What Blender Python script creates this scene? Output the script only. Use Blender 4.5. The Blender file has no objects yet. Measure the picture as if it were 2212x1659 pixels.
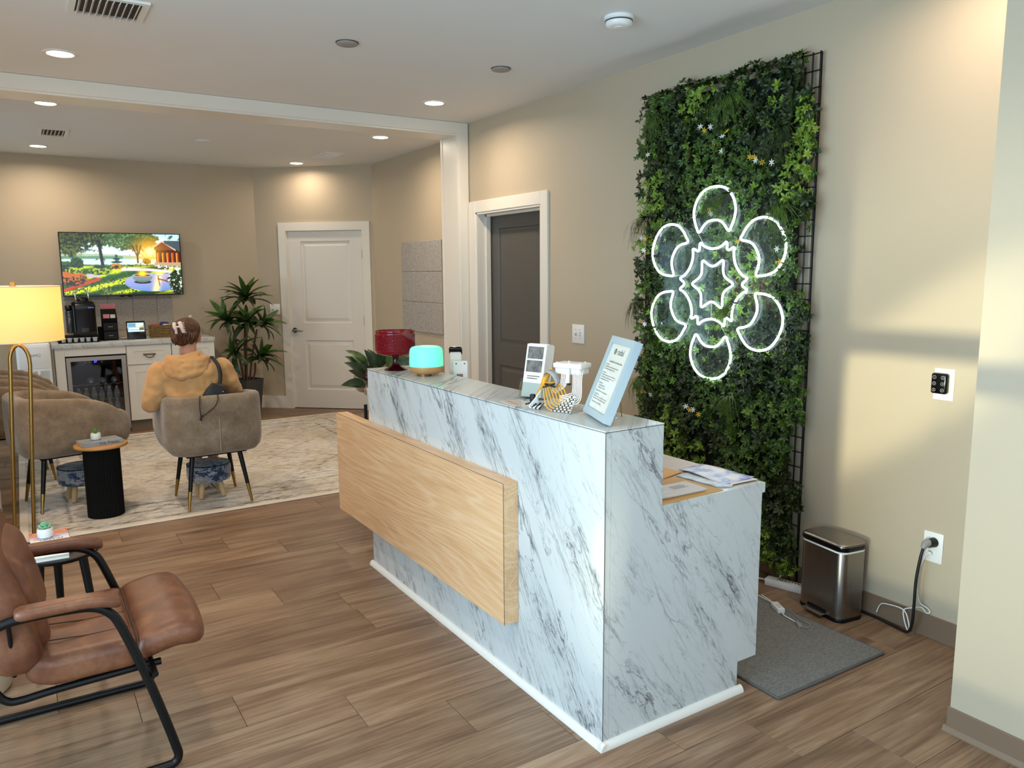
import bpy, bmesh, math, random
import numpy as np
from mathutils import Vector, Matrix
from math import sin, cos, pi, radians, sqrt, atan2

random.seed(11)
rng = np.random.default_rng(5)
scene = bpy.context.scene
col = scene.collection

# ---------------------------------------------------------------- camera, world, light, exposure
def srgb(c):
    if isinstance(c, str):
        c = c.lstrip('#'); c = tuple(int(c[i:i + 2], 16) for i in (0, 2, 4))
    return tuple(((v / 255) / 12.92 if v / 255 <= 0.04045 else ((v / 255 + 0.055) / 1.055) ** 2.4) for v in c[:3])

cam_d = bpy.data.cameras.new('camera')
cam = bpy.data.objects.new('camera', cam_d); col.objects.link(cam)
cam_d.sensor_fit = 'HORIZONTAL'; cam_d.sensor_width = 36.0
cam_d.lens = 1663.1 / 2212 * 36.0
cam_d.clip_start = 0.05; cam_d.clip_end = 100
YAW, PITCH, ROLL = radians(32.489), radians(-8.2645), radians(-0.3846)
fwd = Vector((sin(YAW) * cos(PITCH), cos(YAW) * cos(PITCH), sin(PITCH)))
r0 = Vector((cos(YAW), -sin(YAW), 0)); u0 = r0.cross(fwd)
rgt = cos(ROLL) * r0 + sin(ROLL) * u0
upv = rgt.cross(fwd)
cam.matrix_world = Matrix(((rgt.x, upv.x, -fwd.x, 0), (rgt.y, upv.y, -fwd.y, 0), (rgt.z, upv.z, -fwd.z, 1.56), (0, 0, 0, 1)))
scene.camera = cam

world = bpy.data.worlds.new('world'); scene.world = world
world.use_nodes = True
bg = world.node_tree.nodes['Background']
bg.inputs[0].default_value = (0.62, 0.80, 1.0, 1); bg.inputs[1].default_value = 1.0

vs = scene.view_settings
vs.view_transform = 'Standard'; vs.look = 'None'; vs.gamma = 1.0; vs.use_curve_mapping = False
vs.exposure = 0.50
scene.cycles.use_denoising = True
try:
    scene.cycles.denoiser = 'OPENIMAGEDENOISE'
except Exception:
    pass
scene.cycles.max_bounces = 8
scene.cycles.diffuse_bounces = 4
scene.cycles.glossy_bounces = 3
scene.cycles.transmission_bounces = 6
scene.cycles.transparent_max_bounces = 12
scene.cycles.caustics_reflective = False
scene.cycles.caustics_refractive = False
scene.cycles.sample_clamp_indirect = 4.0

def area_light(name, loc, target, sx, sy, power, color, spread=180, shape='RECTANGLE'):
    d = bpy.data.lights.new(name, 'AREA'); d.shape = shape; d.size = sx
    if shape in ('RECTANGLE', 'ELLIPSE'):
        d.size_y = sy
    d.energy = power; d.color = color; d.spread = radians(spread)
    o = bpy.data.objects.new(name, d); col.objects.link(o)
    o.location = loc
    o.rotation_euler = (Vector(target) - Vector(loc)).to_track_quat('-Z', 'Y').to_euler()
    return o

# daylight entering through the glazed storefront on the left (x = -1.6) and through the front windows behind the camera
area_light('daylight_storefront', (-1.75, 0.75, 1.25), (3, 0.75, 1.25), 3.7, 2.3, 190, (0.54, 0.785, 1.0))
area_light('daylight_front', (0.6, -1.75, 1.35), (0.6, 3, 1.35), 3.6, 2.3, 26, (0.80, 0.90, 1.0))
area_light('daylight_back_window', (-1.70, 7.65, 1.25), (3, 7.65, 1.0), 1.3, 1.5, 15, (0.60, 0.82, 1.0))
# low sunlight thrown back by parked cars outside, through the glass door and the side light (two narrow slanted glints)
def glint(loc, target, power, cone, flat, roll):
    sd = bpy.data.lights.new('low_sun', 'SPOT'); sd.energy = power; sd.color = (1.0, 0.93, 0.66)
    sd.spot_size = radians(cone); sd.spot_blend = 0.75; sd.shadow_soft_size = 0.06
    so = bpy.data.objects.new('low_sun', sd); col.objects.link(so)
    q = (Vector(target) - Vector(loc)).to_track_quat('-Z', 'Y').to_matrix().to_4x4()
    so.matrix_world = Matrix.Translation(loc) @ q @ Matrix.Rotation(radians(roll), 4, 'Z') @ Matrix.Diagonal((1, flat, 1, 1))
glint((-9.6, -2.55, 0.45), (3.165, 1.86, 1.10), 4200, 8.5, 0.30, 42)
glint((-9.6, -2.55, 0.45), (1.503, 1.93, 0.47), 800, 5.0, 0.36, -38)
glint((-9.6, -2.55, 0.45), (2.8, 1.5, 1.05), 2000, 11.0, 1.0, 0)

# ---------------------------------------------------------------- helpers
class MB:
    """collects shapes into ONE mesh"""
    def __init__(s):
        s.v = []; s.f = []; s.mi = []
    def add(s, verts, faces, mi=0, M=None):
        n = len(s.v)
        for p in verts:
            p = Vector(p)
            s.v.append(tuple(M @ p) if M is not None else tuple(p))
        for f in faces:
            s.f.append(tuple(i + n for i in f)); s.mi.append(mi)
        return s
    def box(s, x0, x1, y0, y1, z0, z1, mi=0, M=None):
        v = [(x, y, z) for z in (z0, z1) for y in (y0, y1) for x in (x0, x1)]
        return s.add(v, [(0, 2, 3, 1), (4, 5, 7, 6), (0, 1, 5, 4), (2, 6, 7, 3), (0, 4, 6, 2), (1, 3, 7, 5)], mi, M)
    def rbox(s, x0, x1, y0, y1, z0, z1, r=0.01, seg=2, mi=0, M=None, top_only=False):
        bm = bmesh.new()
        bmesh.ops.create_cube(bm, size=1)
        for w in bm.verts:
            w.co = Vector(((x0 + x1) / 2 + w.co.x * (x1 - x0), (y0 + y1) / 2 + w.co.y * (y1 - y0), (z0 + z1) / 2 + w.co.z * (z1 - z0)))
        r = min(r, 0.49 * min(x1 - x0, y1 - y0, z1 - z0))
        bmesh.ops.bevel(bm, geom=list(bm.edges), offset=r, segments=seg, profile=0.5, affect='EDGES')
        bm.verts.index_update()
        s.add([w.co.copy() for w in bm.verts], [[w.index for w in f.verts] for f in bm.faces], mi, M)
        bm.free(); return s
    def cyl(s, p0, p1, r0, r1=None, n=16, mi=0, M=None):
        return s.tube([p0, p1], [r0, r0 if r1 is None else r1], n, mi=mi, M=M)
    def tube(s, path, r, n=10, closed=False, cap=True, mi=0, M=None, flat=None, up=None):
        P = [Vector(p) for p in path]; m = len(P)
        R = [r] * m if not hasattr(r, '__len__') else list(r)
        T = []
        for i in range(m):
            if closed:
                t = P[(i + 1) % m] - P[i - 1]
            else:
                t = P[min(i + 1, m - 1)] - P[max(i - 1, 0)]
            T.append(t.normalized() if t.length > 1e-9 else Vector((0, 0, 1)))
        a = Vector(up) if up is not None else (Vector((0, 0, 1)) if abs(T[0].z) < 0.9 else Vector((1, 0, 0)))
        nrm = (a - T[0] * a.dot(T[0])).normalized()
        vs_, fs_ = [], []
        for i in range(m):
            if i:
                q = T[i - 1].rotation_difference(T[i]); nrm = q @ nrm
                nrm = (nrm - T[i] * nrm.dot(T[i])).normalized()
            b = T[i].cross(nrm)
            fl = 1.0 if flat is None else flat
            for k in range(n):
                an = 2 * pi * k / n
                vs_.append(P[i] + nrm * (R[i] * cos(an) * fl) + b * (R[i] * sin(an)))
        for i in range(m if closed else m - 1):
            j = (i + 1) % m
            for k in range(n):
                l = (k + 1) % n
                fs_.append((i * n + k, i * n + l, j * n + l, j * n + k))
        if cap and not closed:
            fs_.append(tuple(reversed(range(n)))); fs_.append(tuple((m - 1) * n + k for k in range(n)))
        return s.add(vs_, fs_, mi, M)
    def lathe(s, prof, n=32, c=(0, 0, 0), mi=0, M=None, sx=1, sy=1):
        vs_, fs_ = [], []
        m = len(prof)
        for i, (r, z) in enumerate(prof):
            for k in range(n):
                a = 2 * pi * k / n
                vs_.append((c[0] + r * cos(a) * sx, c[1] + r * sin(a) * sy, c[2] + z))
        for i in range(m - 1):
            for k in range(n):
                l = (k + 1) % n
                fs_.append((i * n + k, i * n + l, (i + 1) * n + l, (i + 1) * n + k))
        if prof[0][0] > 1e-5: fs_.append(tuple(reversed(range(n))))
        if prof[-1][0] > 1e-5: fs_.append(tuple((m - 1) * n + k for k in range(n)))
        return s.add(vs_, fs_, mi, M)
    def prism(s, poly, a0, a1, axis='z', mi=0, M=None):
        def pt(u, v, w):
            return {'z': (u, v, w), 'y': (u, w, v), 'x': (w, u, v)}[axis]
        n = len(poly)
        vs_ = [pt(u, v, a0) for u, v in poly] + [pt(u, v, a1) for u, v in poly]
        fs_ = [tuple(reversed(range(n))), tuple(range(n, 2 * n))] + [(i, (i + 1) % n, (i + 1) % n + n, i + n) for i in range(n)]
        return s.add(vs_, fs_, mi, M)
    def quad(s, a, b, c, d, mi=0, M=None):
        return s.add([a, b, c, d], [(0, 1, 2, 3)], mi, M)
    def sphere(s, c, r, n=16, m=10, mi=0, M=None, sz=None):
        rx, ry, rz = (r, r, r) if sz is None else sz
        vs_ = [(c[0], c[1], c[2] - rz)]
        for i in range(1, m):
            t = -pi / 2 + pi * i / m
            for k in range(n):
                a = 2 * pi * k / n
                vs_.append((c[0] + rx * cos(t) * cos(a), c[1] + ry * cos(t) * sin(a), c[2] + rz * sin(t)))
        vs_.append((c[0], c[1], c[2] + rz))
        fs_ = [(0, 1 + (k + 1) % n, 1 + k) for k in range(n)]
        for i in range(m - 2):
            for k in range(n):
                l = (k + 1) % n; o = 1 + i * n
                fs_.append((o + k, o + l, o + n + l, o + n + k))
        o = 1 + (m - 2) * n; t_ = len(vs_) - 1
        fs_ += [(o + k, o + (k + 1) % n, t_) for k in range(n)]
        return s.add(vs_, fs_, mi, M)
    def mesh(s, name, mats, smooth=None):
        me = bpy.data.meshes.new(name)
        me.from_pydata(s.v, [], s.f)
        mats = mats if isinstance(mats, (list, tuple)) else [mats]
        for m in mats: me.materials.append(m)
        if len(mats) > 1: me.polygons.foreach_set('material_index', s.mi)
        bm = bmesh.new(); bm.from_mesh(me)
        bmesh.ops.recalc_face_normals(bm, faces=bm.faces); bm.to_mesh(me); bm.free()
        if smooth is not None:
            me.polygons.foreach_set('use_smooth', [True] * len(me.polygons))
            me.set_sharp_from_angle(angle=radians(smooth))
        me.update()
        return me
    def build(s, name, mats, parent=None, smooth=None, label=None):
        return link(name, s.mesh(name, mats, smooth), parent, label)

def link(name, me, parent=None, label=None):
    o = bpy.data.objects.new(name, me); col.objects.link(o)
    if parent is not None: o.parent = parent
    if label: o['label'] = label
    return o

def tag(o, label, cat, group=None):
    o['label'] = label; o['category'] = cat
    if group: o['group'] = group
    return o

def thing(name, label, cat, loc=(0, 0, 0), rotz=0.0, group=None):
    o = bpy.data.objects.new(name, None); col.objects.link(o)
    o.empty_display_size = 0.05
    o.location = loc; o.rotation_euler = (0, 0, rotz)
    return tag(o, label, cat, group)

def struct(o):
    o['kind'] = 'structure'; return o

def copy_tree(o, parent=None):
    c = o.copy(); col.objects.link(c)
    if parent is not None: c.parent = parent
    for ch in [k for k in o.children]:
        copy_tree(ch, c)
    return c

def smooth_path(pts, k=8, closed=False):
    """Catmull-Rom through the points"""
    P = [Vector(p) for p in pts]; n = len(P); out = []
    for i in range(n if closed else n - 1):
        if closed:
            p0, p1, p2, p3 = P[i - 1], P[i], P[(i + 1) % n], P[(i + 2) % n]
        else:
            p0, p1, p2, p3 = P[max(i - 1, 0)], P[i], P[i + 1], P[min(i + 2, n - 1)]
        for j in range(k):
            t = j / k
            out.append(0.5 * ((2 * p1) + (p2 - p0) * t + (2 * p0 - 5 * p1 + 4 * p2 - p3) * t * t + (3 * p1 - p0 - 3 * p2 + p3) * t ** 3))
    if not closed: out.append(P[-1])
    return out

def text_mesh(txt, size, mat, align='CENTER', extrude=0.0, bold=False):
    c = bpy.data.curves.new('lettering', 'FONT'); c.body = txt; c.size = size; c.align_x = align; c.align_y = 'CENTER'
    c.extrude = extrude; c.resolution_u = 3
    if bold: c.offset = size * 0.012
    o = bpy.data.objects.new('lettering', c); col.objects.link(o)
    me = bpy.data.meshes.new_from_object(o)
    bpy.data.objects.remove(o); bpy.data.curves.remove(c)
    me.materials.clear(); me.materials.append(mat)
    return me

def frame_mat(origin, right, up):
    r = Vector(right).normalized(); u = Vector(up); u = (u - r * u.dot(r)).normalized(); n = r.cross(u)
    o = Vector(origin)
    return Matrix(((r.x, u.x, n.x, o.x), (r.y, u.y, n.y, o.y), (r.z, u.z, n.z, o.z), (0, 0, 0, 1)))

def put_text(name, txt, size, mat, M, parent=None, **kw):
    me = text_mesh(txt, size, mat, **kw)
    me.transform(M)
    return link(name, me, parent)

# ---------------------------------------------------------------- materials
class NT:
    def __init__(s, name):
        s.m = bpy.data.materials.new(name); s.m.use_nodes = True
        s.t = s.m.node_tree; s.bsdf = s.t.nodes['Principled BSDF']; s.out = s.t.nodes['Material Output']
    def n(s, typ, ins=None, **props):
        nd = s.t.nodes.new(typ)
        for k, v in props.items(): setattr(nd, k, v)
        for k, v in (ins or {}).items(): s.set(nd.inputs[k], v)
        return nd
    def set(s, sock, v):
        if hasattr(v, 'is_output'): s.t.links.new(v, sock)
        else:
            if hasattr(v, '__len__') and sock.type == 'RGBA' and len(v) == 3: v = (*v, 1)
            sock.default_value = v
    def p(s, **kw):
        names = dict(color='Base Color', rough='Roughness', metal='Metallic', spec='Specular IOR Level', coat='Coat Weight', coatr='Coat Roughness',
                     trans='Transmission Weight', ior='IOR', emis='Emission Color', estr='Emission Strength', alpha='Alpha', normal='Normal', sheen='Sheen Weight', subs='Subsurface Weight')
        for k, v in kw.items(): s.set(s.bsdf.inputs[names[k]], v)
        return s
    def pos(s):
        return s.n('ShaderNodeNewGeometry').outputs['Position']
    def obj(s):
        return s.n('ShaderNodeTexCoord').outputs['Object']
    def math(s, op, a, b=0.0, c=0.0, clamp=False):
        nd = s.n('ShaderNodeMath', operation=op, use_clamp=clamp)
        for i, v in enumerate((a, b, c)): s.set(nd.inputs[i], v)
        return nd.outputs[0]
    def sep(s, v):
        nd = s.n('ShaderNodeSeparateXYZ', {0: v}); return nd.outputs
    def comb(s, x, y, z):
        return s.n('ShaderNodeCombineXYZ', {0: x, 1: y, 2: z}).outputs[0]
    def mapping(s, v, scale=(1, 1, 1), rot=(0, 0, 0), loc=(0, 0, 0)):
        return s.n('ShaderNodeMapping', {'Vector': v, 'Scale': scale, 'Rotation': rot, 'Location': loc}).outputs[0]
    def noise(s, v, scale=5, detail=3, rough=0.5, dist=0.0, out='Fac'):
        nd = s.n('ShaderNodeTexNoise', {'Vector': v, 'Scale': scale, 'Detail': detail, 'Roughness': rough, 'Distortion': dist})
        return nd.outputs[0] if out == 'Fac' else nd.outputs[1]
    def ramp(s, fac, stops, interp='LINEAR'):
        nd = s.n('ShaderNodeValToRGB', {0: fac}); cr = nd.color_ramp; cr.interpolation = interp
        while len(cr.elements) < len(stops): cr.elements.new(0.5)
        for e, (p_, c) in zip(cr.elements, stops):
            e.position = p_; e.color = (*c, 1) if len(c) == 3 else c
        return nd.outputs[0]
    def mix(s, fac, a, b, mode='MIX'):
        nd = s.n('ShaderNodeMix', data_type='RGBA', blend_type=mode)
        s.set(nd.inputs[0], fac); s.set(nd.inputs[6], a); s.set(nd.inputs[7], b)
        return nd.outputs[2]
    def bump(s, h, strength=0.2, dist=0.01):
        return s.n('ShaderNodeBump', {'Height': h, 'Strength': strength, 'Distance': dist}).outputs[0]

def pm(name, c, rough=0.5, metal=0.0, bump=None, var=None, **kw):
    t = NT(name); lin = srgb(c)
    t.p(color=lin, rough=rough, metal=metal, **kw)
    if var:   # slight natural colour variation (scale, amount)
        f = t.noise(t.obj(), var[0], 4)
        lo = tuple(x * (1 - var[1]) for x in lin); hi = tuple(min(1, x * (1 + var[1])) for x in lin)
        t.p(color=t.ramp(f, [(0.3, lo), (0.7, hi)]))
    if bump:
        t.p(normal=t.bump(t.noise(t.obj(), bump[0], 3), bump[1], 0.004))
    return t.m

def emit(name, c, strength):
    t = NT(name); t.p(color=(0.02, 0.02, 0.02), emis=srgb(c), estr=strength, rough=0.4); return t.m

M_ = {}
M_['white'] = pm('white_paint', '#e6e2da', 0.38)
M_['black'] = pm('black_metal', '#070708', 0.42, spec=0.32)
M_['black_matte'] = pm('black_matte', '#050505', 0.8, spec=0.2)
M_['black_gloss'] = pm('black_plastic', '#050506', 0.2, spec=0.4)
M_['gold'] = pm('brushed_brass', '#a8884c', 0.28, 1.0)
M_['chrome'] = pm('chrome', '#d0d0d0', 0.12, 1.0)
M_['white_plastic'] = pm('white_plastic', '#eeeeec', 0.35)
M_['grey_plastic'] = pm('grey_plastic', '#8f8d8b', 0.5)
# ================================================================ the room
XW, ZC = 3.165, 2.743

def wall_mat():
    t = NT('taupe_wall_paint')
    f = t.noise(t.pos(), 1.3, 3)
    base = srgb('#bcad95')
    t.p(color=t.ramp(f, [(0.3, tuple(x * 0.97 for x in base)), (0.7, tuple(x * 1.02 for x in base))]), rough=0.55,
        normal=t.bump(t.noise(t.pos(), 260, 2), 0.05, 0.002))
    return t.m
M_['wall'] = wall_mat()
t = NT('ceiling_paint'); t.p(color=srgb('#e2e1de'), rough=0.7, normal=t.bump(t.noise(t.pos(), 180, 2), 0.06, 0.002)); M_['ceil'] = t.m
t = NT('trim_paint'); t.p(color=srgb('#e4ded2'), rough=0.33, normal=t.bump(t.noise(t.mapping(t.pos(), (30, 30, 4)), 4, 2), 0.03, 0.002)); M_['trim'] = t.m
M_['vinyl_base'] = pm('brown_vinyl_base', '#7d6651', 0.5)
M_['grey_door'] = pm('grey_green_door_paint', '#54504a', 0.42)
M_['white_door'] = pm('white_door_paint', '#ded9d1', 0.4)
M_['subfloor'] = pm('subfloor', '#2a1d14', 0.9)
M_['alu'] = pm('dark_aluminium', '#3a3836', 0.4, 0.7)
t = NT('clear_glazing')
tb = t.n('ShaderNodeBsdfTransparent', {0: (0.97, 0.99, 0.98, 1)}); gb = t.n('ShaderNodeBsdfGlossy', {'Roughness': 0.02})
mx = t.n('ShaderNodeMixShader', {0: 0.06, 1: tb.outputs[0], 2: gb.outputs[0]}); t.t.links.new(mx.outputs[0], t.out.inputs[0]); M_['glazing'] = t.m

def plank_mat():
    t = NT('oak_vinyl_plank')
    P = t.pos(); r = t.n('ShaderNodeObjectInfo').outputs['Random']
    X, Y, Z = t.sep(P)
    off = t.math('MULTIPLY', r, 37.0)
    v1 = t.comb(t.math('MULTIPLY', X, 1.1), t.math('MULTIPLY', Y, 13.0), off)
    v2 = t.comb(t.math('MULTIPLY', X, 3.5), t.math('MULTIPLY', Y, 150.0), off)
    v3 = t.comb(t.math('MULTIPLY', X, 0.9), t.math('MULTIPLY', Y, 5.0), off)
    g1 = t.noise(v1, 1.6, 6, 0.62, 0.9); g2 = t.noise(v2, 1.0, 4, 0.6); g3 = t.noise(v3, 1.0, 3, 0.5, 1.5)
    f = t.math('ADD', t.math('ADD', t.math('MULTIPLY', g1, 0.44), t.math('MULTIPLY', g2, 0.28)), t.math('MULTIPLY', g3, 0.28))
    c = t.ramp(f, [(0.34, srgb('#553e2b')), (0.46, srgb('#7b5b41')), (0.56, srgb('#937558')), (0.70, srgb('#ac9172'))])
    k = t.math('ADD', 0.86, t.math('MULTIPLY', r, 0.26))
    hsv = t.n('ShaderNodeHueSaturation', {'Color': c, 'Saturation': 0.92, 'Value': k})
    t.p(color=hsv.outputs[0], rough=t.math('ADD', 0.30, t.math('MULTIPLY', g2, 0.22)), spec=0.5,
        normal=t.bump(g2, 0.12, 0.002))
    return t.m
M_['plank'] = plank_mat()

# floor: a slab, and every plank laid on it
fl = struct(MB().box(-1.75, 3.75, -1.75, 9.4, -0.12, -0.004).build('floor', M_['subfloor']))
PW, PL = 0.2315, 1.22
known = {0: 1.466, 1: 1.207, 2: 0.904, 4: 0.246, 6: 1.205, -1: 1.726, -2: 2.02, 3: 0.70 - 0.02, 5: 0.70 + 0.75}
known = {0: 1.466, 1: 1.207, 2: 0.904, 3: 0.55, 4: 0.246, 5: 0.0, 6: 1.205, 7: 0.95, 8: 0.705, 12: 0.69, 13: 0.40, -1: 1.726, -2: 2.02}
g = 0.0007
for k in range(-5, 32):
    y0 = 1.8985 + k * PW; y1 = y0 + PW
    j = known.get(k, (1.466 - 0.273 * k) % PL)
    j -= math.ceil((j + 1.6) / PL) * PL
    while j < 3.74:
        x0, x1 = max(j, -1.6), min(j + PL, 3.74)
        j += PL
        if x1 - x0 < 0.03: continue
        if y0 > 5.22 and y1 < 8.25 and x0 > -0.08 and x1 < 2.9: continue      # wholly under the rug
        if x0 > 3.17 and y1 < 5.6: continue
        if y0 < 1.2 and x0 > 2.6: continue
        e = 0.0011
        m = MB()
        a, b, c, d = x0 + g, x1 - g, y0 + g, y1 - g
        v = [(a, c, -0.004), (b, c, -0.004), (b, d, -0.004), (a, d, -0.004), (a, c, -e), (b, c, -e), (b, d, -e), (a, d, -e),
             (a + e, c + e, 0), (b - e, c + e, 0), (b - e, d - e, 0), (a + e, d - e, 0)]
        fcs = [(3, 2, 1, 0)] + [(i, (i + 1) % 4, (i + 1) % 4 + 4, i + 4) for i in range(4)] + [(i + 4, (i + 1) % 4 + 4, (i + 1) % 4 + 8, i + 8) for i in range(4)] + [(8, 9, 10, 11)]
        m.add(v, fcs).build('plank', M_['plank'], fl)

struct(MB().box(-1.75, 3.75, -1.75, 9.4, ZC, ZC + 0.1).build('ceiling', M_['ceil']))

# right wall with the doorway (opening y 4.565 .. 5.475, z .. 2.03)
D0, D1, DH = 4.562, 5.478, 2.033
w = MB()
w.box(XW, XW + 0.14, 1.255, D0, 0, ZC).box(XW, XW + 0.14, D0, D1, DH, ZC).box(XW, XW + 0.14, D1, 5.86, 0, ZC)
struct(w.build('wall_right', M_['wall']))
# the wall jogs forward near the camera
struct(MB().box(2.558, XW + 0.14, -1.6, 1.255, 0, ZC).build('wall_right_near', M_['wall']))
# back room
P0, P1 = Vector((2.352, 9.128)), Vector((3.392, 8.180))
struct(MB().box(3.392, 3.53, 5.86, 8.25, 0, ZC).build('wall_back_right', M_['wall']))
DW = (P1 - P0).normalized(); NW = Vector((DW.y, -DW.x))      # NW points away from the room when negated below
if NW.dot(Vector((-1, -1))) < 0: NW = -NW
LW = (P1 - P0).length
def on_angled(s, z, out=0.0):
    q = P0 + DW * s + NW * out
    return Vector((q.x, q.y, z))
w = MB()
A_ = frame_mat((P0.x, P0.y, 0), (DW.x, DW.y, 0), (0, 0, 1))     # local x along wall, y up, z towards/away
sgn = 1 if (A_.to_3x3() @ Vector((0, 0, 1))).dot(Vector((NW.x, NW.y, 0))) > 0 else -1
def abox(mb, s0, s1, z0, z1, o0, o1, mi=0):
    return mb.box(s0, s1, z0, z1, min(sgn * o0, sgn * o1), max(sgn * o0, sgn * o1), mi, A_)
AD0, AD1, ADH = 0.370, 1.276, 2.04
abox(w, -0.05, AD0, 0, ZC, -0.12, 0); abox(w, AD0, AD1, ADH, ZC, -0.12, 0); abox(w, AD1, LW + 0.05, 0, ZC, -0.12, 0)
struct(w.build('wall_back_angled', M_['wall']))
struct(MB().box(-1.75, 2.42, 9.128, 9.26, 0, ZC).build('wall_back', M_['wall']))
# left storefront wall x = -1.6 (glass door y -0.46 .. 0.458, jamb, side light) and the solid wall behind it
w = MB()
w.box(-1.75, -1.6, 2.55, 7.0, 0, ZC).box(-1.75, -1.6, 8.3, 9.2, 0, ZC).box(-1.75, -1.6, 7.0, 8.3, 0, 0.5).box(-1.75, -1.6, 7.0, 8.3, 2.0, ZC).box(-1.75, -1.6, -1.6, 2.55, 2.45, ZC).box(-1.75, -1.6, -1.6, -0.95, 0, 2.45)
struct(w.build('wall_left', M_['wall']))
w = MB()
w.box(-1.66, -1.60, 0.458, 0.557, 0, 2.45).box(-1.66, -1.60, 2.47, 2.55, 0, 2.45).box(-1.66, -1.60, -0.95, -0.85, 0, 2.45)
w.box(-1.66, -1.60, 0.557, 2.47, 0, 0.30).box(-1.66, -1.60, 0.557, 2.47, 2.38, 2.45)
w.box(-1.66, -1.60, 1.50, 1.56, 0.30, 2.38)
wf = struct(w.build('window_1', M_['alu']))
MB().box(-1.635, -1.629, 0.557, 1.50, 0.30, 2.38).build('pane', M_['glazing'], wf)
MB().box(-1.635, -1.629, 1.56, 2.47, 0.30, 2.38).build('pane', M_['glazing'], wf)
w = MB()
w.box(-1.655, -1.605, 0.38, 0.456, 0.01, 2.36).box(-1.655, -1.605, -0.848, -0.77, 0.01, 2.36)
w.box(-1.655, -1.605, -0.77, 0.38, 0.01, 0.28).box(-1.655, -1.605, -0.77, 0.38, 2.28, 2.36)
w.box(-1.655, -1.605, -0.77, 0.38, 0.914, 0.983)
dg_ = struct(w.build('door_1', M_['alu']))
MB().box(-1.633, -1.627, -0.77, 0.38, 0.28, 0.914).build('pane', M_['glazing'], dg_)
MB().box(-1.633, -1.627, -0.77, 0.38, 0.983, 2.28).build('pane', M_['glazing'], dg_)
MB().box(-1.66, -1.60, -0.85, 0.458, 2.36, 2.45).build('transom_bar', M_['alu'], dg_)
w = MB()
for (a, b, c_, d) in ((7.0, 8.3, 0.5, 0.56), (7.0, 8.3, 1.94, 2.0), (7.0, 7.06, 0.56, 1.94), (8.24, 8.3, 0.56, 1.94), (7.62, 7.68, 0.56, 1.94)): w.box(-1.68, -1.62, a, b, c_, d)
wf2 = struct(w.build('window_2', M_['trim']))
MB().box(-1.653, -1.647, 7.06, 7.62, 0.56, 1.94).build('pane', M_['glazing'], wf2); MB().box(-1.653, -1.647, 7.68, 8.24, 0.56, 1.94).build('pane', M_['glazing'], wf2)
# front wall behind the camera with two windows
w = MB()
w.box(-1.75, -1.2, -1.75, -1.6, 0, ZC).box(2.4, 2.7, -1.75, -1.6, 0, ZC).box(-1.2, 2.4, -1.75, -1.6, 0, 0.3).box(-1.2, 2.4, -1.75, -1.6, 2.45, ZC).box(0.54, 0.66, -1.75, -1.6, 0.3, 2.45)
struct(w.build('wall_front', M_['wall']))

# cased opening between the two rooms: header beam and posts
b = MB()
b.box(-0.20, 3.06, 5.605, 5.86, 2.642, ZC)
struct(b.build('beam', M_['trim']))
b = MB()
b.box(3.06, XW, 5.605, 5.86, 0, ZC)
b.box(3.055, 3.39, 5.855, 5.88, 0, ZC)
struct(b.build('trim_1', M_['trim']))
b = MB(); b.box(-0.31, -0.20, 5.605, 5.86, 0, ZC); struct(b.build('trim_2', M_['trim']))
struct(MB().box(-1.6, -0.31, 5.62, 5.85, 0, ZC).build('wall_divider', M_['wall']))
b = MB()   # flat casing boards, a little proud
b.rbox(3.068, 3.158, 5.59, 5.606, 0, ZC - 0.001, 0.003, 1)
struct(b.build('trim_3', M_['trim']))
struct(MB().rbox(-0.30, 3.068, 5.59, 5.606, 2.655, ZC - 0.001, 0.003, 1).build('trim_4', M_['trim']))
struct(MB().rbox(-0.30, -0.212, 5.59, 5.606, 0, 2.655, 0.003, 1).build('trim_5', M_['trim']))

# baseboards
struct(MB().rbox(XW - 0.006, XW + 0.001, 1.255, D0 - 0.1, 0, 0.103, 0.002, 1).build('baseboard_right', M_['vinyl_base']))
bb = MB().rbox(2.551, 2.559, -1.6, 1.262, 0, 0.088, 0.002, 1); bb.rbox(2.558, XW, 1.254, 1.262, 0, 0.088, 0.002, 1)
bb.prism([(2.558, 0.0), (2.540, 0.0), (2.5405, 0.004), (2.551, 0.018), (2.558, 0.02)], -1.6, 1.27, 'y')
struct(bb.build('baseboard_near', M_['vinyl_base']))
struct(MB().rbox(3.378, 3.393, 5.87, 8.2, 0, 0.14, 0.004, 1).build('baseboard_back_right', M_['trim']))
b = MB(); abox(b, 0.0, 0.28, 0, 0.14, 0, 0.014); struct(b.build('baseboard_angled', M_['trim']))
struct(MB().rbox(1.70, 2.36, 9.114, 9.129, 0, 0.14, 0.004, 1).build('baseboard_back', M_['trim']))

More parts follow.
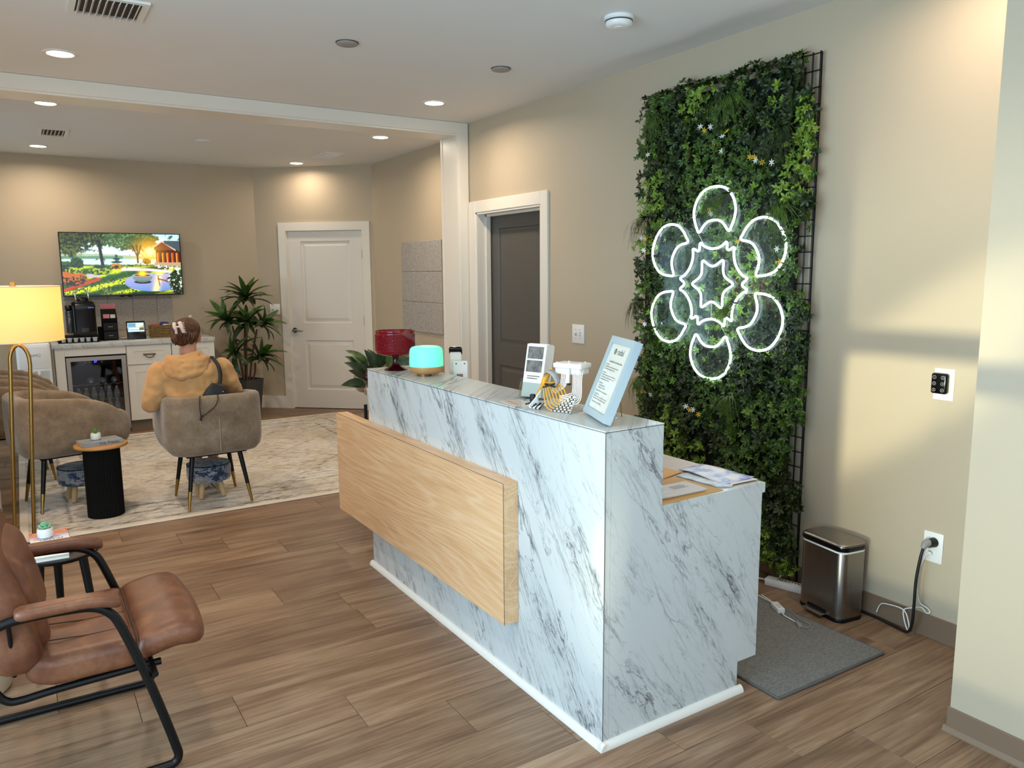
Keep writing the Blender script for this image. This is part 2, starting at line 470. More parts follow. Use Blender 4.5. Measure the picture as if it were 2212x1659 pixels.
# grey panelled door, set deep in the right-hand wall
def panel_door(mb, put, w, h, panels, th=0.04, fr=0.022, depth=0.012):
    """a slab with raised panels: put(u, v, out) maps door coordinates to the world"""
    us = sorted({0, w} | {p[0] for p in panels} | {p[1] for p in panels}); vs2 = sorted({0, h} | {p[2] for p in panels} | {p[3] for p in panels})
    def inside(u, v): return any(p[0] < u < p[1] and p[2] < v < p[3] for p in panels)
    for i in range(len(us) - 1):
        for j in range(len(vs2) - 1):
            if not inside((us[i] + us[i + 1]) / 2, (vs2[j] + vs2[j + 1]) / 2):
                mb.add([put(us[i], vs2[j], 0), put(us[i + 1], vs2[j], 0), put(us[i + 1], vs2[j + 1], 0), put(us[i], vs2[j + 1], 0)], [(0, 1, 2, 3)])
    for (a, b_, c, d) in panels:
        rings = [(0, 0), (fr * 0.35, -depth), (fr * 0.9, -depth), (fr * 2.1, -depth * 0.25)]
        R = []
        for ins, o in rings:
            R.append([put(a + ins, c + ins, o), put(b_ - ins, c + ins, o), put(b_ - ins, d - ins, o), put(a + ins, d - ins, o)])
        for q in range(len(R) - 1):
            for k in range(4):
                mb.add([R[q][k], R[q][(k + 1) % 4], R[q + 1][(k + 1) % 4], R[q + 1][k]], [(0, 1, 2, 3)])
        mb.add(R[-1], [(0, 1, 2, 3)])
    B = [put(0, 0, -th), put(w, 0, -th), put(w, h, -th), put(0, h, -th)]; F_ = [put(0, 0, 0), put(w, 0, 0), put(w, h, 0), put(0, h, 0)]
    mb.add(B, [(3, 2, 1, 0)])
    for k in range(4): mb.add([F_[k], F_[(k + 1) % 4], B[(k + 1) % 4], B[k]], [(0, 1, 2, 3)])
    return mb
XD = 3.285
d2 = struct(panel_door(MB(), lambda u, v, o: (XD - o, D1 + 0.035 - u, 0.012 + v), D1 - D0 + 0.02, 2.02,
    [(0.155, 0.745, 0.972, 1.895), (0.155, 0.745, 0.22, 0.80)]).build('door_2', M_['grey_door']))
c = MB()
for yy in ((D0 - 0.088, D0), (D1, D1 + 0.105)):
    c.rbox(XW - 0.018, XW + 0.002, yy[0], yy[1], 0, DH + 0.09, 0.003, 1)
c.rbox(XW - 0.0178, XW + 0.002, D0, D1, DH, DH + 0.09, 0.003, 1)
MB_c = c.build('door_casing', M_['trim'], d2)
j = MB()
j.box(XW - 0.010, XD + 0.05, D1 - 0.014, D1 + 0.002, 0, DH).box(XW - 0.010, XD - 0.004, D0 - 0.002, D0 + 0.012, 0, DH).box(XW - 0.010, XD + 0.05, D0, D1, DH - 0.014, DH + 0.001)
j.box(XD - 0.05, XD - 0.012, D1 - 0.03, D1 - 0.014, 0, DH - 0.014)
j.box(XD - 0.05, XD - 0.012, D0, D1, DH - 0.03, DH - 0.014)
j.build('door_jamb', M_['trim'], d2)
struct(MB().box(XD + 0.045, XD + 0.2, D0 - 0.3, D1 + 0.4, 0, ZC).build('wall_pocket', M_['grey_door']))
M_['tape'] = pm('yellow_masking_tape', '#d9cd93', 0.6)
tp = MB().box(XD - 0.0022, XD - 0.001, 4.66, 4.80, 0.892, 0.917).build('tape_strip', M_['tape'])
tag(tp, 'short strip of yellow tape on the grey door', 'tape')

# white two-panel door in the angled wall
def aput(u, v, o):
    q = on_angled(AD0 + 0.004 + u, 0.008 + v, o - 0.014); return (q.x, q.y, q.z)
d3 = struct(panel_door(MB(), aput, AD1 - AD0 - 0.008, ADH - 0.014, [(0.155, 0.748, 0.99, 1.915), (0.165, 0.75, 0.215, 0.79)], fr=0.026, depth=0.014).build('door_3', M_['white_door']))
c = MB()
abox(c, AD0 - 0.09, AD0, 0, ADH + 0.092, -0.001, 0.018); abox(c, AD1, AD1 + 0.09, 0, ADH + 0.092, -0.001, 0.018); abox(c, AD0, AD1, ADH, ADH + 0.092, -0.001, 0.018)
c.build('door_casing', M_['trim'], d3)
c = MB(); abox(c, AD0 - 0.001, AD0 + 0.004, 0, ADH, -0.1, 0.004); abox(c, AD1 - 0.004, AD1 + 0.001, 0, ADH, -0.1, 0.004); abox(c, AD0, AD1, ADH - 0.004, ADH + 0.001, -0.1, 0.004)
abox(c, AD0, AD1, 0, ADH, -0.12, -0.08)
c.build('door_jamb', M_['trim'], d3)
h = MB()
q0 = on_angled(AD0 + 0.052, 0.912, -0.014); nn = Vector((NW.x, NW.y, 0)); dd = Vector((DW.x, DW.y, 0))
h.cyl(q0, q0 + nn * 0.012, 0.033, 0.030, 20).cyl(q0 + nn * 0.01, q0 + nn * 0.055, 0.013, 0.012, 12)
h.tube([q0 + nn * 0.052 - dd * 0.012, q0 + nn * 0.056 + dd * 0.03, q0 + nn * 0.050 + dd * 0.115 - Vector((0, 0, 0.006))], [0.012, 0.0105, 0.007], 10)
h.build('lever_handle', M_['chrome'], d3, 50, 'chrome lever handle')
for zz in (1.77, 1.025, 0.25):
    hh = MB(); abox(hh, AD1 - 0.012, AD1 - 0.001, zz - 0.05, zz + 0.05, -0.016, -0.004)
    hh.build('hinge', M_['chrome'], d3)

# ceiling fittings --------------------------------------------------------
def lens_mat():
    return emit('lit_lens', '#ffe9c8', 14.0)
M_['lens'] = lens_mat()
WARM = (1.0, 0.815, 0.62)
def downlight(x, y, label, power=9, r=0.078, spread=165):
    t = thing('recessed_downlight', label, 'ceiling light', (x, y, ZC), 0, 'recessed ceiling downlights')
    MB().lathe([(r * 0.82, -0.001), (r * 0.84, -0.006), (r, -0.007), (r * 1.1, -0.003), (r * 1.12, 0.0)], 36).build('trim_ring', M_['white'], t, 40)
    MB().lathe([(0.0, -0.0045), (r * 0.83, -0.0045), (r * 0.83, -0.001), (0.0, -0.001)], 36).build('lens', M_['lens'], t, 40, 'glowing lens')
    d = bpy.data.lights.new('downlight_lamp', 'AREA'); d.shape = 'DISK'; d.size = r * 1.5; d.energy = power; d.color = WARM; d.spread = radians(spread)
    o = bpy.data.objects.new('downlight_lamp', d); col.objects.link(o); o.parent = t; o.location = (0, 0, -0.012)
    return t
downlight(0.30, 4.98, 'large lit downlight on the near ceiling at upper left, in front of the beam')
downlight(2.58, 5.045, 'lit downlight in front of the beam near the right wall corner')
downlight(0.272, 6.42, 'lit downlight just behind the beam at the left edge', 8)
downlight(0.271, 8.54, 'lit downlight over the drinks counter near the back wall', 8)
downlight(2.80, 6.52, 'lit downlight just behind the beam by the right post', 8)
downlight(2.655, 8.475, 'lit downlight right above the white panelled door', 3.2)
# further lights of the same room, outside the frame
downlight(2.80, 1.55, 'lit downlight by the right wall close to the camera, outside the picture', 4.6)
downlight(0.30, 2.1, 'lit downlight above the leather armchair, outside the picture', 8)
downlight(-1.0, 3.6, 'lit downlight over the left side of the room, outside the picture', 8)

def ceiling_disc(x, y, r, h, m, name, label, cat, rim):
    t = thing(name, label, cat, (x, y, ZC))
    MB().lathe([(0.0, -h), (r * 0.86, -h), (r * 0.94, -h * 0.8), (r * 0.95, 0.0), (0, 0)], 36).build('cover', m, t, 40)
    MB().lathe([(r * 0.95, -h * 0.3), (r * 1.0, -h * 0.3), (r * 1.02, 0.0), (r * 0.95, 0.0)], 36).build('rim', rim, t, 40)
    return t
M_['disc'] = pm('grey_speaker_cover', '#9a948d', 0.6); M_['disc_rim'] = pm('dark_rim', '#3a3836', 0.6)
ceiling_disc(1.547, 3.998, 0.058, 0.012, M_['disc'], 'ceiling_speaker', 'grey round ceiling disc, the left of the two', 'ceiling disc', M_['disc_rim'])
ceiling_disc(2.50, 4.024, 0.058, 0.012, M_['disc'], 'ceiling_speaker', 'grey round ceiling disc nearer to the green wall', 'ceiling disc', M_['disc_rim'])
ceiling_disc(1.52, 7.50, 0.075, 0.010, M_['ceil'], 'ceiling_disc', 'faint white round cap on the back room ceiling', 'ceiling cap', M_['ceil'])
t = thing('smoke_detector', 'white round smoke detector on the near ceiling', 'smoke detector', (2.486, 2.948, ZC))
MB().lathe([(0.0, -0.001), (0.070, -0.001), (0.071, -0.012), (0.067, -0.016), (0.0, -0.016)], 40).build('mounting_plate', M_['white_plastic'], t, 40)
MB().lathe([(0.062, -0.016), (0.063, -0.034), (0.056, -0.044), (0.045, -0.047), (0.0, -0.047)], 40).build('cover', M_['white_plastic'], t, 40)
MB().lathe([(0.060, -0.017), (0.0645, -0.020), (0.0645, -0.024), (0.060, -0.026)], 40).build('sensor_slot', M_['disc_rim'], t, 40)
MB().lathe([(0.0, -0.0495), (0.018, -0.0495), (0.019, -0.047), (0.0, -0.046)], 24).build('test_button', M_['white'], t, 40)

M_['duct'] = pm('dark_duct', '#4a423a', 0.8)
def vent(name, label, x, y, sx, sy, nsl, along='x', tilt=35):
    t = thing(name, label, 'air vent', (x, y, ZC), 0, 'ceiling air vents')
    f = MB(); b = 0.028
    for (a0, a1, c0, c1) in ((-sx / 2, sx / 2, -sy / 2, -sy / 2 + b), (-sx / 2, sx / 2, sy / 2 - b, sy / 2), (-sx / 2, -sx / 2 + b, -sy / 2 + b, sy / 2 - b), (sx / 2 - b, sx / 2, -sy / 2 + b, sy / 2 - b)):
        f.box(a0, a1, c0, c1, -0.010, 0.0)
    f.build('frame', M_['white'], t)
    MB().box(-sx / 2 + b, sx / 2 - b, -sy / 2 + b, sy / 2 - b, -0.002, -0.0005).build('duct_opening', M_['duct'], t)
    L0 = (sx if along == 'x' else sy) - 2 * b
    for i in range(nsl):
        p = -L0 / 2 + L0 * (i + 0.5) / nsl
        if along == 'x': Mx = Matrix.Translation((p, 0, -0.012)) @ Matrix.Rotation(radians(tilt), 4, 'Y'); s_ = MB().box(-0.0012, 0.0012, -sy / 2 + b, sy / 2 - b, -0.013, 0.013, 0, Mx)
        else: Mx = Matrix.Translation((0, p, -0.012)) @ Matrix.Rotation(radians(tilt), 4, 'X'); s_ = MB().box(-sx / 2 + b, sx / 2 - b, -0.0012, 0.0012, -0.013, 0.013, 0, Mx)
        s_.build('slat', M_['white'], t)
    return t
vent('ceiling_vent', 'large white slatted vent cut by the top edge of the picture', 0.445, 4.03, 0.31, 0.30, 10, 'x', 32)
vent('ceiling_vent', 'white slatted vent on the back room ceiling at far left', 0.36, 7.66, 0.22, 0.36, 6, 'x', 35)
vent('ceiling_vent', 'white square return vent above the white panelled door', 2.755, 7.74, 0.20, 0.37, 8, 'y', 40)

# wall plates ---------------------------------------------------------------
M_['plate'] = pm('white_wall_plate', '#efeeea', 0.3)
def wall_plate(name, label, cat, origin, right, up, w, h, n_toggle=0, group=None):
    t = thing(name, label, cat, (0, 0, 0), 0, group)
    Mx = frame_mat(origin, right, up)
    MB().rbox(-w / 2, w / 2, -h / 2, h / 2, 0.0, 0.006, 0.003, 2, 0, Mx).build('plate', M_['plate'], t, 40)
    for i in range(n_toggle):
        u = (i - (n_toggle - 1) / 2) * 0.046
        MB().box(u - 0.006, u + 0.006, -0.012, 0.012, 0.006, 0.0075, 0, Mx).build('toggle_slot', M_['grey_plastic'], t)
        MB().box(u - 0.0045, u + 0.0045, -0.006, 0.006, 0.005, 0.018, 0, Mx @ Matrix.Translation((0, 0.002, 0)) @ Matrix.Rotation(radians(-25 + 50 * (i % 2)), 4, 'X')).build('toggle', M_['plate'], t)
        for vv in (-0.03, 0.03):
            MB().cyl((u, vv, 0.0055), (u, vv, 0.0072), 0.003, 0.003, 10, 0, Mx).build('screw', M_['grey_plastic'], t)
    return t, Mx
wall_plate('light_switch', 'white double light switch on the wall right of the grey door', 'light switch', (XW, 4.13, 1.145), (0, -1, 0), (0, 0, 1), 0.132, 0.127, 2)
q = on_angled(0.19, 1.154)
wall_plate('light_switch', 'white double light switch left of the white panelled door', 'light switch', q, (DW.x, DW.y, 0), (0, 0, 1), 0.124, 0.122, 2)
# ================================================================ reception desk
def marble_mat(name, tint=(1, 1, 1)):
    t = NT(name)
    X, Y, Z = t.sep(t.pos())
    u = t.math('SUBTRACT', X, Y)
    v = t.math('ADD', X, Y)
    a = radians(57)
    wv = t.math('ADD', t.math('MULTIPLY', u, sin(a)), t.math('MULTIPLY', Z, cos(a)))
    tv = t.math('SUBTRACT', t.math('MULTIPLY', u, cos(a)), t.math('MULTIPLY', Z, sin(a)))
    vv = t.math('MULTIPLY', v, 0.25)
    def ridge(sw, st, seed, width, detail=5, dist=0.5, rough=0.55):
        n = t.noise(t.comb(t.math('MULTIPLY', wv, sw), t.math('MULTIPLY', tv, st), t.math('ADD', vv, seed)), 1.0, detail, rough, dist)
        d = t.math('ABSOLUTE', t.math('SUBTRACT', n, 0.5))
        return t.math('SUBTRACT', 1.0, t.math('DIVIDE', d, width), clamp=True)
    def cloud(sw, st, seed, lo, hi):
        n = t.noise(t.comb(t.math('MULTIPLY', wv, sw), t.math('MULTIPLY', tv, st), t.math('ADD', vv, seed)), 1.0, 4, 0.6)
        return t.n('ShaderNodeMapRange', {0: n, 1: lo, 2: hi, 3: 0.0, 4: 1.0}).outputs[0]
    band = cloud(4.6, 0.8, 3.1, 0.47, 0.66)
    band2 = cloud(9.0, 1.6, 9.7, 0.46, 0.62)
    r1 = ridge(13, 2.2, 1.7, 0.020, 6, 0.7); r2 = ridge(26, 4.5, 5.3, 0.030, 5, 0.6); r3 = ridge(7, 1.6, 8.8, 0.011, 7, 0.9); r4 = ridge(44, 8, 2.2, 0.05, 4, 0.4)
    veins = t.math('ADD', t.math('MULTIPLY', r1, t.math('MULTIPLY', band, 1.0)), t.math('MULTIPLY', r2, t.math('MULTIPLY', band2, 0.75)))
    veins = t.math('ADD', veins, t.math('MULTIPLY', t.math('MULTIPLY', r3, t.math('ADD', band, 0.15)), 0.9))
    veins = t.math('ADD', veins, t.math('MULTIPLY', t.math('MULTIPLY', r4, band2), 0.22))
    veins = t.math('ADD', veins, t.math('MULTIPLY', t.math('MULTIPLY', band, band2), 0.30), clamp=True)
    base = tuple(x * y for x, y in zip(srgb('#cacecd'), tint)); dark = srgb('#54565a')
    c = t.mix(t.math('MULTIPLY', veins, 0.85), base, dark)
    t.p(color=c, rough=0.22, spec=0.45)
    return t.m
M_['marble'] = marble_mat('white_marble_laminate')

def oak_mat():
    t = NT('light_oak_laminate')
    X, Y, Z = t.sep(t.pos())
    warp = t.noise(t.comb(t.math('MULTIPLY', Y, 0.62), t.math('MULTIPLY', Z, 4.2), t.math('MULTIPLY', X, 3.0)), 1.0, 3, 0.45, 0.35)
    ring = t.math('ADD', t.math('MULTIPLY', warp, 15.0), t.math('MULTIPLY', Z, 22.0))
    sn = t.math('MULTIPLY', t.math('ADD', t.math('SINE', t.math('MULTIPLY', ring, 6.283)), 1.0), 0.5)
    sn = t.math('POWER', sn, 3.0)
    fine = t.noise(t.comb(t.math('MULTIPLY', Y, 5.0), t.math('MULTIPLY', Z, 190.0), t.math('MULTIPLY', X, 190.0)), 1.0, 3, 0.6)
    tone = t.noise(t.comb(t.math('MULTIPLY', Y, 0.8), t.math('MULTIPLY', Z, 5.0), 0.3), 1.0, 2)
    c = t.ramp(t.math('ADD', t.math('MULTIPLY', fine, 0.6), t.math('MULTIPLY', tone, 0.4)), [(0.32, srgb('#c89a6e')), (0.52, srgb('#e0b384')), (0.72, srgb('#eac298'))])
    c = t.mix(t.math('MULTIPLY', sn, 0.30), c, srgb('#f2d8b6'))
    t.p(color=c, rough=0.38, spec=0.4, normal=t.bump(fine, 0.05, 0.001))
    return t.m
M_['oak'] = oak_mat()
M_['worktop'] = pm('pale_grey_oak_worktop', '#b9a79c', 0.35, var=(9, 0.08))
M_['seam'] = pm('dark_seam', '#4b423c', 0.6)

dk = thing('reception_desk', 'white marble-look reception desk with a floating oak front panel', 'reception desk', (1.503, 1.82, 0))
DX, DY = 1.503, 1.82
def D(mb):  # world -> desk local
    mb.v = [(x - DX, y - DY, z) for x, y, z in mb.v]; return mb
YF = 3.762
D(MB().rbox(1.503, 1.528, 1.8205, 2.3205, 0.0, 1.0635, 0.0012, 1)).build('front_panel', M_['marble'], dk)
D(MB().rbox(1.503, 1.528, 2.3215, YF, 0.0, 1.0635, 0.0012, 1)).build('front_panel', M_['marble'], dk)
e = MB()
e.prism([(1.528, 0.0), (2.146, 0.0), (2.146, 0.118), (2.246, 0.118), (2.246, 0.752), (2.262, 0.752), (2.262, 0.789), (1.748, 0.789), (1.748, 1.0635), (1.528, 1.0635)], 1.8205, 1.845, 'y')
D(e).build('end_panel', M_['marble'], dk)
e = MB()
e.prism([(1.528, 0.0), (2.146, 0.0), (2.146, 0.118), (2.246, 0.118), (2.246, 0.752), (1.748, 0.752), (1.748, 1.0635), (1.528, 1.0635)], YF - 0.024, YF, 'y')
D(e).build('end_panel', M_['marble'], dk)
D(MB().rbox(1.5015, 1.750, 1.819, YF + 0.0015, 1.064, 1.0685, 0.001, 1)).build('counter_top', M_['marble'], dk)
D(MB().box(1.724, 1.748, 1.845, YF - 0.024, 0.789, 1.0635)).build('counter_back', M_['marble'], dk)
D(MB().rbox(1.72, 2.262, 1.845, YF, 0.754, 0.789, 0.001, 1)).build('worktop', M_['worktop'], dk, None, 'pale wood work surface')
# quarter-round skirting on the two visible sides
def qround(n=6, r=0.019):
    return [(0, 0)] + [(-r * cos(a * pi / 2 / n), 1.3 * r * sin(a * pi / 2 / n)) for a in range(n + 1)]
q = MB()
prof = qround()
sk = [(1.503 + px_, pz) for px_, pz in prof]
q.prism(sk, 1.8205 - 0.019, YF + 0.012, 'y')
D(q).build('skirting', M_['white'], dk)
q = MB().prism([(1.8205 + px_, pz) for px_, pz in prof], 1.503 - 0.019, 2.165, 'x'); D(q).build('skirting', M_['white'], dk)
# floating oak box
o = MB().rbox(1.438, 1.5028, 2.323, 4.083, 0.246, 0.7935, 0.0008, 1)
D(o).build('oak_panel', M_['oak'], dk, None, 'light oak floating front panel')
sm = MB(); sm.box(1.4372, 1.4384, 2.323, 4.083, 0.7928, 0.7942).box(1.4372, 1.4386, 2.3222, 2.3236, 0.246, 0.7935)
D(sm).build('oak_edge_seam', M_['seam'], dk)
sm = MB(); sm.box(1.5008, 1.5022, 1.819, YF, 1.0630, 1.0642).box(1.5016, 1.7500, 1.8184, 1.8198, 1.0630, 1.0642).box(1.5020, 1.5034, 1.8188, 1.8204, 0.025, 1.064)
D(sm).build('edge_seam', M_['seam'], dk)
# ================================================================ green wall and neon sign
def leaf_mat(name, dark, light):
    t = NT(name)
    f = t.noise(t.pos(), 30, 2)
    t.p(color=t.ramp(f, [(0.3, srgb(dark)), (0.7, srgb(light))]), rough=0.42, spec=0.4)
    t.set(t.bsdf.inputs['Transmission Weight'], 0.0)
    return t.m
LG = [leaf_mat('leaf_deep_green', '#15220a', '#293f14'), leaf_mat('leaf_mid_green', '#2e4817', '#4a661e'),
      leaf_mat('leaf_fresh_green', '#587420', '#7d9a34'), leaf_mat('leaf_dark_olive', '#182209', '#303e16')]
M_['petal_w'] = pm('white_petal', '#f0f0ea', 0.5); M_['petal_y'] = pm('yellow_petal', '#d8b53a', 0.5)
GY0, GY1, GZ0, GZ1, GX = 2.345, 3.425, 0.075, 2.505, 3.105
gw = thing('green_wall', 'tall artificial green wall panel of dense leaves behind the desk', 'plant wall', (GX, 2.89, 0.0))
GO = Vector((GX, 2.89, 0.0))
MB().box(0.005, 0.03, -0.5, 0.53, 0.10, GZ1 - 0.02).build('backing_mat', pm('dark_green_backing', '#0b1207', 0.9), gw)
# black wire grid behind the leaves: each bar its own part
def bar(a, b, r, nm):
    MB().cyl(Vector(a) - GO, Vector(b) - GO, r, r, 6).build(nm, M_['black'], gw)
for yy in (2.312, 2.352, 2.405, 3.43): bar((3.128, yy, 0.03), (3.128, yy, 2.535), 0.004, 'grid_upright')
bar((3.145, 2.318, 0.03), (3.145, 2.318, 2.535), 0.004, 'grid_upright')
zz = 0.10
while zz < 2.54:
    bar((3.124, 2.30, zz), (3.124, 3.435, zz), 0.0028, 'grid_bar'); zz += 0.0735
SY, SZ = 2.827, 1.492           # centre of the sign
def leaf_verts(L, W, bend):
    return [(0, 0, 0), (-W * 0.42, L * 0.38, -bend * 0.25), (0.0, L * 0.45, bend * 0.10), (W * 0.42, L * 0.38, -bend * 0.25), (-W * 0.30, L * 0.76, -bend * 0.65), (0.0, L * 0.8, -bend * 0.35), (W * 0.30, L * 0.76, -bend * 0.65), (0, L, -bend)]
LEAF_F = [(0, 2, 1), (0, 3, 2), (1, 2, 5, 4), (2, 3, 6, 5), (4, 5, 7), (5, 6, 7)]
def sprig(n, L, mi, seed, spread=1.0):
    """a rosette whose axis is +z"""
    r = random.Random(seed); mb = MB()
    for k in range(n):
        a = 2 * pi * k / n + r.uniform(-0.4, 0.4)
        el = r.uniform(0.15, 0.95) / spread
        l = L * r.uniform(0.75, 1.2)
        R = Matrix.Rotation(a, 4, 'Z') @ Matrix.Rotation(el, 4, 'X')
        mb.add(leaf_verts(l, l * r.uniform(0.48, 0.6), l * 0.22), LEAF_F, mi, R)
    return mb
PROT = []
for i in range(9):
    PROT.append(sprig(random.Random(i).choice((5, 6, 7)), (0.026, 0.031, 0.022)[i % 3], 0, i).mesh('leaf_sprig', LG[(1, 2, 0, 1, 3, 2, 1, 0, 1)[i]], 80))
def patch(y, z):   # large soft patches of one species
    return sin(y * 7.1 + z * 3.3) + sin(z * 5.7 - y * 4.1 + 1.7) + 0.7 * sin(y * 13 + z * 9 + 0.5)
def axis_matrix(loc, out):
    q = Vector((0, 0, 1)).rotation_difference(out.normalized())
    return Matrix.Translation(loc) @ q.to_matrix().to_4x4() @ Matrix.Rotation(random.uniform(0, 6.28), 4, 'Z')
def in_sign(y, z):
    dy, dz = y - SY, z - SZ; r = math.hypot(dy, dz); a = atan2(dz, dy)
    return r < 0.415 + 0.065 * cos(6 * (a - pi / 2))
stuff = [MB() for _ in range(1)]
proto_cache = {}
def add_sprig(mb, loc, out, L, mi, n):
    key = (n, mi, random.randrange(6))
    if key not in proto_cache: proto_cache[key] = sprig(n, 1.0, mi, hash(key) % 999)
    pr = proto_cache[key]
    Mx = axis_matrix(loc, out) @ Matrix.Scale(L, 4)
    mb.add(pr.v, pr.f, mi, Mx)
NS = 4700
for i in range(NS):
    y = random.uniform(GY0, GY1); z = random.uniform(GZ0, GZ1)
    edge = False
    if random.random() < 0.11:            # clumps that stray over the wire edge
        y = random.uniform(2.285, 2.36); edge = True
        if sin(z * 6.2 + 0.8) + 0.6 * sin(z * 15.0) < -0.25: continue
    d = random.random() ** 0.7
    x = 3.115 - 0.075 * d if not in_sign(y, z) else 3.115 - 0.045 * d
    pt = patch(y, z)
    mi = 1 if pt > 0.3 else (2 if pt < -1.0 else 0)
    if random.random() < 0.28: mi = random.choice((0, 1, 2, 3))
    L = (0.031, 0.026, 0.023, 0.036)[mi] * random.uniform(0.8, 1.2)
    out = Vector((-1, random.gauss(0, 0.38), random.gauss(0.10, 0.38)))
    add_sprig(stuff[0], Vector((x, y, z)) - GO, out, L, mi, random.choice((5, 6, 7)))
# ragged leaves over the top edge
for i in range(120):
    y = random.uniform(2.36, 3.42)
    hgt = 0.02 + 0.035 * max(0, sin(y * 17) + 0.4 * sin(y * 41))
    add_sprig(stuff[0], Vector((random.uniform(3.05, 3.115), y, 2.50 + random.uniform(0, hgt))) - GO, Vector((-0.5, random.gauss(0, 0.3), 1)), 0.034, random.choice((0, 1, 3)), 6)
fo = stuff[0].build('foliage', LG, gw, 80)
fo['kind'] = 'stuff'
# sprigs that stand out in front: each one a part
for i in range(300):
    while True:
        y = random.uniform(GY0 + 0.01, GY1); z = random.uniform(GZ0 + 0.3, GZ1 - 0.02)
        if not in_sign(y, z): break
    pt = patch(y, z)
    k = random.choice((0, 3, 6)) if pt > 0.3 else random.choice((1, 5)) if pt < -1.0 else random.choice((2, 7, 8, 4))
    o = link('leaf_sprig', PROT[k], gw)
    o.matrix_local = Matrix.Translation(-Vector((0, 0, 0))) @ axis_matrix(Vector((3.115 - random.uniform(0.070, 0.095), y, z)) - GO, Vector((-1, random.gauss(0, 0.35), random.gauss(0.15, 0.3))))
# long grass tufts
def grass_tuft(y, z, seed, fan=1.0, lean=0.0):
    r = random.Random(seed); mb = MB()
    for k in range(60):
        a = r.gauss(0, 0.5) * fan + lean
        L = r.uniform(0.14, 0.27); w = r.uniform(0.0024, 0.0040)
        P = []
        for s in range(6):
            t_ = s / 5
            P.append(Vector((-0.045 * sin(t_ * pi * 0.8) - 0.012 - r.uniform(0, 0.004), sin(a) * L * t_ + 0.02 * r.uniform(-1, 1) * t_, 0.05 * sin(t_ * pi * 0.55) - L * cos(a * 0.8) * t_ ** 1.5)))
        vs_, fs_ = [], []
        for s, p in enumerate(P):
            ww = w * (1 - s / 5.2)
            vs_ += [p + Vector((0, -ww, ww * 0.3)), p + Vector((0, ww, -ww * 0.3))]
        for s in range(5): fs_.append((2 * s, 2 * s + 1, 2 * s + 3, 2 * s + 2))
        mb.add([v + Vector((3.036, y, z)) - GO for v in vs_], fs_)
    return mb.build('grass_tuft', r.choice((LG[1], LG[1], LG[0])), gw, 80)
for i, (y, z, fan, lean) in enumerate(((3.27, 2.40, 0.8, 0.0), (2.73, 2.41, 0.9, 0), (2.40, 2.21, 0.8, 0.0), (2.40, 1.86, 0.6, -0.1), (3.30, 1.86, 0.8, 0.2), (2.70, 1.94, 0.5, 0.7), (2.64, 1.40, 0.5, 0.6), (3.33, 0.95, 0.8, 0.1), (2.66, 0.93, 0.8, 0.1), (3.33, 1.40, 0.5, 0.4))):
    grass_tuft(y, z, 40 + i, fan, lean)
# little star flowers
def flower_mesh(mat_):
    mb = MB()
    for k in range(6):
        R = Matrix.Rotation(k * pi / 3, 4, 'Z') @ Matrix.Rotation(0.35, 4, 'X')
        mb.add([(0, 0.001, 0), (-0.0032, 0.009, 0.001), (0, 0.019, -0.002), (0.0032, 0.009, 0.001)], [(0, 3, 2, 1)], 0, R)
    mb.sphere((0, 0, 0.002), 0.0028, 6, 4)
    return mb.mesh('flower', mat_)
FM = [flower_mesh(M_['petal_w']), flower_mesh(M_['petal_y'])]
for (y, z, k) in ((2.93, 2.29, 0), (2.90, 2.27, 1), (2.86, 2.28, 0), (2.75, 2.24, 1), (2.78, 2.22, 0), (2.83, 2.20, 1), (2.78, 2.15, 0), (3.36, 2.28, 0), (3.355, 2.27, 1), (3.32, 2.20, 0),
                  (2.60, 2.10, 1), (2.575, 2.095, 1), (2.565, 2.08, 0), (2.525, 2.065, 1), (2.47, 2.06, 0), (3.385, 1.80, 1), (3.36, 1.75, 0), (3.33, 1.74, 1), (3.34, 1.68, 0), (2.85, 1.87, 1), (2.84, 1.85, 0), (3.20, 1.76, 0), (2.53, 1.62, 0), (2.66, 1.70, 1),
                  (3.35, 1.28, 1), (3.32, 1.26, 0), (3.38, 0.93, 1), (3.33, 0.885, 0), (3.31, 0.87, 1), (3.26, 0.86, 0), (3.345, 0.87, 1), (2.98, 0.83, 0), (2.95, 0.815, 1), (2.925, 0.82, 0), (2.885, 0.80, 1), (2.42, 1.66, 0), (2.40, 1.60, 1)):
    o = link('flower', FM[k], gw)
    out = Vector((-1, random.gauss(-0.2, 0.3), random.gauss(0.1, 0.3)))
    o.matrix_local = axis_matrix(Vector((3.022, y, z)) - GO, out)

# neon sign --------------------------------------------------------------
M_['neon'] = emit('white_neon_tube', '#e6f8ff', 9.0)
t = NT('clear_acrylic')
tb = t.n('ShaderNodeBsdfTransparent', {0: (0.93, 0.96, 0.96, 1)}); gb = t.n('ShaderNodeBsdfGlossy', {'Roughness': 0.03, 'Color': (0.85, 0.92, 0.95, 1)})
df = t.n('ShaderNodeBsdfDiffuse', {0: (0.75, 0.8, 0.8, 1)})
m1 = t.n('ShaderNodeMixShader', {0: 0.012, 1: tb.outputs[0], 2: gb.outputs[0]}); m2 = t.n('ShaderNodeMixShader', {0: 0.012, 1: m1.outputs[0], 2: df.outputs[0]})
t.t.links.new(m2.outputs[0], t.out.inputs[0]); M_['acrylic'] = t.m
SX = 3.030
ns = thing('neon_sign', 'lit white neon flower sign with six petals on the green wall', 'neon sign', (SX, SY, SZ))
def sp(a, r, rot):    # polar in the sign plane; image left is +y
    return Vector((0, -r * cos(a + rot), r * sin(a + rot)))
